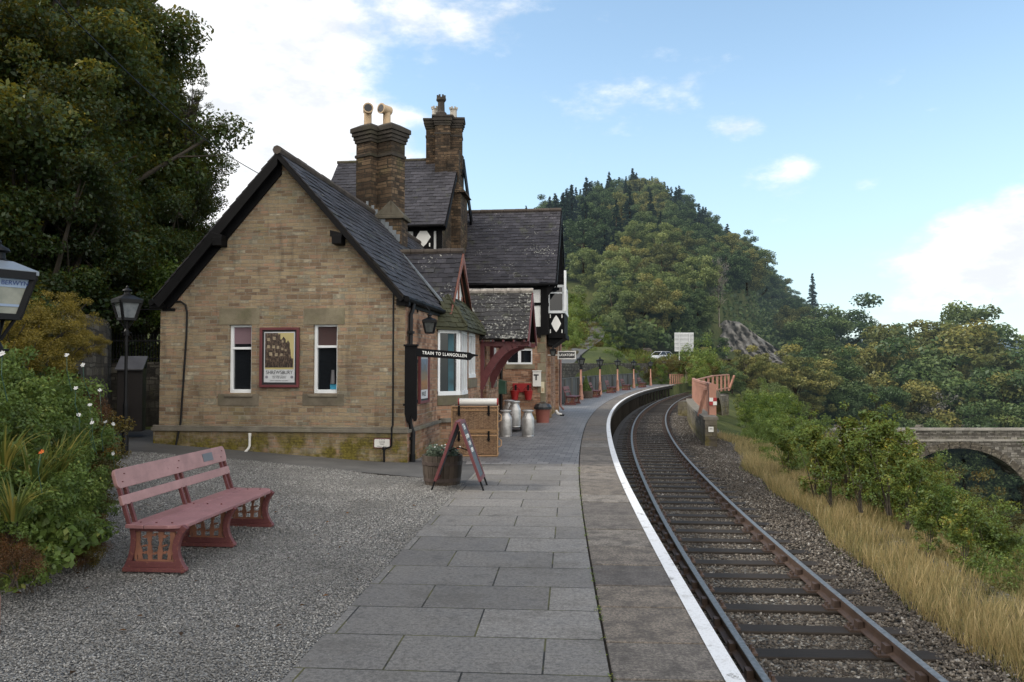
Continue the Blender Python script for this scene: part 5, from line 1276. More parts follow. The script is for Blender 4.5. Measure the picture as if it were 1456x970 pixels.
# ------------------------------------------------------------------ benches
def iron_end(w_, h_, th=.04):
    """cast iron bench end in the plane x (front-back), waisted outline with pierced leaf panel; returns frame, panel builders"""
    f = MB(); n = 10
    def xf(t): return w_ * (.5 - .17 * math.sin(PI * (1 - (1 - t) ** .8)) + .0) if t < .9 else w_ * (.36 + (t - .9) * 1.2)
    def front(t): z = t * h_; return (w_ * (.52 - .62 * t * (1 - t) - .0), z)
    def rear(t): z = t * h_; return (-w_ * (.50 - .30 * t * (1 - t) - .12 * t), z)
    for fn, ww in ((front, .055), (rear, .045)):
        for k in range(n):
            a, b = fn(k / n), fn((k + 1) / n); f.bar((a[0], 0, a[1]), (b[0], 0, b[1] + .004), th * 1.3, ww, up=(1, 0, 0))
    f.box(-w_ * .52, w_ * .54, -th, th, 0, .035); f.box(-w_ * .44, w_ * .44, -th * .6, th * .6, .035, .085); f.box(-w_ * .42, w_ * .5, -th * .6, th * .6, h_ - .04, h_)
    return f
def iron_panel(w_, h_):
    p = MB(); x0, x1, z0, z1 = -w_ * .32, w_ * .33, .10, h_ - .045
    p.box(x0, x1, -.009, .009, z0 - .018, z0); p.box(x0 - .01, x0 + .012, -.009, .009, z0, z1); p.box(x1 - .012, x1 + .012, -.009, .009, z0, z1)
    for i, cx in enumerate((-.22, -.07, .08, .23)):
        cx = cx * w_ * 1.1; lean = (i - 1.5) * .02
        for k in range(6):
            t0, t1 = k / 6, (k + 1) / 6; wd = .022 + .026 * math.sin(PI * (t0 * 1.5 + .25)) ** 2
            p.bar((cx + lean * t0, 0, z0 + (z1 - z0) * t0), (cx + lean * t1, 0, z0 + (z1 - z0) * t1), .016, wd, up=(1, 0, 0))
    for (a, b, r) in ((-.15, .83, .016), (.0, .9, .014), (.16, .84, .016), (-.15, .25, .013), (.01, .22, .012), (.17, .26, .013), (-.15, .5, .010), (.15, .5, .010)):
        p.tube([(a * w_ * 1.05, -.009, z0 + (z1 - z0) * b), (a * w_ * 1.05, .009, z0 + (z1 - z0) * b)], r, 8)
        p.tube([(a * w_ * 1.05 - .03, 0, z0 + (z1 - z0) * (b - .03)), (a * w_ * 1.05 + .03, 0, z0 + (z1 - z0) * (b + .03))], .007, 5)
    return p
def bench(name, lab, loc, rz, L, backs, seatm, ironm, panelm, group=None, ends=3, hs=.41, hb=.87):
    t = thing(name, lab, 'bench', loc, rz, group); yl = [-L / 2 + .09 + k * (L - .18) / (ends - 1) for k in range(ends)]
    for y in yl:
        f = iron_end(.52, hs - .03); e = f.build('iron_leg', ironm, t, bevel=.004); e.location.y = y
        p = iron_panel(.52, hs - .03); q = p.build('pierced_panel', panelm, e)
        b = MB(); b.bar((-.20, -.045, hs - .02), (-.335, -.045, hb - .06), .03, .03); b.bar((-.20, .045, hs - .02), (-.335, .045, hb - .06), .03, .03); bo = b.build('back_support', ironm, t); bo.location.y = y
    g = MB()
    r = rrect(L / 2, .085, .045)
    def plank(cx, cz, w, th, Lk, tilt, rad):
        out = MB(); M_ = Matrix.Translation((cx, 0, cz)) @ Matrix.Rotation(tilt, 4, 'Y')
        pr = rrect(Lk / 2, w / 2, rad)
        out.prism([M_ @ Vector((-th / 2, a, b)) for a, b in pr], M_.to_3x3() @ Vector((th, 0, 0))); return out
    plank(-.322, hb - .085, .17, .032, L, math.radians(-16), .05).build('back_rail', backs, t, bevel=.005)
    plank(-.268, hb - .265, .085, .03, L - .02, math.radians(-16), .008).build('back_rail', backs, t, bevel=.005)
    g = MB(); a = L / 2
    g.prism([(-.22, -a, hs), (-.06, -a, hs - .004), (-.06, a, hs - .004), (-.22, a, hs)], (0, 0, -.032)); g.build('seat_plank', seatm, t, bevel=.005)
    g = MB(); g.prism([(-.052, -a, hs - .004), (.15, -a, hs - .002), (.22, -a + .03, hs - .004), (.27, -a + .14, hs - .01), (.27, a - .14, hs - .01), (.22, a - .03, hs - .004), (.15, a, hs - .002), (-.052, a, hs - .004)], (0, 0, -.032)); g.build('seat_plank', seatm, t, bevel=.006)
    return t
bc = bench('park_bench', 'faded pink platform bench with pierced cast iron legs standing on the gravel', ( -2.98, 7.83, float(gz(-2.98, 7.8)) + .006), -math.atan2(.17, 2.1) , 2.12, BENCHP, BENCHS, BENCHI, RUSTIN)
g = MB(); M_ = Matrix.Translation((-.322, 0, .785)) @ Matrix.Rotation(math.radians(-16), 4, 'Y')
q0 = [M_ @ Vector((.0175, a, b)) for a, b in ((.52, -.04), (.74, -.04), (.74, .045), (.52, .045))]; g.prism(q0, M_.to_3x3() @ Vector((.003, 0, 0))); g.build('brass_plaque', paint('dull_plaque', (.13, .13, .14), .35, .1, 9, .2, .5), bc)
g = MB()
for y in (-.95, 0, .95):
    for dz in (-.03, .035): c = M_ @ Vector((.016, y + dz * .8, dz)); g.lathe([(.010, -.004), (.010, .004)], c, 8)
    for x in (-.14, .0, .14): g.lathe([(.009, .404), (.009, .415)], (x, y, 0), 8)
g.build('bolt', BENCHI, bc)
fb_labels = [('dark red slatted bench nearest on the far platform, beside the first pink lamp', 814, 574.5), ('dark grey bench behind the potted conifer on the far platform', 846, 564.3), ('dark red bench between the second and third pink lamps', 869, 558.3), ('dark red bench with an orange seat back just past the third pink lamp', 890, 554.3), ('dark bench farthest along the platform before the last lamp', 913, 550.6)]
b0 = None
for i, (lab, px, py) in enumerate(fb_labels):
    Yl = EYE * F / (py - 522.9); X = (px - 728) / F * Yl; nx, ny = En(Yl); rz_ = math.atan2(ny, nx) + (PI if False else 0)
    if b0 is None: b0 = bench('platform_bench', lab, (X, Yl, 0), rz_ - .05, 1.7, BENCHI, DOORRED, BENCHI, RUSTIN, 'benches along the far platform fence', ends=2)
    else: dup(b0, (X, Yl, 0), rz_, lab)

# ------------------------------------------------------------------ things on the platform
def barrel(loc, r, h, name, lab, group=None):
    t = thing(name, lab, 'planter', loc, 0, group); g = MB(); n = 22; prof = [(r * .86, 0), (r * .95, h * .4), (r * 1.0, h)]
    for k in range(n):
        a0, a1 = 2 * PI * k / n + .01, 2 * PI * (k + 1) / n - .01; rr_ = random.random()
        for i in range(2):
            (ra, za), (rb, zb_) = prof[i], prof[i + 1]
            g.prism([(ra * math.cos(a0), ra * math.sin(a0), za), (ra * math.cos(a1), ra * math.sin(a1), za), (rb * math.cos(a1), rb * math.sin(a1), zb_), (rb * math.cos(a0), rb * math.sin(a0), zb_)], (-.03 * math.cos((a0 + a1) / 2), -.03 * math.sin((a0 + a1) / 2), 0), rr_)
    g.build('barrel', BARREL, t)
    for z, k in ((h * .12, .895), (h * .68, .985)):
        q = MB(); q.lathe([(r * k, z), (r * (k + .015), z), (r * (k + .022), z + h * .12), (r * (k + .005), z + h * .12)], (0, 0, 0), 28); q.build('iron_hoop', paint('rusty_hoop', (.05, .035, .03), .6, .3, 8, .4), t)
    q = MB(); q.lathe([(.01, h * .86), (r * .95, h * .86), (r * .95, h * .87)], (0, 0, 0), 20); q.build('soil', EARTH, t)
    return t
bl = barrel((-1.06, 12.15, .0), .31, .44, 'barrel_planter', 'half barrel planter of pale leaved flowers behind the chalkboard by the wall')
def churn(loc, rz, lab, k=1.0, group='galvanised milk churns'):
    t = thing('milk_churn', lab, 'milk churn', loc, rz, group)
    g = MB(); g.lathe([(.145, 0), (.155, .01), (.15, .03), (.16, .05), (.165, .30), (.163, .44), (.158, .47), (.135, .52), (.105, .58), (.10, .62), (.105, .63)], (0, 0, 0), 28)
    g.build('can', STEEL, t, smooth=True)
    g = MB(); g.lathe([(.10, .625), (.145, .64), (.15, .655), (.145, .67), (.10, .68), (.03, .685)], (0, 0, 0), 28); g.build('lid', STEEL, t, smooth=True)
    for sx in (-1, 1):
        q = MB(); q.tube([(sx * .145, 0, .51), (sx * .19, 0, .53), (sx * .19, 0, .59), (sx * .112, 0, .60)], .009, 6); q.build('handle', STEEL, t)
    return t
def base(px, py): Yl = EYE * F / (py - 522.9); return ((px - 728) / F * Yl, Yl)
x, y = base(719, 620); c1 = churn((x, y, 0), .3, 'grey milk churn standing front left, close beside the wicker baskets')
x, y = base(750.5, 620); dup(c1, (x, y, 0), 1.2, 'grey milk churn standing front right, apart from the others')
x, y = base(731.5, 613.5); dup(c1, (x, y, .13), .8, 'pale milk churn raised on a low trolley behind the front pair', scale=1.06)
x, y = (727.5 - 728) / F * 22.6, 22.6; dup(c1, (x - .08, y, .13), 2.0, 'milk churn mostly hidden at the back of the trolley', scale=1.06)
tr_ = thing('trolley', 'low dark platform trolley under the rear milk churns', 'trolley', ((729 - 728) / F * 22.3, 22.3, 0), .1)
g = MB(); g.box(-.34, .34, -.35, .55, .09, .125); g.build('deck', DARKW, tr_)
for sx in (-1, 1):
    for yy in (-.25, .45): q = MB(); q.tube([(sx * .28 - .02, yy, .05), (sx * .28 + .02, yy, .05)], .05, 12); q.build('wheel', BLACKM, tr_)
x, y = base(772, 601); bn = thing('litter_bin', 'terracotta coloured tub with a black lid at the corner of the wing', 'bin', (x, y + .2, 0))
g = MB(); g.lathe([(.20, 0), (.245, .46), (.25, .47)], (0, 0, 0), 24); g.build('tub', paint('terracotta_tub', (.20, .065, .05), .6, .15, 4, .2), bn, smooth=True)
g = MB(); g.lathe([(.285, .43), (.29, .50), (.25, .56), (.22, .60), (.10, .62)], (0, 0, 0), 12); g.tube([(-.1, 0, .62), (-.06, 0, .66), (.06, 0, .66), (.1, 0, .62)], .012, 6); g.build('lid', paint('black_sack', (.02, .022, .026), .35, .2, 8, .1), bn)
x, y = base(794, 591); ft = thing('drain_shoe', 'small white and black drain shoe on the paving at the far wing corner', 'drain shoe', (x, y, 0)); g = MB(); g.tube([(-.1, 0, .2), (-.02, 0, .08), (.12, -.02, .05)], .05, 8); g.build('pipe', WHITEP, ft); g = MB(); g.box(.05, .2, -.09, .07, 0, .05); g.build('grate', BLACKM, ft)
# wicker hampers
hx, hy = base(675.5, 648.5); HW = .455
def hamper(z, lab, h):
    t = thing('wicker_hamper', lab, 'hamper', (hx, hy + .28, z), -.03, 'wicker hampers stacked on the platform')
    g = MB(); g.box(-HW, HW, -.28, .28, 0.02, h - .02); g.build('basket', WICKER, t, bevel=.02)
    g = MB()
    for zz in (.015, h - .09, h - .015):
        for (a, b) in (((-HW, -.285), (HW, -.285)), ((HW, -.285), (HW, .285)), ((-HW, .285), (-HW, -.285))): g.tube([(a[0], a[1], zz), (b[0], b[1], zz)], .013, 6)
    for sx in (-1, 1): g.tube([(sx * HW, -.285, .02), (sx * HW, -.285, h - .02)], .014, 6)
    g.build('cane_edge', WICKERE, t)
    for sx in (-.68, .62):
        q = MB(); q.box(sx * HW - .02, sx * HW + .02, -.305, -.292, h - .20, h - .0); q.box(sx * HW - .028, sx * HW + .028, -.312, -.30, h - .17, h - .14); q.build('strap', BLACK, t)
    q = MB(); q.tube([(HW, -.1, h * .72), (HW + .07, -.12, h * .60), (HW + .07, -.2, h * .42), (HW + .01, -.22, h * .36)], .013, 6); q.build('handle', WICKERE, t)
    return t
hamper(0, 'lower of the two stacked wicker hampers, standing on the paving', .50); hamper(.505, 'upper of the two stacked wicker hampers, below the white roll', .50)
t = thing('roll', 'white roll with red ends lying on top of the wicker hampers', 'roll', (hx + .04, hy + .2, 1.075), -.03)
g = MB(); g.tube([(-.36, 0, 0), (.40, 0, 0)], .07, 18); g.build('canvas', WHITEP, t, smooth=True)
for sx in (-.375, .405): q = MB(); q.tube([(sx - .012, 0, 0), (sx + .012, 0, 0)], .072, 18); q.build('end_cap', REDP, t)
# A board
x, y = base(688, 697); ab = thing('chalkboard', 'folding maroon framed chalkboard standing open on the paving by the barrel', 'chalkboard', (-.765, 11.75, 0), -.065)
for sg, nm in ((1, 'board_leaf'), (-1, 'board_leaf')):
    g = MB(); ang = math.atan2(.36, .98); top = Vector((sg * .015, 0, .985)); ft_ = Vector((sg * .375, 0, 0)); d = (ft_ - top); nV = Vector((d.z, 0, -d.x)).normalized() * (-sg)
    Pp = lambda t, yy, o=0.0: top + d * t + Vector((0, yy, 0)) + nV * o
    def bb(g, t0, t1, y0, y1, o0, o1): g.prism([Pp(t0, y0, o0), Pp(t1, y0, o0), Pp(t1, y1, o0), Pp(t0, y1, o0)], nV * (o1 - o0))
    bb(g, 0, .87, -.29, -.235, -.02, .02); bb(g, 0, .87, .235, .29, -.02, .02); bb(g, 0, .05, -.235, .235, -.02, .02); bb(g, .82, .87, -.235, .235, -.02, .02)
    lf = g.build(nm, MAROON, ab, bevel=.004)
    g = MB(); bb(g, .05, .82, -.235, .235, -.008, .008); m_ = paint('chalk_slate', (.07, .085, .10), .7, .5, 3, .3, dirt=(.2, .22, .25)); g.build('slate_panel', m_, lf)
    g = MB(); bb(g, .87, 1.0, -.28, -.25, -.012, .012); bb(g, .87, 1.0, .25, .28, -.012, .012); g.build('foot', BLACKM, lf)
    if sg > 0:
        for (t_, st, sz_) in ((.10, 'TEA', .12), (.24, 'STATION', .085), (.34, 'CAFE', .085), (.44, 'OPEN', .09)):
            c = Pp(t_, 0, .010) if nV.x > 0 else Pp(t_, 0, -.010); off = nV * (.010 if nV.x > 0 else -.010)
            text(st, sz_, LETW, lf, face_M(top + d * t_ + off, (0, 1, 0), -d), name='chalk_lettering', ext=.0008, bold=.001)
g = MB(); g.tube([(-.15, -.1, .55), (0, -.1, .6), (.15, -.1, .55)], .008, 6); g.build('stay', BLACKM, ab)

# ------------------------------------------------------------------ far platform: fence, planter, ramp rails, pillar
fn = thing('board_fence', 'long grey close boarded fence curving along the back of the far platform', 'fence', (0, 0, 0))
g = MB(); y = 36.6; random.seed(8)
while y < 77:
    a, b = EP(y, -2.78), EP(y + .28, -2.78); hgt = 1.18 + random.uniform(-.012, .012)
    g.prism([(a[0], a[1], 0), (b[0], b[1], 0), (b[0], b[1], hgt), (a[0], a[1], hgt)], (-.02, .01, 0)); y += .29
g.build('boarding', BOARDF, fn)
g = MB(); y = 36.6
while y < 77: g.bar(EP(y, -2.78, 1.21), EP(y + 1.0, -2.78, 1.21), .08, .05); y += 1.0
g.build('capping_rail', BOARDF, fn)
g = MB()
for k in range(5): a, b = EP(77 + k, -2.78, 1.18 - k * .2), EP(78 + k, -2.78, .98 - k * .2); g.prism([(a[0], a[1], -.3), (b[0], b[1], -.3), b, a], (-.03, 0, 0))
g.build('ramp_boarding', BOARDF, fn)
y = 36.6
while y < 78: q = MB(); q.bar(EP(y, -2.72, 0), EP(y, -2.72, 1.2), .09, .09); q.build('post', BOARDF, fn); y += 2.9
x, y = base(833, 565.8); pb = barrel((x, y, 0), .42, .42, 'barrel_planter', 'half barrel with a small pointed conifer on the far platform')
# stone retaining wall and hedge bank behind the fence
sw = thing('stone_wall', 'low rubble stone wall running behind the grey platform fence', 'wall', (0, 0, 0)); g = MB(); y = 36.0
while y < 88:
    a, b = EP(y, -3.6), EP(y + 1.3, -3.6); ta, tb_ = 1.95 + .006 * (y - 36) + random.uniform(-.05, .05), 1.95 + .006 * (y - 34.7)
    g.prism([(a[0], a[1], -.2), (b[0], b[1], -.2), (b[0], b[1], tb_), (a[0], a[1], ta)], (-.4, .1, 0)); y += 1.3
g.build('masonry', W_RUBBLE, sw)
# salmon ramp railings at platform end
def rail_fence(name, lab, pts, h, pitch, base_z, mat_, close=False, bw=.07, group=None):
    t = thing(name, lab, 'railing', tuple(pts[0][:2]) + (base_z[0] if hasattr(base_z, '__len__') else base_z,), 0, group); o_ = Vector(t.location); top = MB(); n = 0
    for i in range(len(pts) - 1):
        a, b = Vector(pts[i]), Vector(pts[i + 1]); L = (b - a).length; k = max(1, int(L / pitch))
        top.bar(a + Vector((0, 0, h)) - o_, b + Vector((0, 0, h)) - o_, .10, .07); top.bar(a + Vector((0, 0, h * .14)) - o_, b + Vector((0, 0, h * .14)) - o_, .06, .08)
        for j in range(k + (i == len(pts) - 2)):
            p = a.lerp(b, j / k) - o_; q = MB(); q.bar(p, p + Vector((0, 0, h)), bw, .06); q.build('upright', mat_, t)
    top.build('top_rail', mat_, t); return t
e1, e2 = at(953, 549, 86), at(971, 548, 92)
rail_fence('ramp_railing', 'short salmon painted railing at the far end of the platform ramp', [(e1.x, 86, -.15), (e2.x, 92, -.2)], 1.2, .95, -.15, ORANGE, bw=.14)
q_ = at(976, 551, 95); t = thing('marker_post', 'slender white post beside the track beyond the platform', 'post', (q_.x, 95, q_.z)); g = MB(); g.box(-.09, .09, -.09, .09, 0, 2.2); g.box(-.2, .2, -.05, .05, 2.2, 2.4); g.build('post', CREAM, t)
# ------------------------------------------------------------------ stone parapet, refuge fence and arch right of the track
pw = thing('stone_parapet', 'low curved stone parapet wall along the right side of the railway', 'wall', (0, 0, 0)); g = MB(); cp = MB()
yy = 29.2; end = EP(29.2, 0)
def PWp(y, w, z): 
    off = np.interp(y, [29, 36, 48, 62, 80], [3.34, 3.35, 3.4, 3.4, 3.4]); return EP(y, off + w, z)
y = 29.2
while y < 44.5:
    yn = y + 1.0; tz = np.interp(y, [29, 50, 62], [-.12, -.05, -.3]); tn = np.interp(yn, [29, 50, 62], [-.12, -.05, -.3])
    g.face([PWp(y, 0, -1.3), PWp(yn, 0, -1.3), PWp(yn, 0, tn), PWp(y, 0, tz)]); g.face([PWp(y, .42, -2.5), PWp(yn, .42, -2.5), PWp(yn, .42, tn), PWp(y, .42, tz)])
    A, B, C, D = PWp(y, -.05, tz), PWp(yn, -.05, tn), PWp(yn, .47, tn), PWp(y, .47, tz); cp.prism([A, B, C, D], (0, 0, .11)); y = yn
g.face([PWp(29.2, 0, -1.3), PWp(29.2, .42, -1.3), PWp(29.2, .42, -.12), PWp(29.2, 0, -.12)])
g.build('masonry', W_PARA, pw); cp.build('coping', STRING, pw, bevel=.01)
c = PWp(29.15, .2, -.45); t = thing('number_plate', 'small white number plate on the near end of the stone parapet', 'plate', c, 0); g = MB(); g.box(-.09, .09, -.015, 0, -.09, .09); g.build('plate', WHITEP, t); text('M', .14, INK, t, face_M((0, -.017, 0), (1, 0, 0)))
P1 = at(1012, 545, 30); P2 = at(985.5, 538, 46); P3 = at(1036, 533.5, 58)
ff = thing('refuge_fence', 'salmon painted timber fence of upright boards standing on the stone parapet', 'fence', (P1.x, P1.y, -1.15)); o_ = Vector(ff.location)
zt = 1.13; a = Vector((P1.x, 30, 0)); b = Vector((P2.x, 46, 0)); mid = Vector(PWp(38, .35, 0)) 
line = []
for k in range(41):
    t = k / 40; p = a * (1 - t) ** 2 + (a * .5 + b * .5 + Vector((.0, 1.2, 0))) * 2 * t * (1 - t) + b * t * t; line.append(p)
g = MB(); g2_ = MB()
for k in range(40):
    g.bar(line[k] + Vector((0, 0, zt)) - o_, line[k + 1] + Vector((0, 0, zt)) - o_, .13, .09); g2_.bar(line[k] + Vector((0, 0, zt - .16)) - o_, line[k + 1] + Vector((0, 0, zt - .16)) - o_, .05, .10)
g.build('top_rail', ORANGE, ff); g2_.build('under_rail', ORANGE, ff)
for k in range(0, 41, 2):
    q = MB(); q.bar(line[k] + Vector((.0, 0, -.05)) - o_, line[k] + Vector((0, 0, zt)) - o_, .09, .10); q.build('upright', ORANGE, ff)
q = MB(); q.bar(a + Vector((0, 0, -1.2)) - o_, a + Vector((0, 0, zt + .02)) - o_, .26, .26); q.build('corner_post', ORANGE, ff)
q = MB(); q.bar(a + Vector((-.3, .8, -.1)) - o_, a + Vector((-.12, .5, zt - .2)) - o_, .1, .1); q.build('brace', ORANGE, ff)
fr_ = rail_fence('refuge_railing', 'salmon railing with open uprights on top of the brick arch wall', [(b.x, b.y, -.1), (P3.x * .5 + b.x * .5, 52, .12), (P3.x, 58, .15)], 1.12, 1.35, -.1, ORANGE, bw=.13)
q = MB(); q.bar(Vector((P3.x, 58, .1)) - Vector(fr_.location), Vector((P3.x - .45, 57.6, 1.2)) - Vector(fr_.location) + Vector((.75, 0, 0)), .12, .12); q.build('end_brace', ORANGE, fr_)
# mile marker on the fence post
mm = thing('chequer_marker', 'small red and white chequered marker on the salmon corner post', 'marker', (P1.x, 29.84, at(1012, 571, 29.8).z)); 
for i, (sx, sz, m_) in enumerate(((-1, 1, WHITEP), (1, 1, REDP), (-1, -1, REDP), (1, -1, WHITEP))): q = MB(); q.box(min(0, sx * .14), max(0, sx * .14), -.02, 0, min(0, sz * .14), max(0, sz * .14)); q.build('square', m_, mm)
# arch wall under the refuge railing
aw = thing('arch_wall', 'dark stone wall with a round arch below the salmon railing', 'wall', (b.x, b.y, -.2)); d = Vector((P3.x - b.x, 58 - b.y, 0)); L = d.length; d.normalize()
Mw = Matrix.Translation((0, 0, 0)) @ Matrix(((d.x, -d.y, 0, 0), (d.y, d.x, 0, 0), (0, 0, 1, 0), (0, 0, 0, 1)))
g = MB(); g.M = Mw; ca, ra = L * .62, 1.9; n = 14; zs = -2.6
pts_o = [(0, .0), (L, .0), (L, -7), (ca + ra, -7), (ca + ra, zs)] + [(ca + ra * math.cos(PI * k / n), zs + 1.35 * ra * math.sin(PI * k / n)) for k in range(1, n)] + [(ca - ra, zs), (ca - ra, -7), (0, -7)]
g.prism([(u, 0, z) for u, z in pts_o], (0, .9, 0)); g.build('masonry', W_PARA, aw)
g = MB(); g.M = Mw
for k in range(n): 
    a0, a1 = PI * k / n, PI * (k + 1) / n; R2 = ra + .35
    g.prism([(ca + ra * math.cos(a0), -.05, zs + 1.35 * ra * math.sin(a0)), (ca + ra * math.cos(a1), -.05, zs + 1.35 * ra * math.sin(a1)), (ca + R2 * math.cos(a1), -.05, zs + 1.35 * R2 * math.sin(a1)), (ca + R2 * math.cos(a0), -.05, zs + 1.35 * R2 * math.sin(a0))], (0, .1, 0))
g.build('arch_ring', SILL, aw)
# ------------------------------------------------------------------ river, stone bridge
mb = MB(); mb.face([(-10, -60, -16.9), (260, -60, -16.9), (260, 300, -16.9), (-10, 300, -16.9)]); tag(mb.build('river', WATER), kind='structure')
br_ = thing('stone_bridge', 'long grey stone road bridge with a segmental arch over the river', 'bridge', (29.5, 92, -16))
bz = at(1380, 614, 90).z + 16; g = MB(); BYl = 0; bx0, bx1 = 0, 60
cA = at(1378, 640, 90).x - 29.5; R = 9.2; zc_ = at(1378, 640, 90).z + 16 - R; n = 20
def arch_pts(c, R, zc, zb): return [(c + R * math.cos(a), zc + R * math.sin(a)) for a in [PI * k / n for k in range(n + 1)]]
ap = arch_pts(cA, R, zc_, 0); ap2 = arch_pts(cA + 2 * R + 2.8, R, zc_, 0)
poly = [(bx0, bz), (bx0, -1.5), (ap[-1][0], -1.5)] + ap[::-1] + [(ap[0][0], -1.5), (ap2[-1][0], -1.5)] + ap2[::-1] + [(ap2[0][0], -1.5), (bx1, -1.5), (bx1, bz)]
bo = bpy.data.objects
g.prism([(u, 0, z) for u, z in poly[::-1]], (0, 5, 0)); g.build('masonry', W_BRIDGE, br_)
g = MB(); g.box(bx0, bx1, -.25, .3, bz, bz + .28); g.box(bx0, bx1, -.12, .1, bz - 1.25, bz - 1.02); g.box(bx0, bx1, 4.7, 5.2, bz, bz + .28); g.build('coping', paint('pale_coping', (.26, .245, .22), .9, .3, .6, .4), br_)
g = MB()
for c in (cA,):
    for k in range(24):
        a0, a1 = PI * k / 24 + .01, PI * (k + 1) / 24 - .01; R2 = R + .75
        g.prism([(c + R * math.cos(a0), -.12, zc_ + R * math.sin(a0)), (c + R * math.cos(a1), -.12, zc_ + R * math.sin(a1)), (c + R2 * math.cos(a1), -.12, zc_ + R2 * math.sin(a1)), (c + R2 * math.cos(a0), -.12, zc_ + R2 * math.sin(a0))], (0, .11, 0))
g.build('arch_ring', W_PARA, br_)
# ------------------------------------------------------------------ road, car, sign back, pillar, rock
def ribbon(name, pts, w, mat_):
    mb = MB(); P = [Vector(p) for p in pts]
    L, R_ = [], []
    for i, p in enumerate(P):
        d = (P[min(i + 1, len(P) - 1)] - P[max(i - 1, 0)]); d.z = 0; d.normalize(); s_ = Vector((d.y, -d.x, 0)) * w / 2; L.append(p - s_); R_.append(p + s_)
    for i in range(len(P) - 1): mb.face([L[i], R_[i], R_[i + 1], L[i + 1]])
    return tag(mb.build(name, mat_), kind='structure')
m = NT('lane_surface'); n1 = m.noise(m.pos(), .6, 5, .6); LANE = m.fin(m.ramp(n1, [(.3, (.04, .04, .04)), (.7, (.065, .065, .063))]), .9)
dense = []
for i in range(len(rp) - 1):
    for k in range(5): dense.append(rp[i].lerp(rp[i + 1], k / 5))
dense.append(rp[-1]); sm_ = [dense[0]] + [(dense[i - 1] + dense[i] + dense[i + 1]) / 3 for i in range(1, len(dense) - 1)] + [dense[-1]]
LANE_PTS = sm_
ribbon('lane', [p + Vector((0, 0, .10)) for p in sm_], 2.0, LANE)
ribbon('main_road', [p + Vector((0, 0, .08)) for p in rw], 6.5, LANE)
rwall = thing('road_wall', 'low dark stone wall bordering the main road below the parked car', 'wall', (0, 0, 0)); g = MB()
for i in range(len(rw) - 1):
    a, b = rw[i] + Vector((0, -3.4, 0)), rw[i + 1] + Vector((0, -3.4, 0)); g.prism([a + Vector((0, 0, -2.5)), b + Vector((0, 0, -2.5)), b + Vector((0, 0, .25)), a + Vector((0, 0, .25))], (0, .4, 0))
g.build('masonry', W_RUBBLE, rwall)
def car(loc, rz):
    t = thing('parked_car', 'silver white hatchback car on the road below the wooded hill', 'car', loc, rz)
    CP = paint('silver_car_paint', (.50, .53, .58), .25, .04, 1, .05); g = MB(); ws = .84
    secs = [(-2.0, .45, .62, .80), (-1.95, .30, .80, .84), (-1.3, .24, .92, .86), (-.6, .24, .98, .87), (.4, .24, .98, .87), (1.4, .24, .98, .86), (1.85, .30, .92, .82), (1.95, .42, .75, .78)]
    ring = lambda s_: [(s_[0], -s_[3], s_[1]), (s_[0], -s_[3] - .02, (s_[1] + s_[2]) / 2), (s_[0], -s_[3] + .05, s_[2]), (s_[0], s_[3] - .05, s_[2]), (s_[0], s_[3] + .02, (s_[1] + s_[2]) / 2), (s_[0], s_[3], s_[1])]
    R_ = [ring(s_) for s_ in secs]
    for i in range(len(R_) - 1):
        for k in range(6): g.face([R_[i][k], R_[i][(k + 1) % 6], R_[i + 1][(k + 1) % 6], R_[i + 1][k]])
    g.face(R_[0][::-1]); g.face(R_[-1])
    g.prism([(-.55, -.64, 1.42), (1.05, -.62, 1.42), (1.05, .62, 1.42), (-.55, .64, 1.42)], (0, 0, .05))
    for (x0, x1) in ((-1.22, -.55), (.28, .22), (1.72, 1.05)):
        for sy in (-1, 1): g.bar((x0, sy * .78, .95), (x1, sy * .64, 1.44), .06, .06)
    bd = g.build('body', CP, t, bevel=.03, smooth=True)
    g = MB(); g.prism([(-1.2, -.76, .96), (1.7, -.76, .96), (1.03, -.62, 1.42), (-.55, -.62, 1.42)], (0, .004, 0)); 
    g.face([(-1.2, -.76, .96), (-.55, -.62, 1.42), (-.55, .62, 1.42), (-1.2, .76, .96)]); g.face([(1.7, -.76, .96), (1.03, -.62, 1.42), (1.03, .62, 1.42), (1.7, .76, .96)]); g.face([(-1.2, .76, .96), (1.7, .76, .96), (1.03, .62, 1.42), (-.55, .62, 1.42)]); g.build('window', GLASS, t)
    for x in (-1.28, 1.25):
        for sy in (-1, 1):
            q = MB(); q.tube([(x, sy * .70, .31), (x, sy * .88, .31)], .31, 16); wo = q.build('wheel', INK, t); q = MB(); q.tube([(x, sy * .885, .31), (x, sy * .89, .31)], .19, 12); q.build('rim', STEEL, wo)
    for sy in (-1, 1): q = MB(); q.box(-1.99, -1.9, sy * .55 - .17, sy * .55 + .17, .6, .76); q.build('headlight', GLASSP, t)
    return t
cp_ = at(940, 515.5, 110); car((cp_.x, 110, cp_.z + .05), math.radians(38))
sp_ = [at(966, 512, 104), at(981, 512, 104)]; t = thing('road_sign', 'back of a large grey road sign on two posts above the road', 'road sign', tuple(sp_[0])); o_ = sp_[0]
SG = paint('grey_sign_back', (.42, .44, .46), .5, .05, 1, .1)
for p in sp_: q = MB(); q.tube([p - o_, p - o_ + Vector((0, 0, at(966, 474, 104).z - o_.z))], .07, 8); q.build('post', SG, t)
a, b = at(959, 500, 104.2) - o_, at(986, 473, 104.2) - o_; g = MB(); g.box(a.x, b.x, .1, .13, a.z, b.z); g.build('panel', SG, t)
g = MB()
for k in range(5): z = a.z + (b.z - a.z) * (k + .15) / 4.6; g.box(a.x, b.x, .04, .1, z, z + .08)
g.build('stiffener', paint('pale_rib', (.6, .62, .64), .4), t)
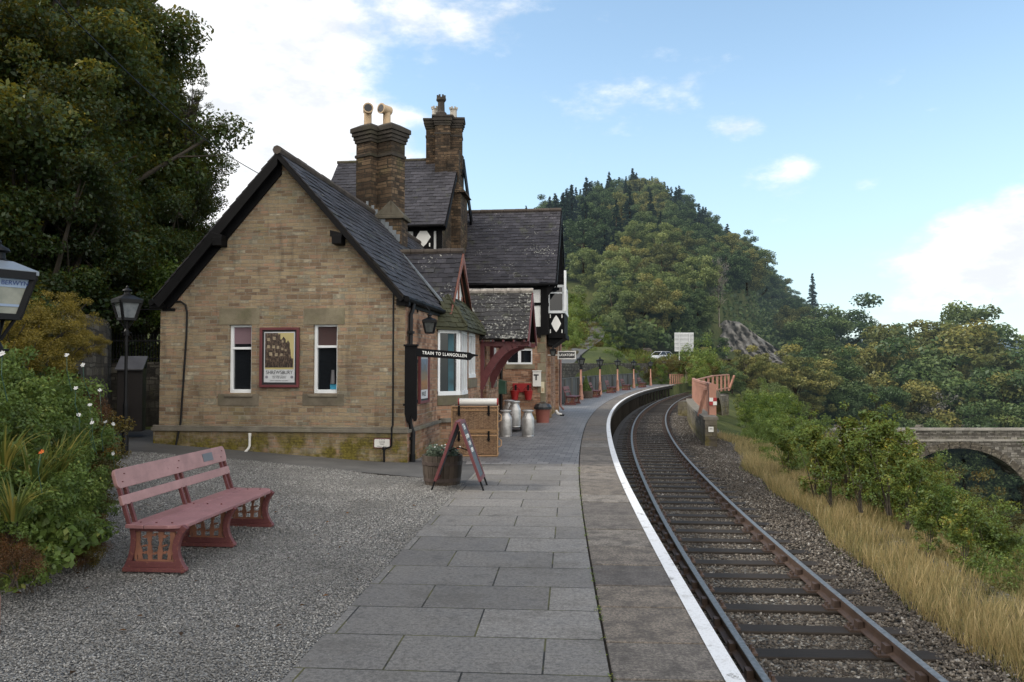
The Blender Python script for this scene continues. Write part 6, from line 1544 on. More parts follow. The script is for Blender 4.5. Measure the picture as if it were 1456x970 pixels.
p = at(920, 517, 112); t = thing('stone_pillar', 'squat rough stone pillar beside the silver car', 'pillar', (p.x, 112, p.z - .5)); g = MB(); g.prism([(-.75, -.4, 0), (.75, -.4, 0), (.72, -.4, 2.4), (.2, -.4, 2.75), (-.6, -.4, 2.6)], (0, .8, 0)); g.build('masonry', W_BRIDGE, t)
# rock face
V = []; nr, nc = 26, 46
for i in range(nr):
    for k in range(nc):
        u, v = k / (nc - 1), i / (nr - 1); px = 1015 + 105 * u; py0 = 520 - 0 * u; top_ = np.interp(u, [0, .15, .35, .6, 1], [470, 455, 458, 478, 505]); py = 522 + (top_ - 522) * v
        Yv = 124 + 9 * v + 1.3 * math.sin(u * 17 + 3 * math.sin(v * 4)) + .7 * math.sin(u * 41 + v * 19) + random.uniform(-.9, .9); V.append(tuple(at(px, py, Yv)))
i, k = np.meshgrid(np.arange(nr - 1), np.arange(nc - 1), indexing='ij'); a = (i * nc + k).ravel()
rk = fast_mesh('rock_outcrop', np.array(V), np.stack([a, a + 1, a + nc + 1, a + nc], 1), RNG.random(len(a)), ROCK); tag(rk, 'bare grey quarried rock face at the foot of the wooded hill', 'rock face')
# ------------------------------------------------------------------ left background: rubble walls, iron railings, interpretation board
wl_ = thing('garden_wall', 'old dark rubble wall rising behind the flower bed', 'wall', (0, 0, 0)); g = MB(); random.seed(6)
pl2 = [at(60, 600, 10.0), at(110, 600, 12.2), at(150, 600, 15.0), at(157, 600, 18.5)]; tops = [at(60, 432, 10.0).z, at(110, 446, 12.2).z, at(150, 458, 15.0).z, at(157, 470, 18.5).z]
for i in range(3):
    for k in range(7):
        a = pl2[i].lerp(pl2[i + 1], k / 7); b = pl2[i].lerp(pl2[i + 1], (k + 1) / 7); ta = tops[i] + (tops[i + 1] - tops[i]) * k / 7 + random.uniform(-.06, .06); a.z = b.z = -.2
        g.prism([a, b, Vector((b.x, b.y, ta)), Vector((a.x, a.y, ta))], (-.5, .15, 0))
g.build('masonry', W_RUBBLE, wl_)
bw_ = thing('yard_wall', 'low dark stone wall under the iron railings behind the lamp', 'wall', (0, 0, 0)); a, b = at(150, 516, 18.5), at(262, 514, 19.5); g = MB()
g.prism([(a.x, a.y, 0), (b.x, b.y, 0), (b.x, b.y, b.z), (a.x, a.y, a.z)], (0, .4, 0)); g.build('masonry', W_RUBBLE, bw_)
ir = thing('iron_railings', 'black iron railings on the yard wall behind the information board', 'railings', tuple(a + Vector((0, .2, 0)))); o_ = a.copy(); n = 26
tp = at(150, 477, 18.5).z - a.z
g = MB(); g.bar((0, 0, tp - .12), (b.x - a.x, b.y - a.y, tp - .12 + b.z - a.z), .03, .04); g.bar((0, 0, .08), (b.x - a.x, b.y - a.y, .08 + b.z - a.z), .03, .04); g.build('rail', BLACKM, ir)
for k in range(n + 1): p = (b - a) * (k / n); q = MB(); q.tube([p, p + Vector((0, 0, tp)), p + Vector((0, 0, tp + .06))], [.014, .014, .002], 6); q.build('bar', BLACKM, ir)
p = at(186, 613, 16.2); ib = thing('information_board', 'dark timber information lectern with sloping grey top left of the building', 'board', (p.x, 16.2, p.z), math.radians(14)); hb_ = at(186, 520, 16.2).z - p.z
g = MB(); g.box(-.24, .24, -.17, .2, 0, hb_ - .05); g.build('cabinet', paint('brown_black_paint', (.012, .009, .009), .5, .2, 3, .2), ib, bevel=.01)
g = MB(); g.prism([(-.26, -.26, hb_ - .1), (.26, -.26, hb_ - .1), (.26, .24, hb_ + .17), (-.26, .24, hb_ + .17)], (0, -.015, .03)); g.build('sloping_top', paint('board_top', (.10, .10, .11), .4, .2, 5, .4), ib, bevel=.006)
for sx in (-1, 1): g = MB(); g.prism([(sx * .24 - .012, -.17, hb_ - .05), (sx * .24 - .012, .2, hb_ - .05), (sx * .24 - .012, .2, hb_ + .15), (sx * .24 - .012, -.17, hb_ - .05 + .001)], (.024, 0, 0)); g.build('side', BLACK, ib)
# overhead cable
A = at(70, -8, 9); B = at(368, 247, 16.5); cb = thing('overhead_cable', 'thin black cable slung from the trees to the station roof', 'cable', tuple(B)); g = MB(); g.tube([A.lerp(B, k / 20) - B - Vector((0, 0, .22 * math.sin(PI * k / 20))) for k in range(21)], .008, 5); g.build('wire', BLACKM, cb)
A = at(140, 440, 17.5); B = at(249, 440.5, 15.3); cb2 = thing('service_cable', 'black service cable joining the building corner below the eaves', 'cable', tuple(B)); g = MB(); g.tube([A - B, B - B], .012, 5); g.tube([(0, 0, 0), (-.25, .03, 0)], .03, 6); g.build('wire', BLACKM, cb2)
# ------------------------------------------------------------------ vegetation
def leaf_geo(C, sz, nrm, r, aspect=.55, fold=.15, tang=None):
    n = len(C); t = r.normal(size=(n, 3)) if tang is None else tang
    t = t - nrm * np.sum(t * nrm, 1, keepdims=True); t /= np.linalg.norm(t, axis=1, keepdims=True) + 1e-9
    b = np.cross(nrm, t); s = sz[:, None]
    V = np.stack([C - t * s * .5, C + b * s * aspect * .5 + nrm * s * fold, C + t * s * .5, C - b * s * aspect * .5 + nrm * s * fold], 1)
    return V.reshape(-1, 3), np.arange(4 * n).reshape(-1, 4)
def crown_cloud(r, rad, nclu, nleaf, lsize, clr=.3, cz=0.0, shell=.55, lob=.25, flat=.7, droop=0.0, up=.35, darkin=.3, keep=None):
    """leaf clumps through an uneven ellipsoid"""
    rad = np.array(rad, float)
    D = r.normal(size=(nclu, 3)); D /= np.linalg.norm(D, axis=1, keepdims=True)
    ph = r.uniform(0, 6, 6)
    env = 1 + lob * (np.sin(D[:, 0] * 4 + ph[0]) * np.sin(D[:, 2] * 5 + ph[1]) + .6 * np.sin(D[:, 1] * 6 + ph[2] + D[:, 2] * 3))
    q = shell + (1 - shell) * r.random(nclu) ** .6
    CC = D * rad * (env * q)[:, None]
    if keep is not None: m_ = keep(CC); CC = CC[m_]; D = D[m_]; nclu = len(CC)
    cr = clr * rad.mean() * r.uniform(.6, 1.3, nclu); crnd = r.random(nclu)
    w_ = cr ** 2; idx = r.choice(nclu, nleaf, p=w_ / w_.sum())
    U = r.normal(size=(nleaf, 3)); U /= np.linalg.norm(U, axis=1, keepdims=True)
    rr = r.random(nleaf) ** .45
    off = U * (cr[idx] * rr)[:, None] * np.array([1, 1, flat])
    P = CC[idx] + off; P[:, 2] -= droop * (np.hypot(off[:, 0], off[:, 1])) 
    nrm = U * .5 + r.normal(size=(nleaf, 3)) * .55 + np.array([0, 0, up]); nrm /= np.linalg.norm(nrm, axis=1, keepdims=True)
    P[:, 2] += cz
    rnd = np.clip(crnd[idx] * .45 + r.random(nleaf) * .4 + .15 * (off[:, 2] / (cr[idx] * flat + 1e-6)) + .08, 0, 1)
    sz = lsize * r.uniform(.45, 1.5, nleaf)
    V, Q = leaf_geo(P, sz, nrm, r)
    CC = CC.copy(); CC[:, 2] += cz
    return V, Q, rnd, CC
def limbs(r, H_, cz, rz, CC, rad, nb=14, seg=6, bare=0.0):
    mb = MB(); top = cz + rz * .55; n = 7; path = []; x = y = 0
    for k in range(n + 1): path.append((x, y, top * k / n)); x += r.normal() * H_ * .012; y += r.normal() * H_ * .012
    mb.tube(path, [rad * (1.25 if k == 0 else 1) * (1 - .75 * k / n) for k in range(n + 1)], 8)
    pick = r.choice(len(CC), min(nb, len(CC)), replace=False)
    for i in pick:
        c = Vector(CC[i]); t0 = r.uniform(.3, .9); k = int(t0 * n); p = Vector(path[k]); m_ = p.lerp(c, .5) + Vector((0, 0, -.06 * H_ * .3))
        b0 = rad * (1 - .75 * t0) * .55; mb.tube([p, m_, c], [b0, b0 * .6, b0 * .18], 5)
        for q in range(2):
            e = c + Vector(r.normal(size=3) * np.linalg.norm(CC[i] - CC.mean(0)) * .18); mb.tube([m_.lerp(c, .5), e], [b0 * .3, b0 * .08], 4)
    return mb
def merge_tree(name, mb, V, Q, rnd, mats):
    """single mesh: trunk faces plus leaf quads"""
    tv = np.array(mb.v, float).reshape(-1, 3); tf = [f for f in mb.f if len(f) == 4]; tq = np.array(tf, int).reshape(-1, 4)
    VV = np.concatenate([tv, V]); QQ = np.concatenate([tq, Q + len(tv)]); rr = np.concatenate([np.full(len(tq), .5), rnd]); mi = np.concatenate([np.zeros(len(tq)), np.ones(len(Q))])
    return fast_mesh(name, VV, QQ, rr, mats, None, mi)

# ---- hill tree prototypes, 10 m high, kept aside and then used for the first instance
def broad(seed, name, mat_, shape=(3.3, 3.3, 4.5), cz=5.3, nl=15000, ls=.27, bark=BARK, lob=.3, clr=.26):
    r = np.random.default_rng(seed); V, Q, rnd, CC = crown_cloud(r, shape, 60, nl, ls, clr=clr, cz=cz, lob=lob, shell=.5)
    return merge_tree(name, limbs(r, 10, cz, shape[2], CC, .2, 12), V, Q, rnd, [bark, mat_])
def conifer(seed, name, mat_, Ht=12., R=2.1, nl=6500, base=.12):
    r = np.random.default_rng(seed); mb = MB(); mb.tube([(0, 0, 0), (0, 0, Ht * .6), (0, 0, Ht * .99)], [.2, .12, .02], 7)
    nb = 120; z = Ht * (base + (1 - base) * r.random(nb) ** 1.05); a = r.uniform(0, 2 * PI, nb); Lb = R * (1 - (z / Ht - base) / (1 - base)) ** .85 * r.uniform(.65, 1.15, nb) + .12
    i = r.choice(nb, nl, p=Lb / Lb.sum()); t = r.random(nl) ** .7
    x = Lb[i] * t; zz = z[i] - .28 * x + .05 * x * x + r.normal(0, .10, nl); wob = r.normal(0, .22, nl) * (.3 + x * .3)
    P = np.stack([np.cos(a[i]) * x - np.sin(a[i]) * wob, np.sin(a[i]) * x + np.cos(a[i]) * wob, zz], 1)
    nrm = np.stack([np.cos(a[i]) * .3, np.sin(a[i]) * .3, np.ones(nl)], 1) + r.normal(0, .35, (nl, 3)); nrm /= np.linalg.norm(nrm, axis=1, keepdims=True)
    tg = np.stack([np.cos(a[i]), np.sin(a[i]), -.35 * np.ones(nl)], 1) + r.normal(0, .35, (nl, 3))
    V, Q = leaf_geo(P, .42 * r.uniform(.6, 1.2, nl), nrm, r, aspect=.42, tang=tg)
    rnd = np.clip(.25 + .5 * t + r.normal(0, .15, nl), 0, 1)
    return merge_tree(name, mb, V, Q, rnd, [BARK, mat_])
def bare(seed, name):
    r = np.random.default_rng(seed); mb = MB(); mb.tube([(0, 0, 0), (.2, 0, 4), (.1, .2, 9.5)], [.18, .12, .03], 6)
    for k in range(46):
        z = r.uniform(2.5, 9); a = r.uniform(0, 2 * PI); L = r.uniform(1.2, 3) * (1 - (z - 2) / 11); p = Vector((.1, 0, z)); e = p + Vector((math.cos(a) * L, math.sin(a) * L, L * .8)); mb.tube([p, p.lerp(e, .5) + Vector((0, 0, -.1)), e], [.07, .045, .012], 4)
        for q in range(3): f = p.lerp(e, r.uniform(.4, .9)); mb.tube([f, f + Vector(r.normal(size=3) * .5) + Vector((0, 0, .5))], [.03, .008], 3)
    V, Q, rnd, CC = crown_cloud(r, (2.2, 2.2, 3), 30, 900, .25, cz=7)
    return merge_tree(name, mb, V, Q, rnd, [BARKP, H_GREY])
PROTO = {}
def proto(key, fn): PROTO[key] = [fn(), False]
proto('conA', lambda: conifer(1, 'conifer_tree', H_CON)); proto('conB', lambda: conifer(2, 'conifer_tree', H_CON, 12, 1.7, 5500, .25)); proto('conC', lambda: conifer(3, 'conifer_tree', H_CON, 12, 2.6, 7000, .08))
proto('dkA', lambda: broad(4, 'broadleaf_tree', H_BR1)); proto('dkB', lambda: broad(5, 'broadleaf_tree', H_BR1, (3.8, 3.4, 4.3), 5.0)); proto('dkC', lambda: broad(15, 'broadleaf_tree', H_BR1, (2.9, 3.2, 4.6), 5.2))
proto('ltA', lambda: broad(6, 'broadleaf_tree', H_BR2, (3.2, 3.2, 4.5), 5.3, bark=BARKP)); proto('ltB', lambda: broad(7, 'broadleaf_tree', H_BR2, (3.9, 3.5, 4.4), 5.0, lob=.4)); proto('gdA', lambda: broad(8, 'broadleaf_tree', H_BR3, (3.3, 3.5, 4.5), 5.3)); proto('gdB', lambda: broad(18, 'broadleaf_tree', H_BR3, (3.8, 3.2, 4.2), 5.0, lob=.4))
proto('bare', lambda: bare(9, 'bare_tree'))
def plant(key, loc, rz, sc, lab, cat, group):
    src, used = PROTO[key]
    if not used: o = src; PROTO[key][1] = True
    else: o = src.copy(); COL.objects.link(o)
    o.location = loc; o.rotation_euler = (0, 0, rz); o.scale = sc if hasattr(sc, '__len__') else (sc,) * 3
    return tag(o, lab, cat, group)
LB = {'con': ('dark green conifer on the upper left of the wooded hill', 'tree', 'conifers on the wooded hill'), 'dk': ('dark green broadleaf tree on the wooded hill', 'tree', 'dark broadleaf trees on the wooded hill'), 'lt': ('pale yellow green broadleaf tree on the lower slope of the hill', 'tree', 'pale broadleaf trees on the hill slope'), 'gd': ('yellowing broadleaf tree on the lower hill slope', 'tree', 'yellowing trees on the hill slope'), 'bare': ('bare twiggy tree among the leafy hill trees', 'tree', 'bare trees on the hill')}
rt = random.Random(21)
def px_of(x, y, z): return 728 + F * x / y, 523 - F * (z - EYE) / y
# hill: scattered by ground position, kind chosen by where on the hill it stands
pts = []
tries = 0
while len(pts) < 292 and tries < 60000:
    tries += 1; y = rt.uniform(118, 268); xn = rt.uniform(12, 120); x = xn * y / 260
    z = Hs(x, y); px, py = px_of(x, y, z)
    if px < 775 or px > 1260 or py > 530: continue
    if px < 860 and py > 408 and y < 215: continue              # clearing with the lane
    if 1005 < px < 1125 and 440 < py < 530: continue
    if 1000 < px < 1130 and y < 142: continue
    sp = 3.9 + (y - 118) * .018 + (.6 if y < 170 else 0)
    if any((x - a) ** 2 + (y - b) ** 2 < sp * sp for a, b in pts): continue
    pts.append((x, y))
for (x, y) in pts:
    z = Hs(x, y); px, py = px_of(x, y, z); hz_ = z
    if px < 940 and py < 400: k = rt.choice(['conA', 'conB', 'conC', 'conA', 'conB', 'dkA' if rt.random() < .5 else 'conA', 'gdA' if px > 860 else 'dkC', 'ltA' if px > 870 else 'conB']); s_ = rt.uniform(.8, 1.12)
    elif py < 372: k = rt.choice(['dkA', 'conB', 'dkC', 'conC', 'conA', 'dkA']); s_ = rt.uniform(.7, .95)
    elif px > 1010: k = rt.choice(['dkA', 'dkB', 'dkC', 'gdA', 'dkA', 'conB' if rt.random() < .3 else 'ltB']); s_ = rt.uniform(.75, 1.1)
    else: k = rt.choice(['ltA', 'ltB', 'ltA', 'gdA', 'dkA', 'dkB', 'gdB', 'ltB']); s_ = rt.uniform(.75, 1.1)
    kk = k[:3] if k.startswith('con') else k[:2]
    s_ *= .92 if k[0] != 'c' else .9
    plant(k, (x, y, z - .8), rt.uniform(0, 6.3), (s_ * rt.uniform(1.0, 1.3), s_ * rt.uniform(1.0, 1.3), s_), *LB[kk])
# key silhouettes placed one by one:  (px, py_top, Y, kind, width factor)
def tree_at(px, pytop, Y, key, lab, cat, group=None, wf=1.0, base=None, hmax=None):
    top = at(px, pytop, Y); zb = Hs(top.x, Y) if base is None else base; h0 = {'c': 12.0}.get(key[0], 9.9); 
    h = (top.z - zb); h = min(h, hmax) if hmax else h; zb = top.z - h; s_ = h / h0
    return plant(key, (top.x, Y, zb - .1), rt.uniform(0, 6.3), (s_ * wf, s_ * wf, s_), lab, cat, group)
for (px, py, Y, k, wf) in [(812, 268, 205, 'conA', 1), (835, 262, 215, 'conB', 1), (850, 256, 225, 'conA', 1), (872, 254, 235, 'conC', .9), (905, 245, 245, 'conA', 1.1), (800, 285, 200, 'conB', 1), (770, 290, 210, 'conA', 1), (748, 292, 214, 'conB', 1), (927, 250, 240, 'conB', 1), (945, 258, 240, 'conA', 1), (890, 250, 240, 'conB', 1), (1010, 305, 236, 'conA', .9), (968, 268, 240, 'conB', .9), (1155, 388, 235, 'conB', .9), (985, 282, 238, 'conB', .9), (828, 300, 175, 'conB', 1.0), (845, 300, 178, 'conA', .9)]:
    kk = 'con' if k[0] == 'c' else 'dk'; tree_at(px, py, Y, k, *LB[kk][:2], group=LB[kk][2], wf=wf, hmax=15)
for (px, py, Y, k, wf, lab) in [(885, 262, 200, 'gdA', .95, 'tall yellow green tree high on the hill against the conifers'), (925, 282, 190, 'ltA', 1.1, 'broad yellow green tree high on the hill right of the tall one'), (818, 322, 150, 'ltB', 1.0, 'pale green tree directly behind the right end of the station roof'), (885, 348, 142, 'ltA', 1.1, 'pale olive birch standing highest of the lower slope trees'), (948, 338, 150, 'ltB', 1.35, 'large pale green ash tree in the middle of the hill'), (1012, 352, 155, 'ltA', 1.1, 'greyish green tree right of the large ash on the hill'), (865, 395, 122, 'ltA', 1.0, 'light birch tree left of the road bend by the lane'), (900, 388, 120, 'ltB', 1.1, 'dense light green tree above the parked car to the left'), (945, 392, 118, 'gdB', 1.0, 'golden green tree directly above the parked car'), (985, 400, 122, 'dkA', 1.1, 'dark tree above the back of the road sign'), (1022, 362, 128, 'bare', .8, 'bare branched pale tree above the rock face'), (870, 430, 112, 'ltB', .8, 'bushy light green tree beside the bend of the lane'), (915, 440, 112, 'dkB', .9, 'dark green tree overhanging the stone pillar')]:
    tree_at(px, py + 6, Y, k, lab, 'tree', wf=wf * .85, hmax=11)
for (px, py, Y, k, wf) in [(868, 462, 112, 'dkA', 1.7), (885, 470, 113, 'ltB', 1.6), (905, 462, 116, 'dkB', 1.7), (928, 468, 115, 'dkC', 1.7), (948, 458, 118, 'gdB', 1.6), (970, 462, 117, 'dkA', 1.7), (990, 466, 116, 'dkB', 1.7), (1005, 478, 114, 'dkC', 1.8), (862, 482, 108, 'dkC', 1.5), (895, 485, 112, 'dkA', 1.7), (1000, 494, 110, 'gdB', 1.4), (880, 440, 120, 'gdA', 1.3), (935, 440, 122, 'ltB', 1.3), (970, 430, 125, 'dkA', 1.3), (900, 425, 124, 'ltA', 1.2)]:
    tree_at(px, py, Y, k, 'low bushy tree on the bank behind the road and parked car', 'tree', 'bushy trees behind the road', wf=wf)
# valley trees on the right: rows with their tops
row = [(1195, 432, 150, 'dkA', 1.2), (1225, 452, 150, 'dkB', 1.2), (1165, 448, 140, 'dkC', 1.2), (1250, 478, 160, 'dkB', 1), (1150, 478, 120, 'dkA', 1.2), (1210, 490, 118, 'dkB', 1.2), (1090, 500, 98, 'gdA', 1.2), (1130, 492, 100, 'gdB', 1.2), (1180, 505, 104, 'dkA', 1.2), (1060, 492, 92, 'gdB', 1.0), (1040, 512, 88, 'dkB', .9), (1232, 482, 112, 'gdA', 1.0), (1262, 492, 118, 'gdB', 1.0), (1290, 480, 130, 'dkA', 1.0), (1268, 468, 165, 'dkC', 1.0),
       (1330, 448, 120, 'gdA', 1.25), (1372, 440, 128, 'ltA', 1.0), (1352, 470, 116, 'dkB', 1.1), (1312, 500, 108, 'dkA', 1.1), (1412, 470, 112, 'gdB', 1.2), (1450, 482, 118, 'dkA', 1.1), (1390, 520, 104, 'dkC', 1.1), (1435, 520, 102, 'gdA', 1.1), (1470, 500, 104, 'dkB', 1.1), (1295, 535, 102, 'gdA', 1.0), (1340, 560, 99, 'bare', .8), (1400, 545, 99, 'dkB', 1.0), (1250, 545, 99, 'dkC', 1.0), (1200, 550, 98, 'dkA', 1.0), (1150, 548, 97, 'gdB', 1.0), (1110, 555, 92, 'dkA', .9), (1440, 560, 98, 'ltB', .9), (1080, 560, 84, 'ltA', .7), (1100, 585, 78, 'dkB', .7), (1065, 545, 70, 'ltB', .55), (1050, 560, 62, 'ltA', .5), (1075, 575, 58, 'dkB', .5), (1100, 535, 80, 'ltB', .8), (1465, 545, 99, 'dkA', 1.0), (1225, 575, 97, 'gdA', .9), (1275, 580, 97, 'dkB', .9), (1370, 585, 97, 'dkA', .9), (1420, 590, 97, 'dkC', .9), (1320, 590, 97, 'dkC', .9), (1175, 590, 96, 'dkB', .9), (1490, 470, 120, 'dkB', 1.2)]
for (px, py, Y, k, wf) in row:
    lab = {'gd': ('yellowing broadleaf tree in the river valley beyond the bridge', 'yellowing valley trees'), 'dk': ('dark green broadleaf tree in the river valley beyond the bridge', 'dark valley trees'), 'lt': ('light green broadleaf tree in the river valley beyond the bridge', 'light valley trees'), 'ba': ('bare pale tree in the river valley behind the bridge parapet', 'bare valley trees')}[k[:2]]
    tree_at(px, py, Y, k, lab[0], 'tree', lab[1], wf=wf * 1.15, hmax=20)
# under-arch far bank bushes
for i, (px, py, Y) in enumerate([(1370, 662, 120), (1410, 664, 122), (1450, 660, 124), (1340, 668, 118), (1390, 655, 126), (1470, 668, 120)]):
    tree_at(px, py, Y, rt.choice(['dkA', 'dkB', 'dkC']), 'dark bush on the far river bank seen through the bridge arch', 'bush', 'bushes beyond the bridge arch', wf=1.6, base=-17)
r_ = np.random.default_rng(35); N = 90000; y = r_.uniform(112, 268, N); x = r_.uniform(5, 125, N) * y / 260; px_ = 728 + F * x / y; z = H(x, y); py_ = 523 - F * (z - EYE) / y
ok = (px_ > 770) & ~((px_ < 865) & (py_ > 400) & (y < 160)) & ~((px_ > 1010) & (px_ < 1115) & (py_ > 440) & (y < 135)); x, y, z = x[ok], y[ok], z[ok]; n = len(x)
cl = np.abs(np.sin(x * .5 + 2 * np.sin(y * .3)) * np.cos(y * .43 + x * .1)); P = np.stack([x, y, z + .2 + 4.2 * cl * r_.random(n)], 1); nrm = r_.normal(size=(n, 3)) * .6 + [0, -.3, .6]; nrm /= np.linalg.norm(nrm, axis=1, keepdims=True)
V, Q = leaf_geo(P, .8 * r_.uniform(.6, 1.3, n), nrm, r_, aspect=.7)
tag(fast_mesh('undergrowth', V, Q, np.clip(cl * .6 + r_.random(n) * .4, 0, 1), H_BR1), 'dark undergrowth filling the gaps between the hill trees', 'undergrowth', kind='stuff')
# far ridge: one mass nobody could count
r_ = np.random.default_rng(33); N = 60000; x = r_.uniform(60, 620, N); y = r_.uniform(430, 760, N)
z = H(x, y); ok = z > 2; x, y, z = x[ok], y[ok], z[ok]; n = len(x); gx_ = np.round(x / 9) * 9 + 3 * np.sin(y); clump = np.abs(np.sin(x * .37 + 2 * np.sin(y * .21)) * np.cos(y * .31))
P = np.stack([x, y, z + 9 * clump * r_.random(n) ** .5], 1); nrm = r_.normal(size=(n, 3)) + [0, -.4, .6]; nrm /= np.linalg.norm(nrm, axis=1, keepdims=True)
V, Q = leaf_geo(P, 2.6 * r_.uniform(.6, 1.3, n), nrm, r_, aspect=.8)
tag(fast_mesh('distant_wood', V, Q, r_.random(n), H_FAR), 'hazy blue green woods on the distant ridge', 'wood', kind='stuff')

# ---- shrubs (unit size about 1 m): leaves + stems as children of an empty
def shrub_proto(seed, name, mat_, rad, nl, ls, clr=.35, cz=None, lob=.25, stems=7, flat=.8, nclu=40, shell=.45, bark=BARK, up=.4):
    r = np.random.default_rng(seed); t = thing(name, None, 'shrub', (0, 0, 0)); cz = rad[2] * .9 if cz is None else cz
    V, Q, rnd, CC = crown_cloud(r, rad, nclu, nl, ls, clr=clr, cz=cz, lob=lob, flat=flat, shell=shell, up=up)
    m_ = V[:, 2].reshape(-1, 4).min(1) > -.05; Q = Q[m_]; rnd = rnd[m_]
    fast_mesh('foliage', V, Q, rnd, mat_, t)
    g = MB()
    for k in range(stems):
        c = CC[r.integers(len(CC))]; g.tube([(r.normal() * .06, r.normal() * .06, -.1), (c[0] * .4, c[1] * .4, c[2] * .5), tuple(c)], [.03 * rad[0], .02 * rad[0], .006], 5)
    g.build('stems', bark, t); return t
def put(p, used, loc, rz, sc, lab, cat='shrub', group=None):
    if not used:
        p.location = loc; p.rotation_euler = (0, 0, rz); p.scale = sc if hasattr(sc, '__len__') else (sc,) * 3; tag(p, lab, cat, group); return p
    o = dup(p, loc, rz, lab, group, sc); o['category'] = cat; return o
class PL:
    def __init__(self, t): self.t = t; self.u = False
    def __call__(self, *a, **k): put(self.t, self.u, *a, **k); self.u = True
# big woodland trees, left
def big_tree(seed, name, mat_, rad, nl, ls, cz, clr=.2, nclu=150, lob=.3, trunk=.38, nb=26, shell=.5):
    r = np.random.default_rng(seed); t = thing(name, None, 'tree', (0, 0, 0))
    V, Q, rnd, CC = crown_cloud(r, rad, nclu, nl, ls, clr=clr, cz=cz, lob=lob, shell=shell, flat=.6)
    fast_mesh('crown', V, Q, rnd, mat_, t); limbs(r, 16, cz, rad[2], CC, trunk, nb).build('trunk', BARK, t); return t
BT1 = PL(big_tree(41, 'woodland_tree', FO_DARK, (4.6, 4.6, 6.2), 135000, .135, 9.5)); BT2 = PL(big_tree(42, 'woodland_tree', FO_DARK, (3.2, 3.2, 5.0), 80000, .125, 7.0, clr=.22)); BT3 = PL(big_tree(43, 'sparse_tree', FO_DARK, (2.6, 2.6, 3.4), 10000, .12, 6.5, clr=.16, nclu=60))
def bt(P, px, pyc, Y, czp, sc, lab, rz=None):
    """tree whose crown centre shows at (px, pyc)"""
    c = at(px, pyc, Y); P((c.x, Y, c.z - czp * sc), rt.uniform(0, 6.3) if rz is None else rz, sc, lab, 'tree', 'woodland trees behind the station yard')
bt(BT1, 40, 120, 22, 9.5, 1.0, 'tall dark maple with yellowing leaves towering over the flower bed at far left')
bt(BT1, 92, 60, 29, 9.5, .92, 'tall dark woodland tree leaving the top of the frame beside the bright cloud')
bt(BT1, 136, 235, 27, 9.5, .72, 'dense dark tree in the middle of the left woodland')
bt(BT2, 236, 300, 28, 7.0, .62, 'dark round crowned tree nearest the left slope of the station roof')
bt(BT2, 168, 190, 30, 7.0, .72, 'dark tree whose right edge stands against the white cloud')
bt(BT3, 255, 190, 27, 6.5, .45, 'thin see through branch tree against the bright cloud above the gable')
bt(BT3, 278, 165, 26, 6.5, .3, 'airy branch of small leaves highest against the cloud above the gable')
bt(BT3, 215, 60, 28, 6.5, .5, 'thin topped tree against the cloud near the top of the frame')
bt(BT3, 245, 235, 28, 6.5, .5, 'loose leafed tree behind the sparse branch')
bt(BT2, 60, 330, 17.5, 7.0, .62, 'low dark tree over the old rubble wall')
bt(BT2, 130, 370, 21, 7.0, .6, 'dark tree behind the pale glass lantern')
bt(BT1, -60, 250, 18, 9.5, .8, 'dark tree at the left edge of the photo behind the lettered lantern')
bt(BT2, 200, 440, 24, 7.0, .5, 'dark tree behind the iron railings')
bt(BT2, 40, 430, 22, 7.0, .7, 'dark undergrowth tree behind the flower bed')
BT1((-17.5, 4.5, .5), 1.1, 1.05, 'unseen tall woodland tree added left of the court to shade it', 'tree', 'woodland trees behind the station yard'); BT1((-17, -4, .5), 2.1, 1.1, 'unseen tall woodland tree added behind the camera to shade the court', 'tree', 'woodland trees behind the station yard')  # out-of-frame trees extend the wood, added to keep sun off the court
SB = PL(shrub_proto(51, 'leafy_shrub', FO_BRIGHT, (1.0, 1.0, 1.2), 9000, .075))
c = at(208, 372, 21.5); SB((c.x, 21.5, c.z - 1.6), .4, 1.25, 'bright yellow green bush glowing in the dark wood above the iron railings')
c = at(185, 395, 21); SB((c.x, 21, c.z - 1.3), 2.4, .9, 'smaller bright green bush left of the glowing one')
# fir tip peeping over roof
# ---- flower bed (left foreground)
SG1 = PL(shrub_proto(52, 'garden_shrub', FO_GREEN, (.62, .62, .5), 8500, .046, lob=.5, clr=.26, nclu=60)); SO = PL(shrub_proto(53, 'garden_shrub', FO_OLIVE, (.55, .55, .45), 5200, .045)); SGo = PL(shrub_proto(54, 'golden_shrub', FO_GOLD, (.6, .6, .42), 15000, .022, clr=.24, nclu=70, flat=.6)); SR = PL(shrub_proto(55, 'heather_clump', FO_RUST, (.4, .4, .28), 7000, .02)); SBL = PL(shrub_proto(56, 'broad_leaved_plant', FO_GREEN, (.38, .38, .28), 900, .095, clr=.5, nclu=22)); SDK = PL(shrub_proto(57, 'garden_shrub', FO_DARK, (.7, .7, .7), 6500, .07))
gl = {'g': 'green leafy garden shrub in the flower bed', 'o': 'olive and orange tinted shrub at the edge of the flower bed', 'y': 'golden feathery shrub spilling over the old wall', 'r': 'rust brown heather clump at the front of the flower bed', 'b': 'broad leaved green plant at the front of the flower bed', 'd': 'dark evergreen shrub at the back of the flower bed'}
GP = {'g': SG1, 'o': SO, 'y': SGo, 'r': SR, 'b': SBL, 'd': SDK}
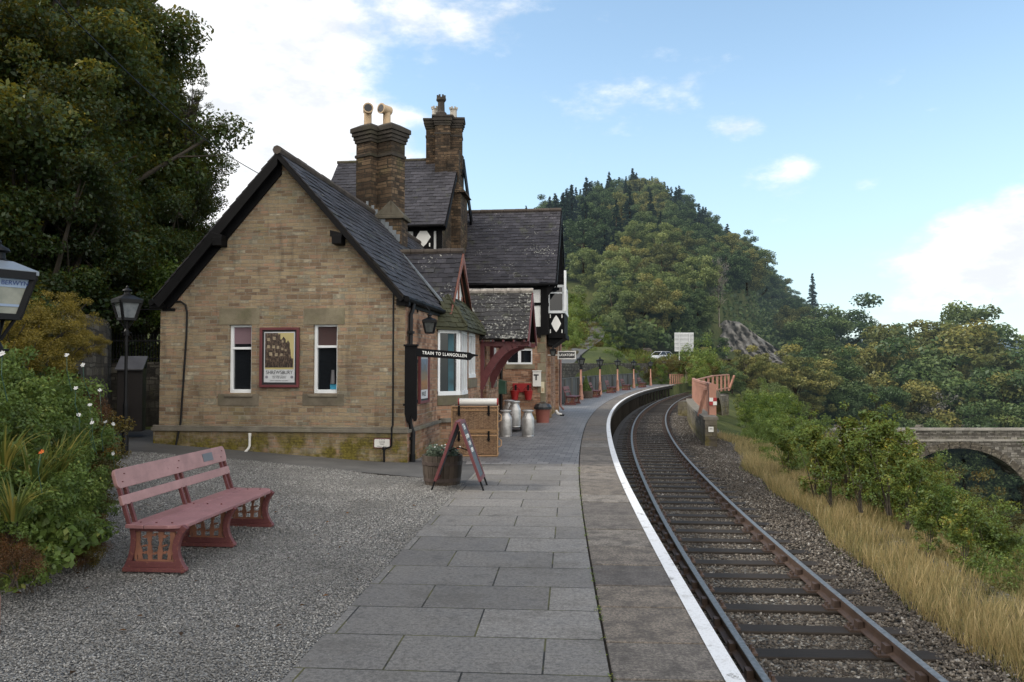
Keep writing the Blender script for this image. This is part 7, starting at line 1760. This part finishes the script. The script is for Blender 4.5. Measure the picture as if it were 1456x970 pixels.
for (k, px, py, Y, sc) in [('y', 55, 470, 8.6, .8), ('y', 82, 450, 9.6, .7), ('y', 35, 510, 8.0, .7), ('y', 96, 492, 9.3, .5), ('y', 60, 520, 8.9, .6), ('y', 10, 480, 8.0, .7), ('y', 125, 488, 10.2, .38),
        ('g', 10, 565, 7.2, .8), ('g', 48, 585, 7.8, .75), ('g', 80, 600, 8.8, .7), ('g', 5, 640, 6.6, .75), ('g', 50, 650, 7.3, .75), ('g', 85, 650, 8.2, .75), ('g', 40, 720, 6.5, .6), ('g', 80, 735, 6.9, .55), ('g', 105, 705, 7.6, .5), ('g', 15, 710, 6.0, .6), ('g', 105, 650, 9.6, .65), ('g', 20, 600, 6.9, .6), ('g', 70, 690, 7.2, .6),
        ('o', 125, 690, 8.3, .6), ('o', 122, 640, 9.5, .75), ('o', 125, 620, 11.0, .65), ('o', 115, 745, 7.5, .42), ('o', 135, 668, 9.4, .5), ('o', 122, 790, 6.9, .28), ('o', 100, 570, 9.8, .55), ('o', 145, 650, 11.0, .5),
        ('r', 2, 780, 5.9, .45), ('r', 25, 800, 5.8, .5), ('r', 132, 775, 7.2, .36), ('r', 110, 795, 6.8, .3), ('r', 95, 560, 9.4, .7), ('r', 118, 585, 10, .8),
        ('b', 90, 765, 6.6, .7), ('b', 60, 760, 6.4, .7), ('b', 110, 755, 6.9, .6), ('b', 60, 800, 6.2, .45), ('b', 45, 815, 6.05, .4), ('b', 75, 700, 7.0, .6), ('b', 30, 660, 6.6, .6), ('b', 60, 610, 7.4, .6),
        ('d', 15, 530, 10.5, .9), ('d', 60, 560, 10.5, .8), ('d', -20, 600, 8, 1.0), ('d', -30, 480, 9, 1.2)]:
    c = at(px, py, Y); hc = {'g': .45, 'o': .4, 'y': .38, 'r': .25, 'b': .25, 'd': .63}[k] * sc
    GP[k]((c.x, Y, c.z - hc), rt.uniform(0, 6.3), sc, gl[k], 'shrub', {'g': 'green garden shrubs', 'o': 'olive garden shrubs', 'y': 'golden garden shrubs', 'r': 'heather clumps', 'b': 'broad leaved garden plants', 'd': 'dark garden shrubs'}[k])
# strap leaved lily clumps
def strap_clump(seed, name, n=60, L=.62, mat_=FO_STRAP, w=.011):
    r = np.random.default_rng(seed); V = []; Q = []; rn = []
    for i in range(n):
        a = r.uniform(0, 2 * PI); l = L * r.uniform(.6, 1.2); lean = r.uniform(.25, 1.0); d = np.array([math.cos(a), math.sin(a), 0]); s_ = np.array([-d[1], d[0], 0]); p0 = d * r.uniform(0, .08); rr = r.random(); K_ = 6
        for k in range(K_ + 1):
            t = k / K_; p = p0 + d * l * lean * t ** 1.4 + np.array([0, 0, l * (t - .62 * lean * t ** 2.4)]); ww = w * (1 - t ** 2) + .001; V += [p - s_ * ww, p + s_ * ww]
            if k: b = len(V); Q.append([b - 4, b - 3, b - 1, b - 2]); rn.append(rr)
    t = thing(name, None, 'plant', (0, 0, 0)); fast_mesh('leaves', np.array(V), np.array(Q), np.array(rn), mat_, t); return t
ST = PL(strap_clump(61, 'day_lily', 60, .5, w=.0085)); 
for i, (px, py, Y, sc) in enumerate([(45, 690, 6.9, 1.0), (75, 675, 7.3, 1.0), (20, 730, 6.3, .8), (95, 665, 7.8, .9), (5, 660, 6.7, .9), (60, 645, 7.9, .9)]):
    c = at(px, py, Y - .75); ST((c.x, Y - .75, c.z - .05), rt.uniform(0, 6), sc, ['arching yellow green strap leaved clump with an orange flower', 'arching yellow green strap leaved clump in the flower bed'][min(i, 1)], 'plant', None if i == 0 else 'strap leaved clumps')
def flowers(name, lab, spots, mat_, size, n=6, group=None):
    for i, (px, py, Y) in enumerate(spots):
        c = at(px, py, Y - 1.1); t = thing(name, lab, 'flower', tuple(c), rt.uniform(0, 6), group); r = np.random.default_rng(int(px * 7 + py)); g = MB()
        for k in range(n):
            a = 2 * PI * k / n + r.normal() * .1; d = Vector((math.cos(a), math.sin(a), r.uniform(-.1, .4))); s_ = Vector((-math.sin(a), math.cos(a), 0)) * size * .28
            g.face([Vector((0, 0, 0)), d * size * .6 + s_, d * size, d * size * .6 - s_])
        g.build('petals', mat_, t); g = MB(); g.tube([(0, 0, 0), (.01, -.12, -.06), (.02, -.22, -.20)], [.0022, .0025, .003], 4); g.build('stem', GREENP, t); t.rotation_euler = (r.uniform(.7, 1.2), 0, r.uniform(-.5, .7))
flowers('white_flower', 'small white flower on a thin stalk above the flower bed', [(95, 505, 7.6), (118, 519, 7.9), (108, 552, 7.9), (142, 555, 8.6), (128, 576, 8.6), (112, 590, 8.2), (130, 597, 8.6), (161, 603, 9.5), (150, 600, 9.2), (161, 645, 9.0), (3, 503, 6.0), (131, 601, 8.3)], FO_PETAL, .022, 7, 'white flowers over the bed')
flowers('orange_flower', 'orange lily flower among the strap leaves', [(59, 643, 6.9)], FO_OPETAL, .024)
# small plants in the barrel, conifer in the far barrel
t = thing('barrel_flowers', 'silvery green bedding plant with tiny white and red flowers in the half barrel', 'plant', (-1.06, 12.15, .40)); r = np.random.default_rng(71)
V, Q, rnd, CC = crown_cloud(r, (.27, .27, .12), 30, 2600, .035, cz=.07, clr=.4); fast_mesh('foliage', V, Q, rnd, foliage('silver_leaves', [(0, (.03, .045, .03)), (.6, (.13, .17, .12)), (1, (.30, .34, .27))]), t)
for m_, k in ((FO_PETAL, 26), (FO_RPETAL, 18)):
    C = np.stack([r.normal(0, .13, k), r.normal(0, .13, k), r.uniform(.08, .19, k)], 1); nn = np.tile([0, -.5, .8], (k, 1)) + r.normal(0, .2, (k, 3)); nn /= np.linalg.norm(nn, axis=1, keepdims=True)
    V, Q = leaf_geo(C, np.full(k, .03), nn, r, .9); fast_mesh('blossom', V, Q, r.random(k), m_, t)
x, y = base(833, 565.8); t = thing('dwarf_conifer', 'small pointed yellow green conifer in the far half barrel', 'plant', (x, y, .38)); r = np.random.default_rng(72); n = 3000
zz = r.random(n) ** 1.3; a = r.uniform(0, 2 * PI, n); rr = .32 * (1 - zz) * r.uniform(.7, 1.05, n); C = np.stack([np.cos(a) * rr, np.sin(a) * rr, zz * .95], 1); nn = np.stack([np.cos(a), np.sin(a), np.full(n, .6)], 1) + r.normal(0, .4, (n, 3)); nn /= np.linalg.norm(nn, axis=1, keepdims=True)
V, Q = leaf_geo(C, np.full(n, .07), nn, r, .6); fast_mesh('foliage', V, Q, r.random(n), FO_BRIGHT, t); g = MB(); g.tube([(0, 0, -.03), (0, 0, .8)], [.03, .01], 6); g.build('trunk', BARK, t)

# ---- right of the track: dry grass, weeds, saplings
r = np.random.default_rng(81)
def grass(name, lab, N, yr, dr, hr, w, mat_, dens=None, lean=.35, exp=1.6):
    y = yr[0] + (yr[1] - yr[0]) * r.random(N) ** exp; d = r.uniform(*dr, N); 
    if dens is not None: k = r.random(N) < dens(d, y); y, d = y[k], d[k]
    n = len(y); nx, ny = En(y); x = E(y) + d * nx; yy = y + d * ny; z = H(x, yy)
    cl = .5 + .5 * np.sin(x * 3.1 + 2 * np.sin(yy * 2.3)) * np.sin(yy * 2.7 + np.sin(x * 3.7)); h = r.uniform(*hr, n) * (.65 + .5 * cl)
    a = r.uniform(0, 2 * PI, n); L = lean * h * r.random(n) ** .7; dx, dy = np.cos(a) * L, np.sin(a) * L; b = r.uniform(0, PI, n); sx, sy = np.cos(b), np.sin(b); ww = w * r.uniform(.6, 1.4, n) * (1 + .03 * y)
    lv = []
    for t, kw in ((0, 1), (.45, .8), (.8, .75), (1, .15)): 
        c = np.stack([x + dx * t ** 1.8, yy + dy * t ** 1.8, z - .05 + h * t * (1 - .12 * t)], 1); s_ = np.stack([sx * ww * kw, sy * ww * kw, 0 * sx], 1); lv += [c - s_, c + s_]
    V = np.stack(lv, 1).reshape(-1, 3); o_ = 8 * np.arange(n)[:, None]; Q = np.concatenate([o_ + np.array([[k, k + 1, k + 3, k + 2]]) for k in (0, 2, 4)], 0)
    rn = np.clip(.3 + .35 * cl + r.normal(0, .2, n), 0, 1); tag(fast_mesh(name, V, Q, np.tile(rn, 3), mat_), lab, 'grass', kind='stuff')
edge = lambda y: 3.15 + .1 * np.sin(y * 1.3) + .12 * np.sin(y * .5) + np.interp(y, [10, 24, 30], [0, .8, 1.2])
grass('dry_grass', 'tall straw coloured grass along the railway verge', 150000, (4, 34), (3.0, 8.0), (.26, .58), .0032, FO_GRASS, lambda d, y: (d > edge(y)) * np.clip(1.25 - (d - edge(y)) / 4.6, 0.15, 1))
grass('green_grass', 'short green grass and weeds at the foot of the dry grass', 50000, (4, 34), (3.0, 8.0), (.10, .28), .0045, FO_GRASSG, lambda d, y: (d > edge(y) - .12) * .8)
grass('bank_grass', 'rough grass on the bank above the far platform', 90000, (36, 108), (-24, -3.9), (.2, .6), .010, FO_GRASSG, exp=1)
def weeds(name, lab, N, yr, dr, ls, hz, mat_, dens=None):
    y = r.uniform(*yr, N); d = r.uniform(*dr, N)
    if dens is not None: k = r.random(N) < dens(d, y); y, d = y[k], d[k]
    n = len(y); nx, ny = En(y); x = E(y) + d * nx; yy = y + d * ny; P = np.stack([x, yy, H(x, yy) + hz * r.random(n)], 1); nn = r.normal(0, .5, (n, 3)) + [0, -.2, .9]; nn /= np.linalg.norm(nn, axis=1, keepdims=True)
    V, Q = leaf_geo(P, ls * r.uniform(.6, 1.3, n), nn, r, .7); tag(fast_mesh(name, V, Q, r.random(n), mat_), lab, 'ground cover', kind='stuff')
weeds('ground_cover', 'low weeds and brambles under the saplings beside the line', 110000, (3, 34), (4.9, 13), .075, .38, FO_SAP, lambda d, y: np.clip((d - 5.2) / 2, .05, 1))
SA = PL(shrub_proto(91, 'sycamore_sapling', FO_SAP, (1.05, 1.05, 1.25), 9500, .082, clr=.24, nclu=90, lob=.55, stems=14, shell=.2, up=.7, cz=.98)); SBn = PL(shrub_proto(92, 'bramble_bush', FO_SAPB, (1.0, 1.0, .9), 9000, .058, clr=.24, nclu=80, lob=.55, shell=.2, cz=.68)); SC = PL(shrub_proto(93, 'hazel_bush', FO_GREEN, (1.1, 1.1, 1.1), 10000, .066, clr=.24, nclu=80, lob=.55, shell=.2, cz=.85)); SD = PL(shrub_proto(94, 'ash_sapling', FO_BRIGHT, (.8, .8, 1.4), 7000, .072, clr=.24, nclu=60, lob=.55, shell=.2, cz=1.1))
RP = {'s': (SA, 'sycamore sapling with yellowing leaves on the bank beside the line', 'sapling', 1.12, 'sycamore saplings on the bank'), 'n': (SBn, 'brown tinged bramble bush on the bank beside the line', 'bush', .81, 'bramble bushes on the bank'), 'c': (SC, 'dark green hazel bush on the bank beside the line', 'bush', 1.0, 'hazel bushes on the bank'), 'a': (SD, 'light green ash sapling on the bank beside the line', 'sapling', 1.26, 'ash saplings on the bank')}
rb = random.Random(77)
def bank_top(px): return float(np.interp(px, [1080, 1150, 1240, 1300, 1350, 1400, 1456, 1600], [636, 616, 592, 628, 672, 712, 752, 820]))
ROWS = []
for d_, lift in ((6.1, 0), (7.1, .35), (8.3, .75), (9.9, 1.3)):
    Yb = 9.2 + rb.random() * .6
    while Yb < 27:
        hgt = float(np.interp(Yb, [9, 10, 12, 15, 18, 22, 27], [.62, .72, .98, 1.65, 1.8, 1.35, .7])) * rb.uniform(.72, 1.05) + lift * .8 * min(1, max(0, (Yb - 11) / 5))
        ROWS.append((d_ + rb.uniform(-.35, .35), Yb, hgt)); Yb += rb.uniform(.55, .95) * (1 + .02 * Yb)
for d_, Yb, hgt in ROWS:
    k = rb.choices('scna', [.34, .32, .18, .16])[0]; P, lab, cat, hc, grp = RP[k]; ht = {'s': 2.35, 'n': 1.7, 'c': 2.05, 'a': 2.65}[k]; x_, y_, _ = EP(Yb, d_); zt_ = EYE - (bank_top(728 + F * x_ / y_) + rb.uniform(-6, 34) - 523) / F * y_; hgt = min(hgt, zt_ - Hs(x_, y_))
    if hgt < .35: continue
    sxy = hgt / ht * rb.uniform(.85, 1.2)
    P((x_, y_, Hs(x_, y_) - .05), rb.uniform(0, 6.3), (sxy, sxy, hgt / ht), lab, cat, grp)
for (k, px, py, Y, sc) in [
        ('c', 1436, 812, 10.6, .5), ('n', 1468, 835, 9.9, .48), ('c', 1400, 790, 11.4, .42), ('s', 1425, 800, 11.0, .36), ('n', 1372, 770, 12.0, .4), ('c', 1475, 815, 10.8, .5), ('c', 1128, 665, 22, .5), ('a', 1108, 655, 24, .6), ('n', 1140, 680, 19.5, .5), ('a', 1088, 640, 27, .6), ('c', 1095, 650, 24, .5), ('c', 1075, 625, 31, .7), ('n', 1075, 640, 27, .5), ('a', 1085, 590, 40, 1.1), ('c', 1092, 600, 36, 1.1), ('c', 1112, 610, 34, 1.2), ('c', 1058, 640, 29, .45), ('a', 1080, 570, 46, 1.3), ('c', 1085, 560, 66, 1.9), ('a', 1110, 580, 58, 2.2), ('c', 1140, 600, 50, 1.6), ('n', 1105, 660, 24, .7), ('c', 1150, 650, 27, 1.0), ('s', 1165, 660, 24, .8), ('a', 1130, 625, 33, 1.0), ('c', 1062, 600, 38, .8), ('n', 1062, 620, 34, .6), ('a', 1060, 575, 48, 1.0), ('s', 1320, 665, 20, .6), ('c', 1350, 745, 17, .8), ('c', 1400, 790, 15, .7), ('n', 1220, 690, 19, .9), ('n', 1262, 700, 18, .9), ('n', 1310, 730, 17, .8), ('c', 1290, 690, 22, 1.0), ('c', 1350, 790, 15, .8), ('c', 1445, 850, 12.5, .8), ('c', 1180, 650, 30, 1.0), ('c', 1220, 660, 28, 1.1)]:
    P, lab, cat, hc, grp = RP[k]; py = py + (22 if Y < 22 else 16); px = px + (4 if px < 1300 else -6); py = py + (14 if px > 1280 and Y < 22 else 0); sc = sc * (.88 if Y < 22 else .82); py = max(py, bank_top(px) + 8 + hc * sc * F / Y) if px > 1110 and Y < 40 else py; c = at(px, py, Y); P((c.x, Y, c.z - hc * sc), rt.uniform(0, 6.3), sc, lab, cat, grp)
# bushes along the bank above the far platform, road verge and lane
for (k, px, py, Y, sc, lab) in [('a', 866, 516, 80, 1.3, None), ('a', 878, 518, 84, 1.2, None), ('c', 892, 519, 88, 1.2, None), ('n', 906, 520, 88, 1.1, None), ('a', 920, 521, 90, 1.2, None), ('n', 934, 522, 90, 1.2, None), ('n', 950, 521, 92, 1.3, None), ('n', 966, 519, 94, 1.4, None), ('a', 940, 530, 84, .9, None), ('c', 984, 518, 96, 2.0, None), ('c', 1006, 516, 92, 2.4, None), ('n', 925, 533, 82, .9, None), ('c', 858, 505, 96, 1.3, None), ('c', 868, 500, 104, 1.6, None), ('n', 850, 512, 84, 1.0, None), ('c', 812, 488, 88, 1.2, None), ('c', 822, 478, 98, 1.4, None), ('n', 830, 470, 106, 1.5, None), ('c', 800, 478, 92, 1.6, None), ('n', 806, 505, 74, .9, None), ('n', 825, 500, 86, 1.0, None), ('c', 836, 505, 84, 1.0, None), ('n', 842, 494, 92, 1.3, None), ('a', 852, 488, 102, 1.5, None), ('c', 815, 455, 118, 2.4, None), ('a', 820, 440, 128, 2.6, None), ('n', 838, 428, 140, 3.0, None), ('c', 802, 465, 100, 2.2, None), ('n', 1000, 530, 90, 1.5, None), ('c', 990, 533, 86, 1.2, None), ('c', 862, 480, 112, 2.2, None), ('a', 858, 462, 120, 2.4, None), ('n', 848, 445, 134, 2.6, None), ('a', 900, 530, 80, .8, None), ('a', 880, 530, 78, .8, None)]:
    P, lab, cat, hc, grp = RP[k]; c = at(px, py, Y); P((c.x, Y, c.z - hc * sc), rt.uniform(0, 6.3), sc, {'a': 'light green bush on the verge beyond the far platform fence', 'c': 'dark green bush on the verge beyond the far platform fence', 'n': 'brownish bush on the verge beyond the far platform fence'}[k], 'bush', {'a': 'light', 'c': 'dark', 'n': 'brownish'}[k] + ' bushes beyond the far platform')
ST2 = PL(shrub_proto(95, 'leggy_sapling', FO_SAP, (.55, .55, 1.35), 2600, .088, clr=.26, nclu=34, lob=.5, stems=9, shell=.15, up=.9))
for (px, py, Y, sc) in [(1160, 650, 17, .8), (1240, 612, 17, .9), (1282, 620, 16, .8), (1205, 632, 17, .8), (1262, 650, 15, .8), (1180, 668, 15.5, .6), (1120, 640, 21, .7), (1222, 672, 14.5, .6), (1290, 700, 13, .5), (1320, 742, 12, .45), (1370, 760, 11.2, .45)]:
    py = max(py, bank_top(px) - 12 + 1.1 * sc * F / Y); c = at(px, py, Y); ST2((c.x, Y, c.z - 1.1 * sc), rt.uniform(0, 6.3), sc, 'leggy upright sapling with loose leaves rising from the bank beside the line', 'sapling', 'leggy saplings on the bank')
# tiny weeds in the paving joint
r2 = np.random.default_rng(5); pts_ = []
for k in range(70):
    y = r2.uniform(4.3, 14); c = EP(y, PJ + r2.normal(0, .006)); nn_ = r2.integers(3, 9)
    for q in range(nn_): pts_.append((c[0] + r2.normal(0, .012), c[1] + r2.normal(0, .02), .006 + r2.random() * .012))
C = np.array(pts_); nn = r2.normal(0, .4, C.shape) + [0, 0, 1]; nn /= np.linalg.norm(nn, axis=1, keepdims=True); V, Q = leaf_geo(C, np.full(len(C), .016), nn, r2, .6); tag(fast_mesh('joint_weeds', V, Q, r2.random(len(C)), FO_GREEN), 'tiny green weeds growing in the paving joint', 'weeds', kind='stuff')
# fallen leaves on the court
C = np.stack([r2.uniform(-4.6, -1.2, 90), r2.uniform(4.6, 11, 90), np.zeros(90)], 1); k = C[:, 0] < pleft(C[:, 1]) + .6; C = C[k]; C[:, 2] = gz(C[:, 0], C[:, 1]) + .018; nn = r2.normal(0, .25, C.shape) + [0, 0, 1]; nn /= np.linalg.norm(nn, axis=1, keepdims=True)
V, Q = leaf_geo(C, r2.uniform(.02, .06, len(C)), nn, r2, .7); tag(fast_mesh('fallen_leaves', V, Q, r2.random(len(C)), FO_RUST), 'scattered brown fallen leaves on the gravel', 'leaves', kind='stuff')
for k_, v_ in PROTO.items():
    if not v_[1]: bpy.data.objects.remove(v_[0])
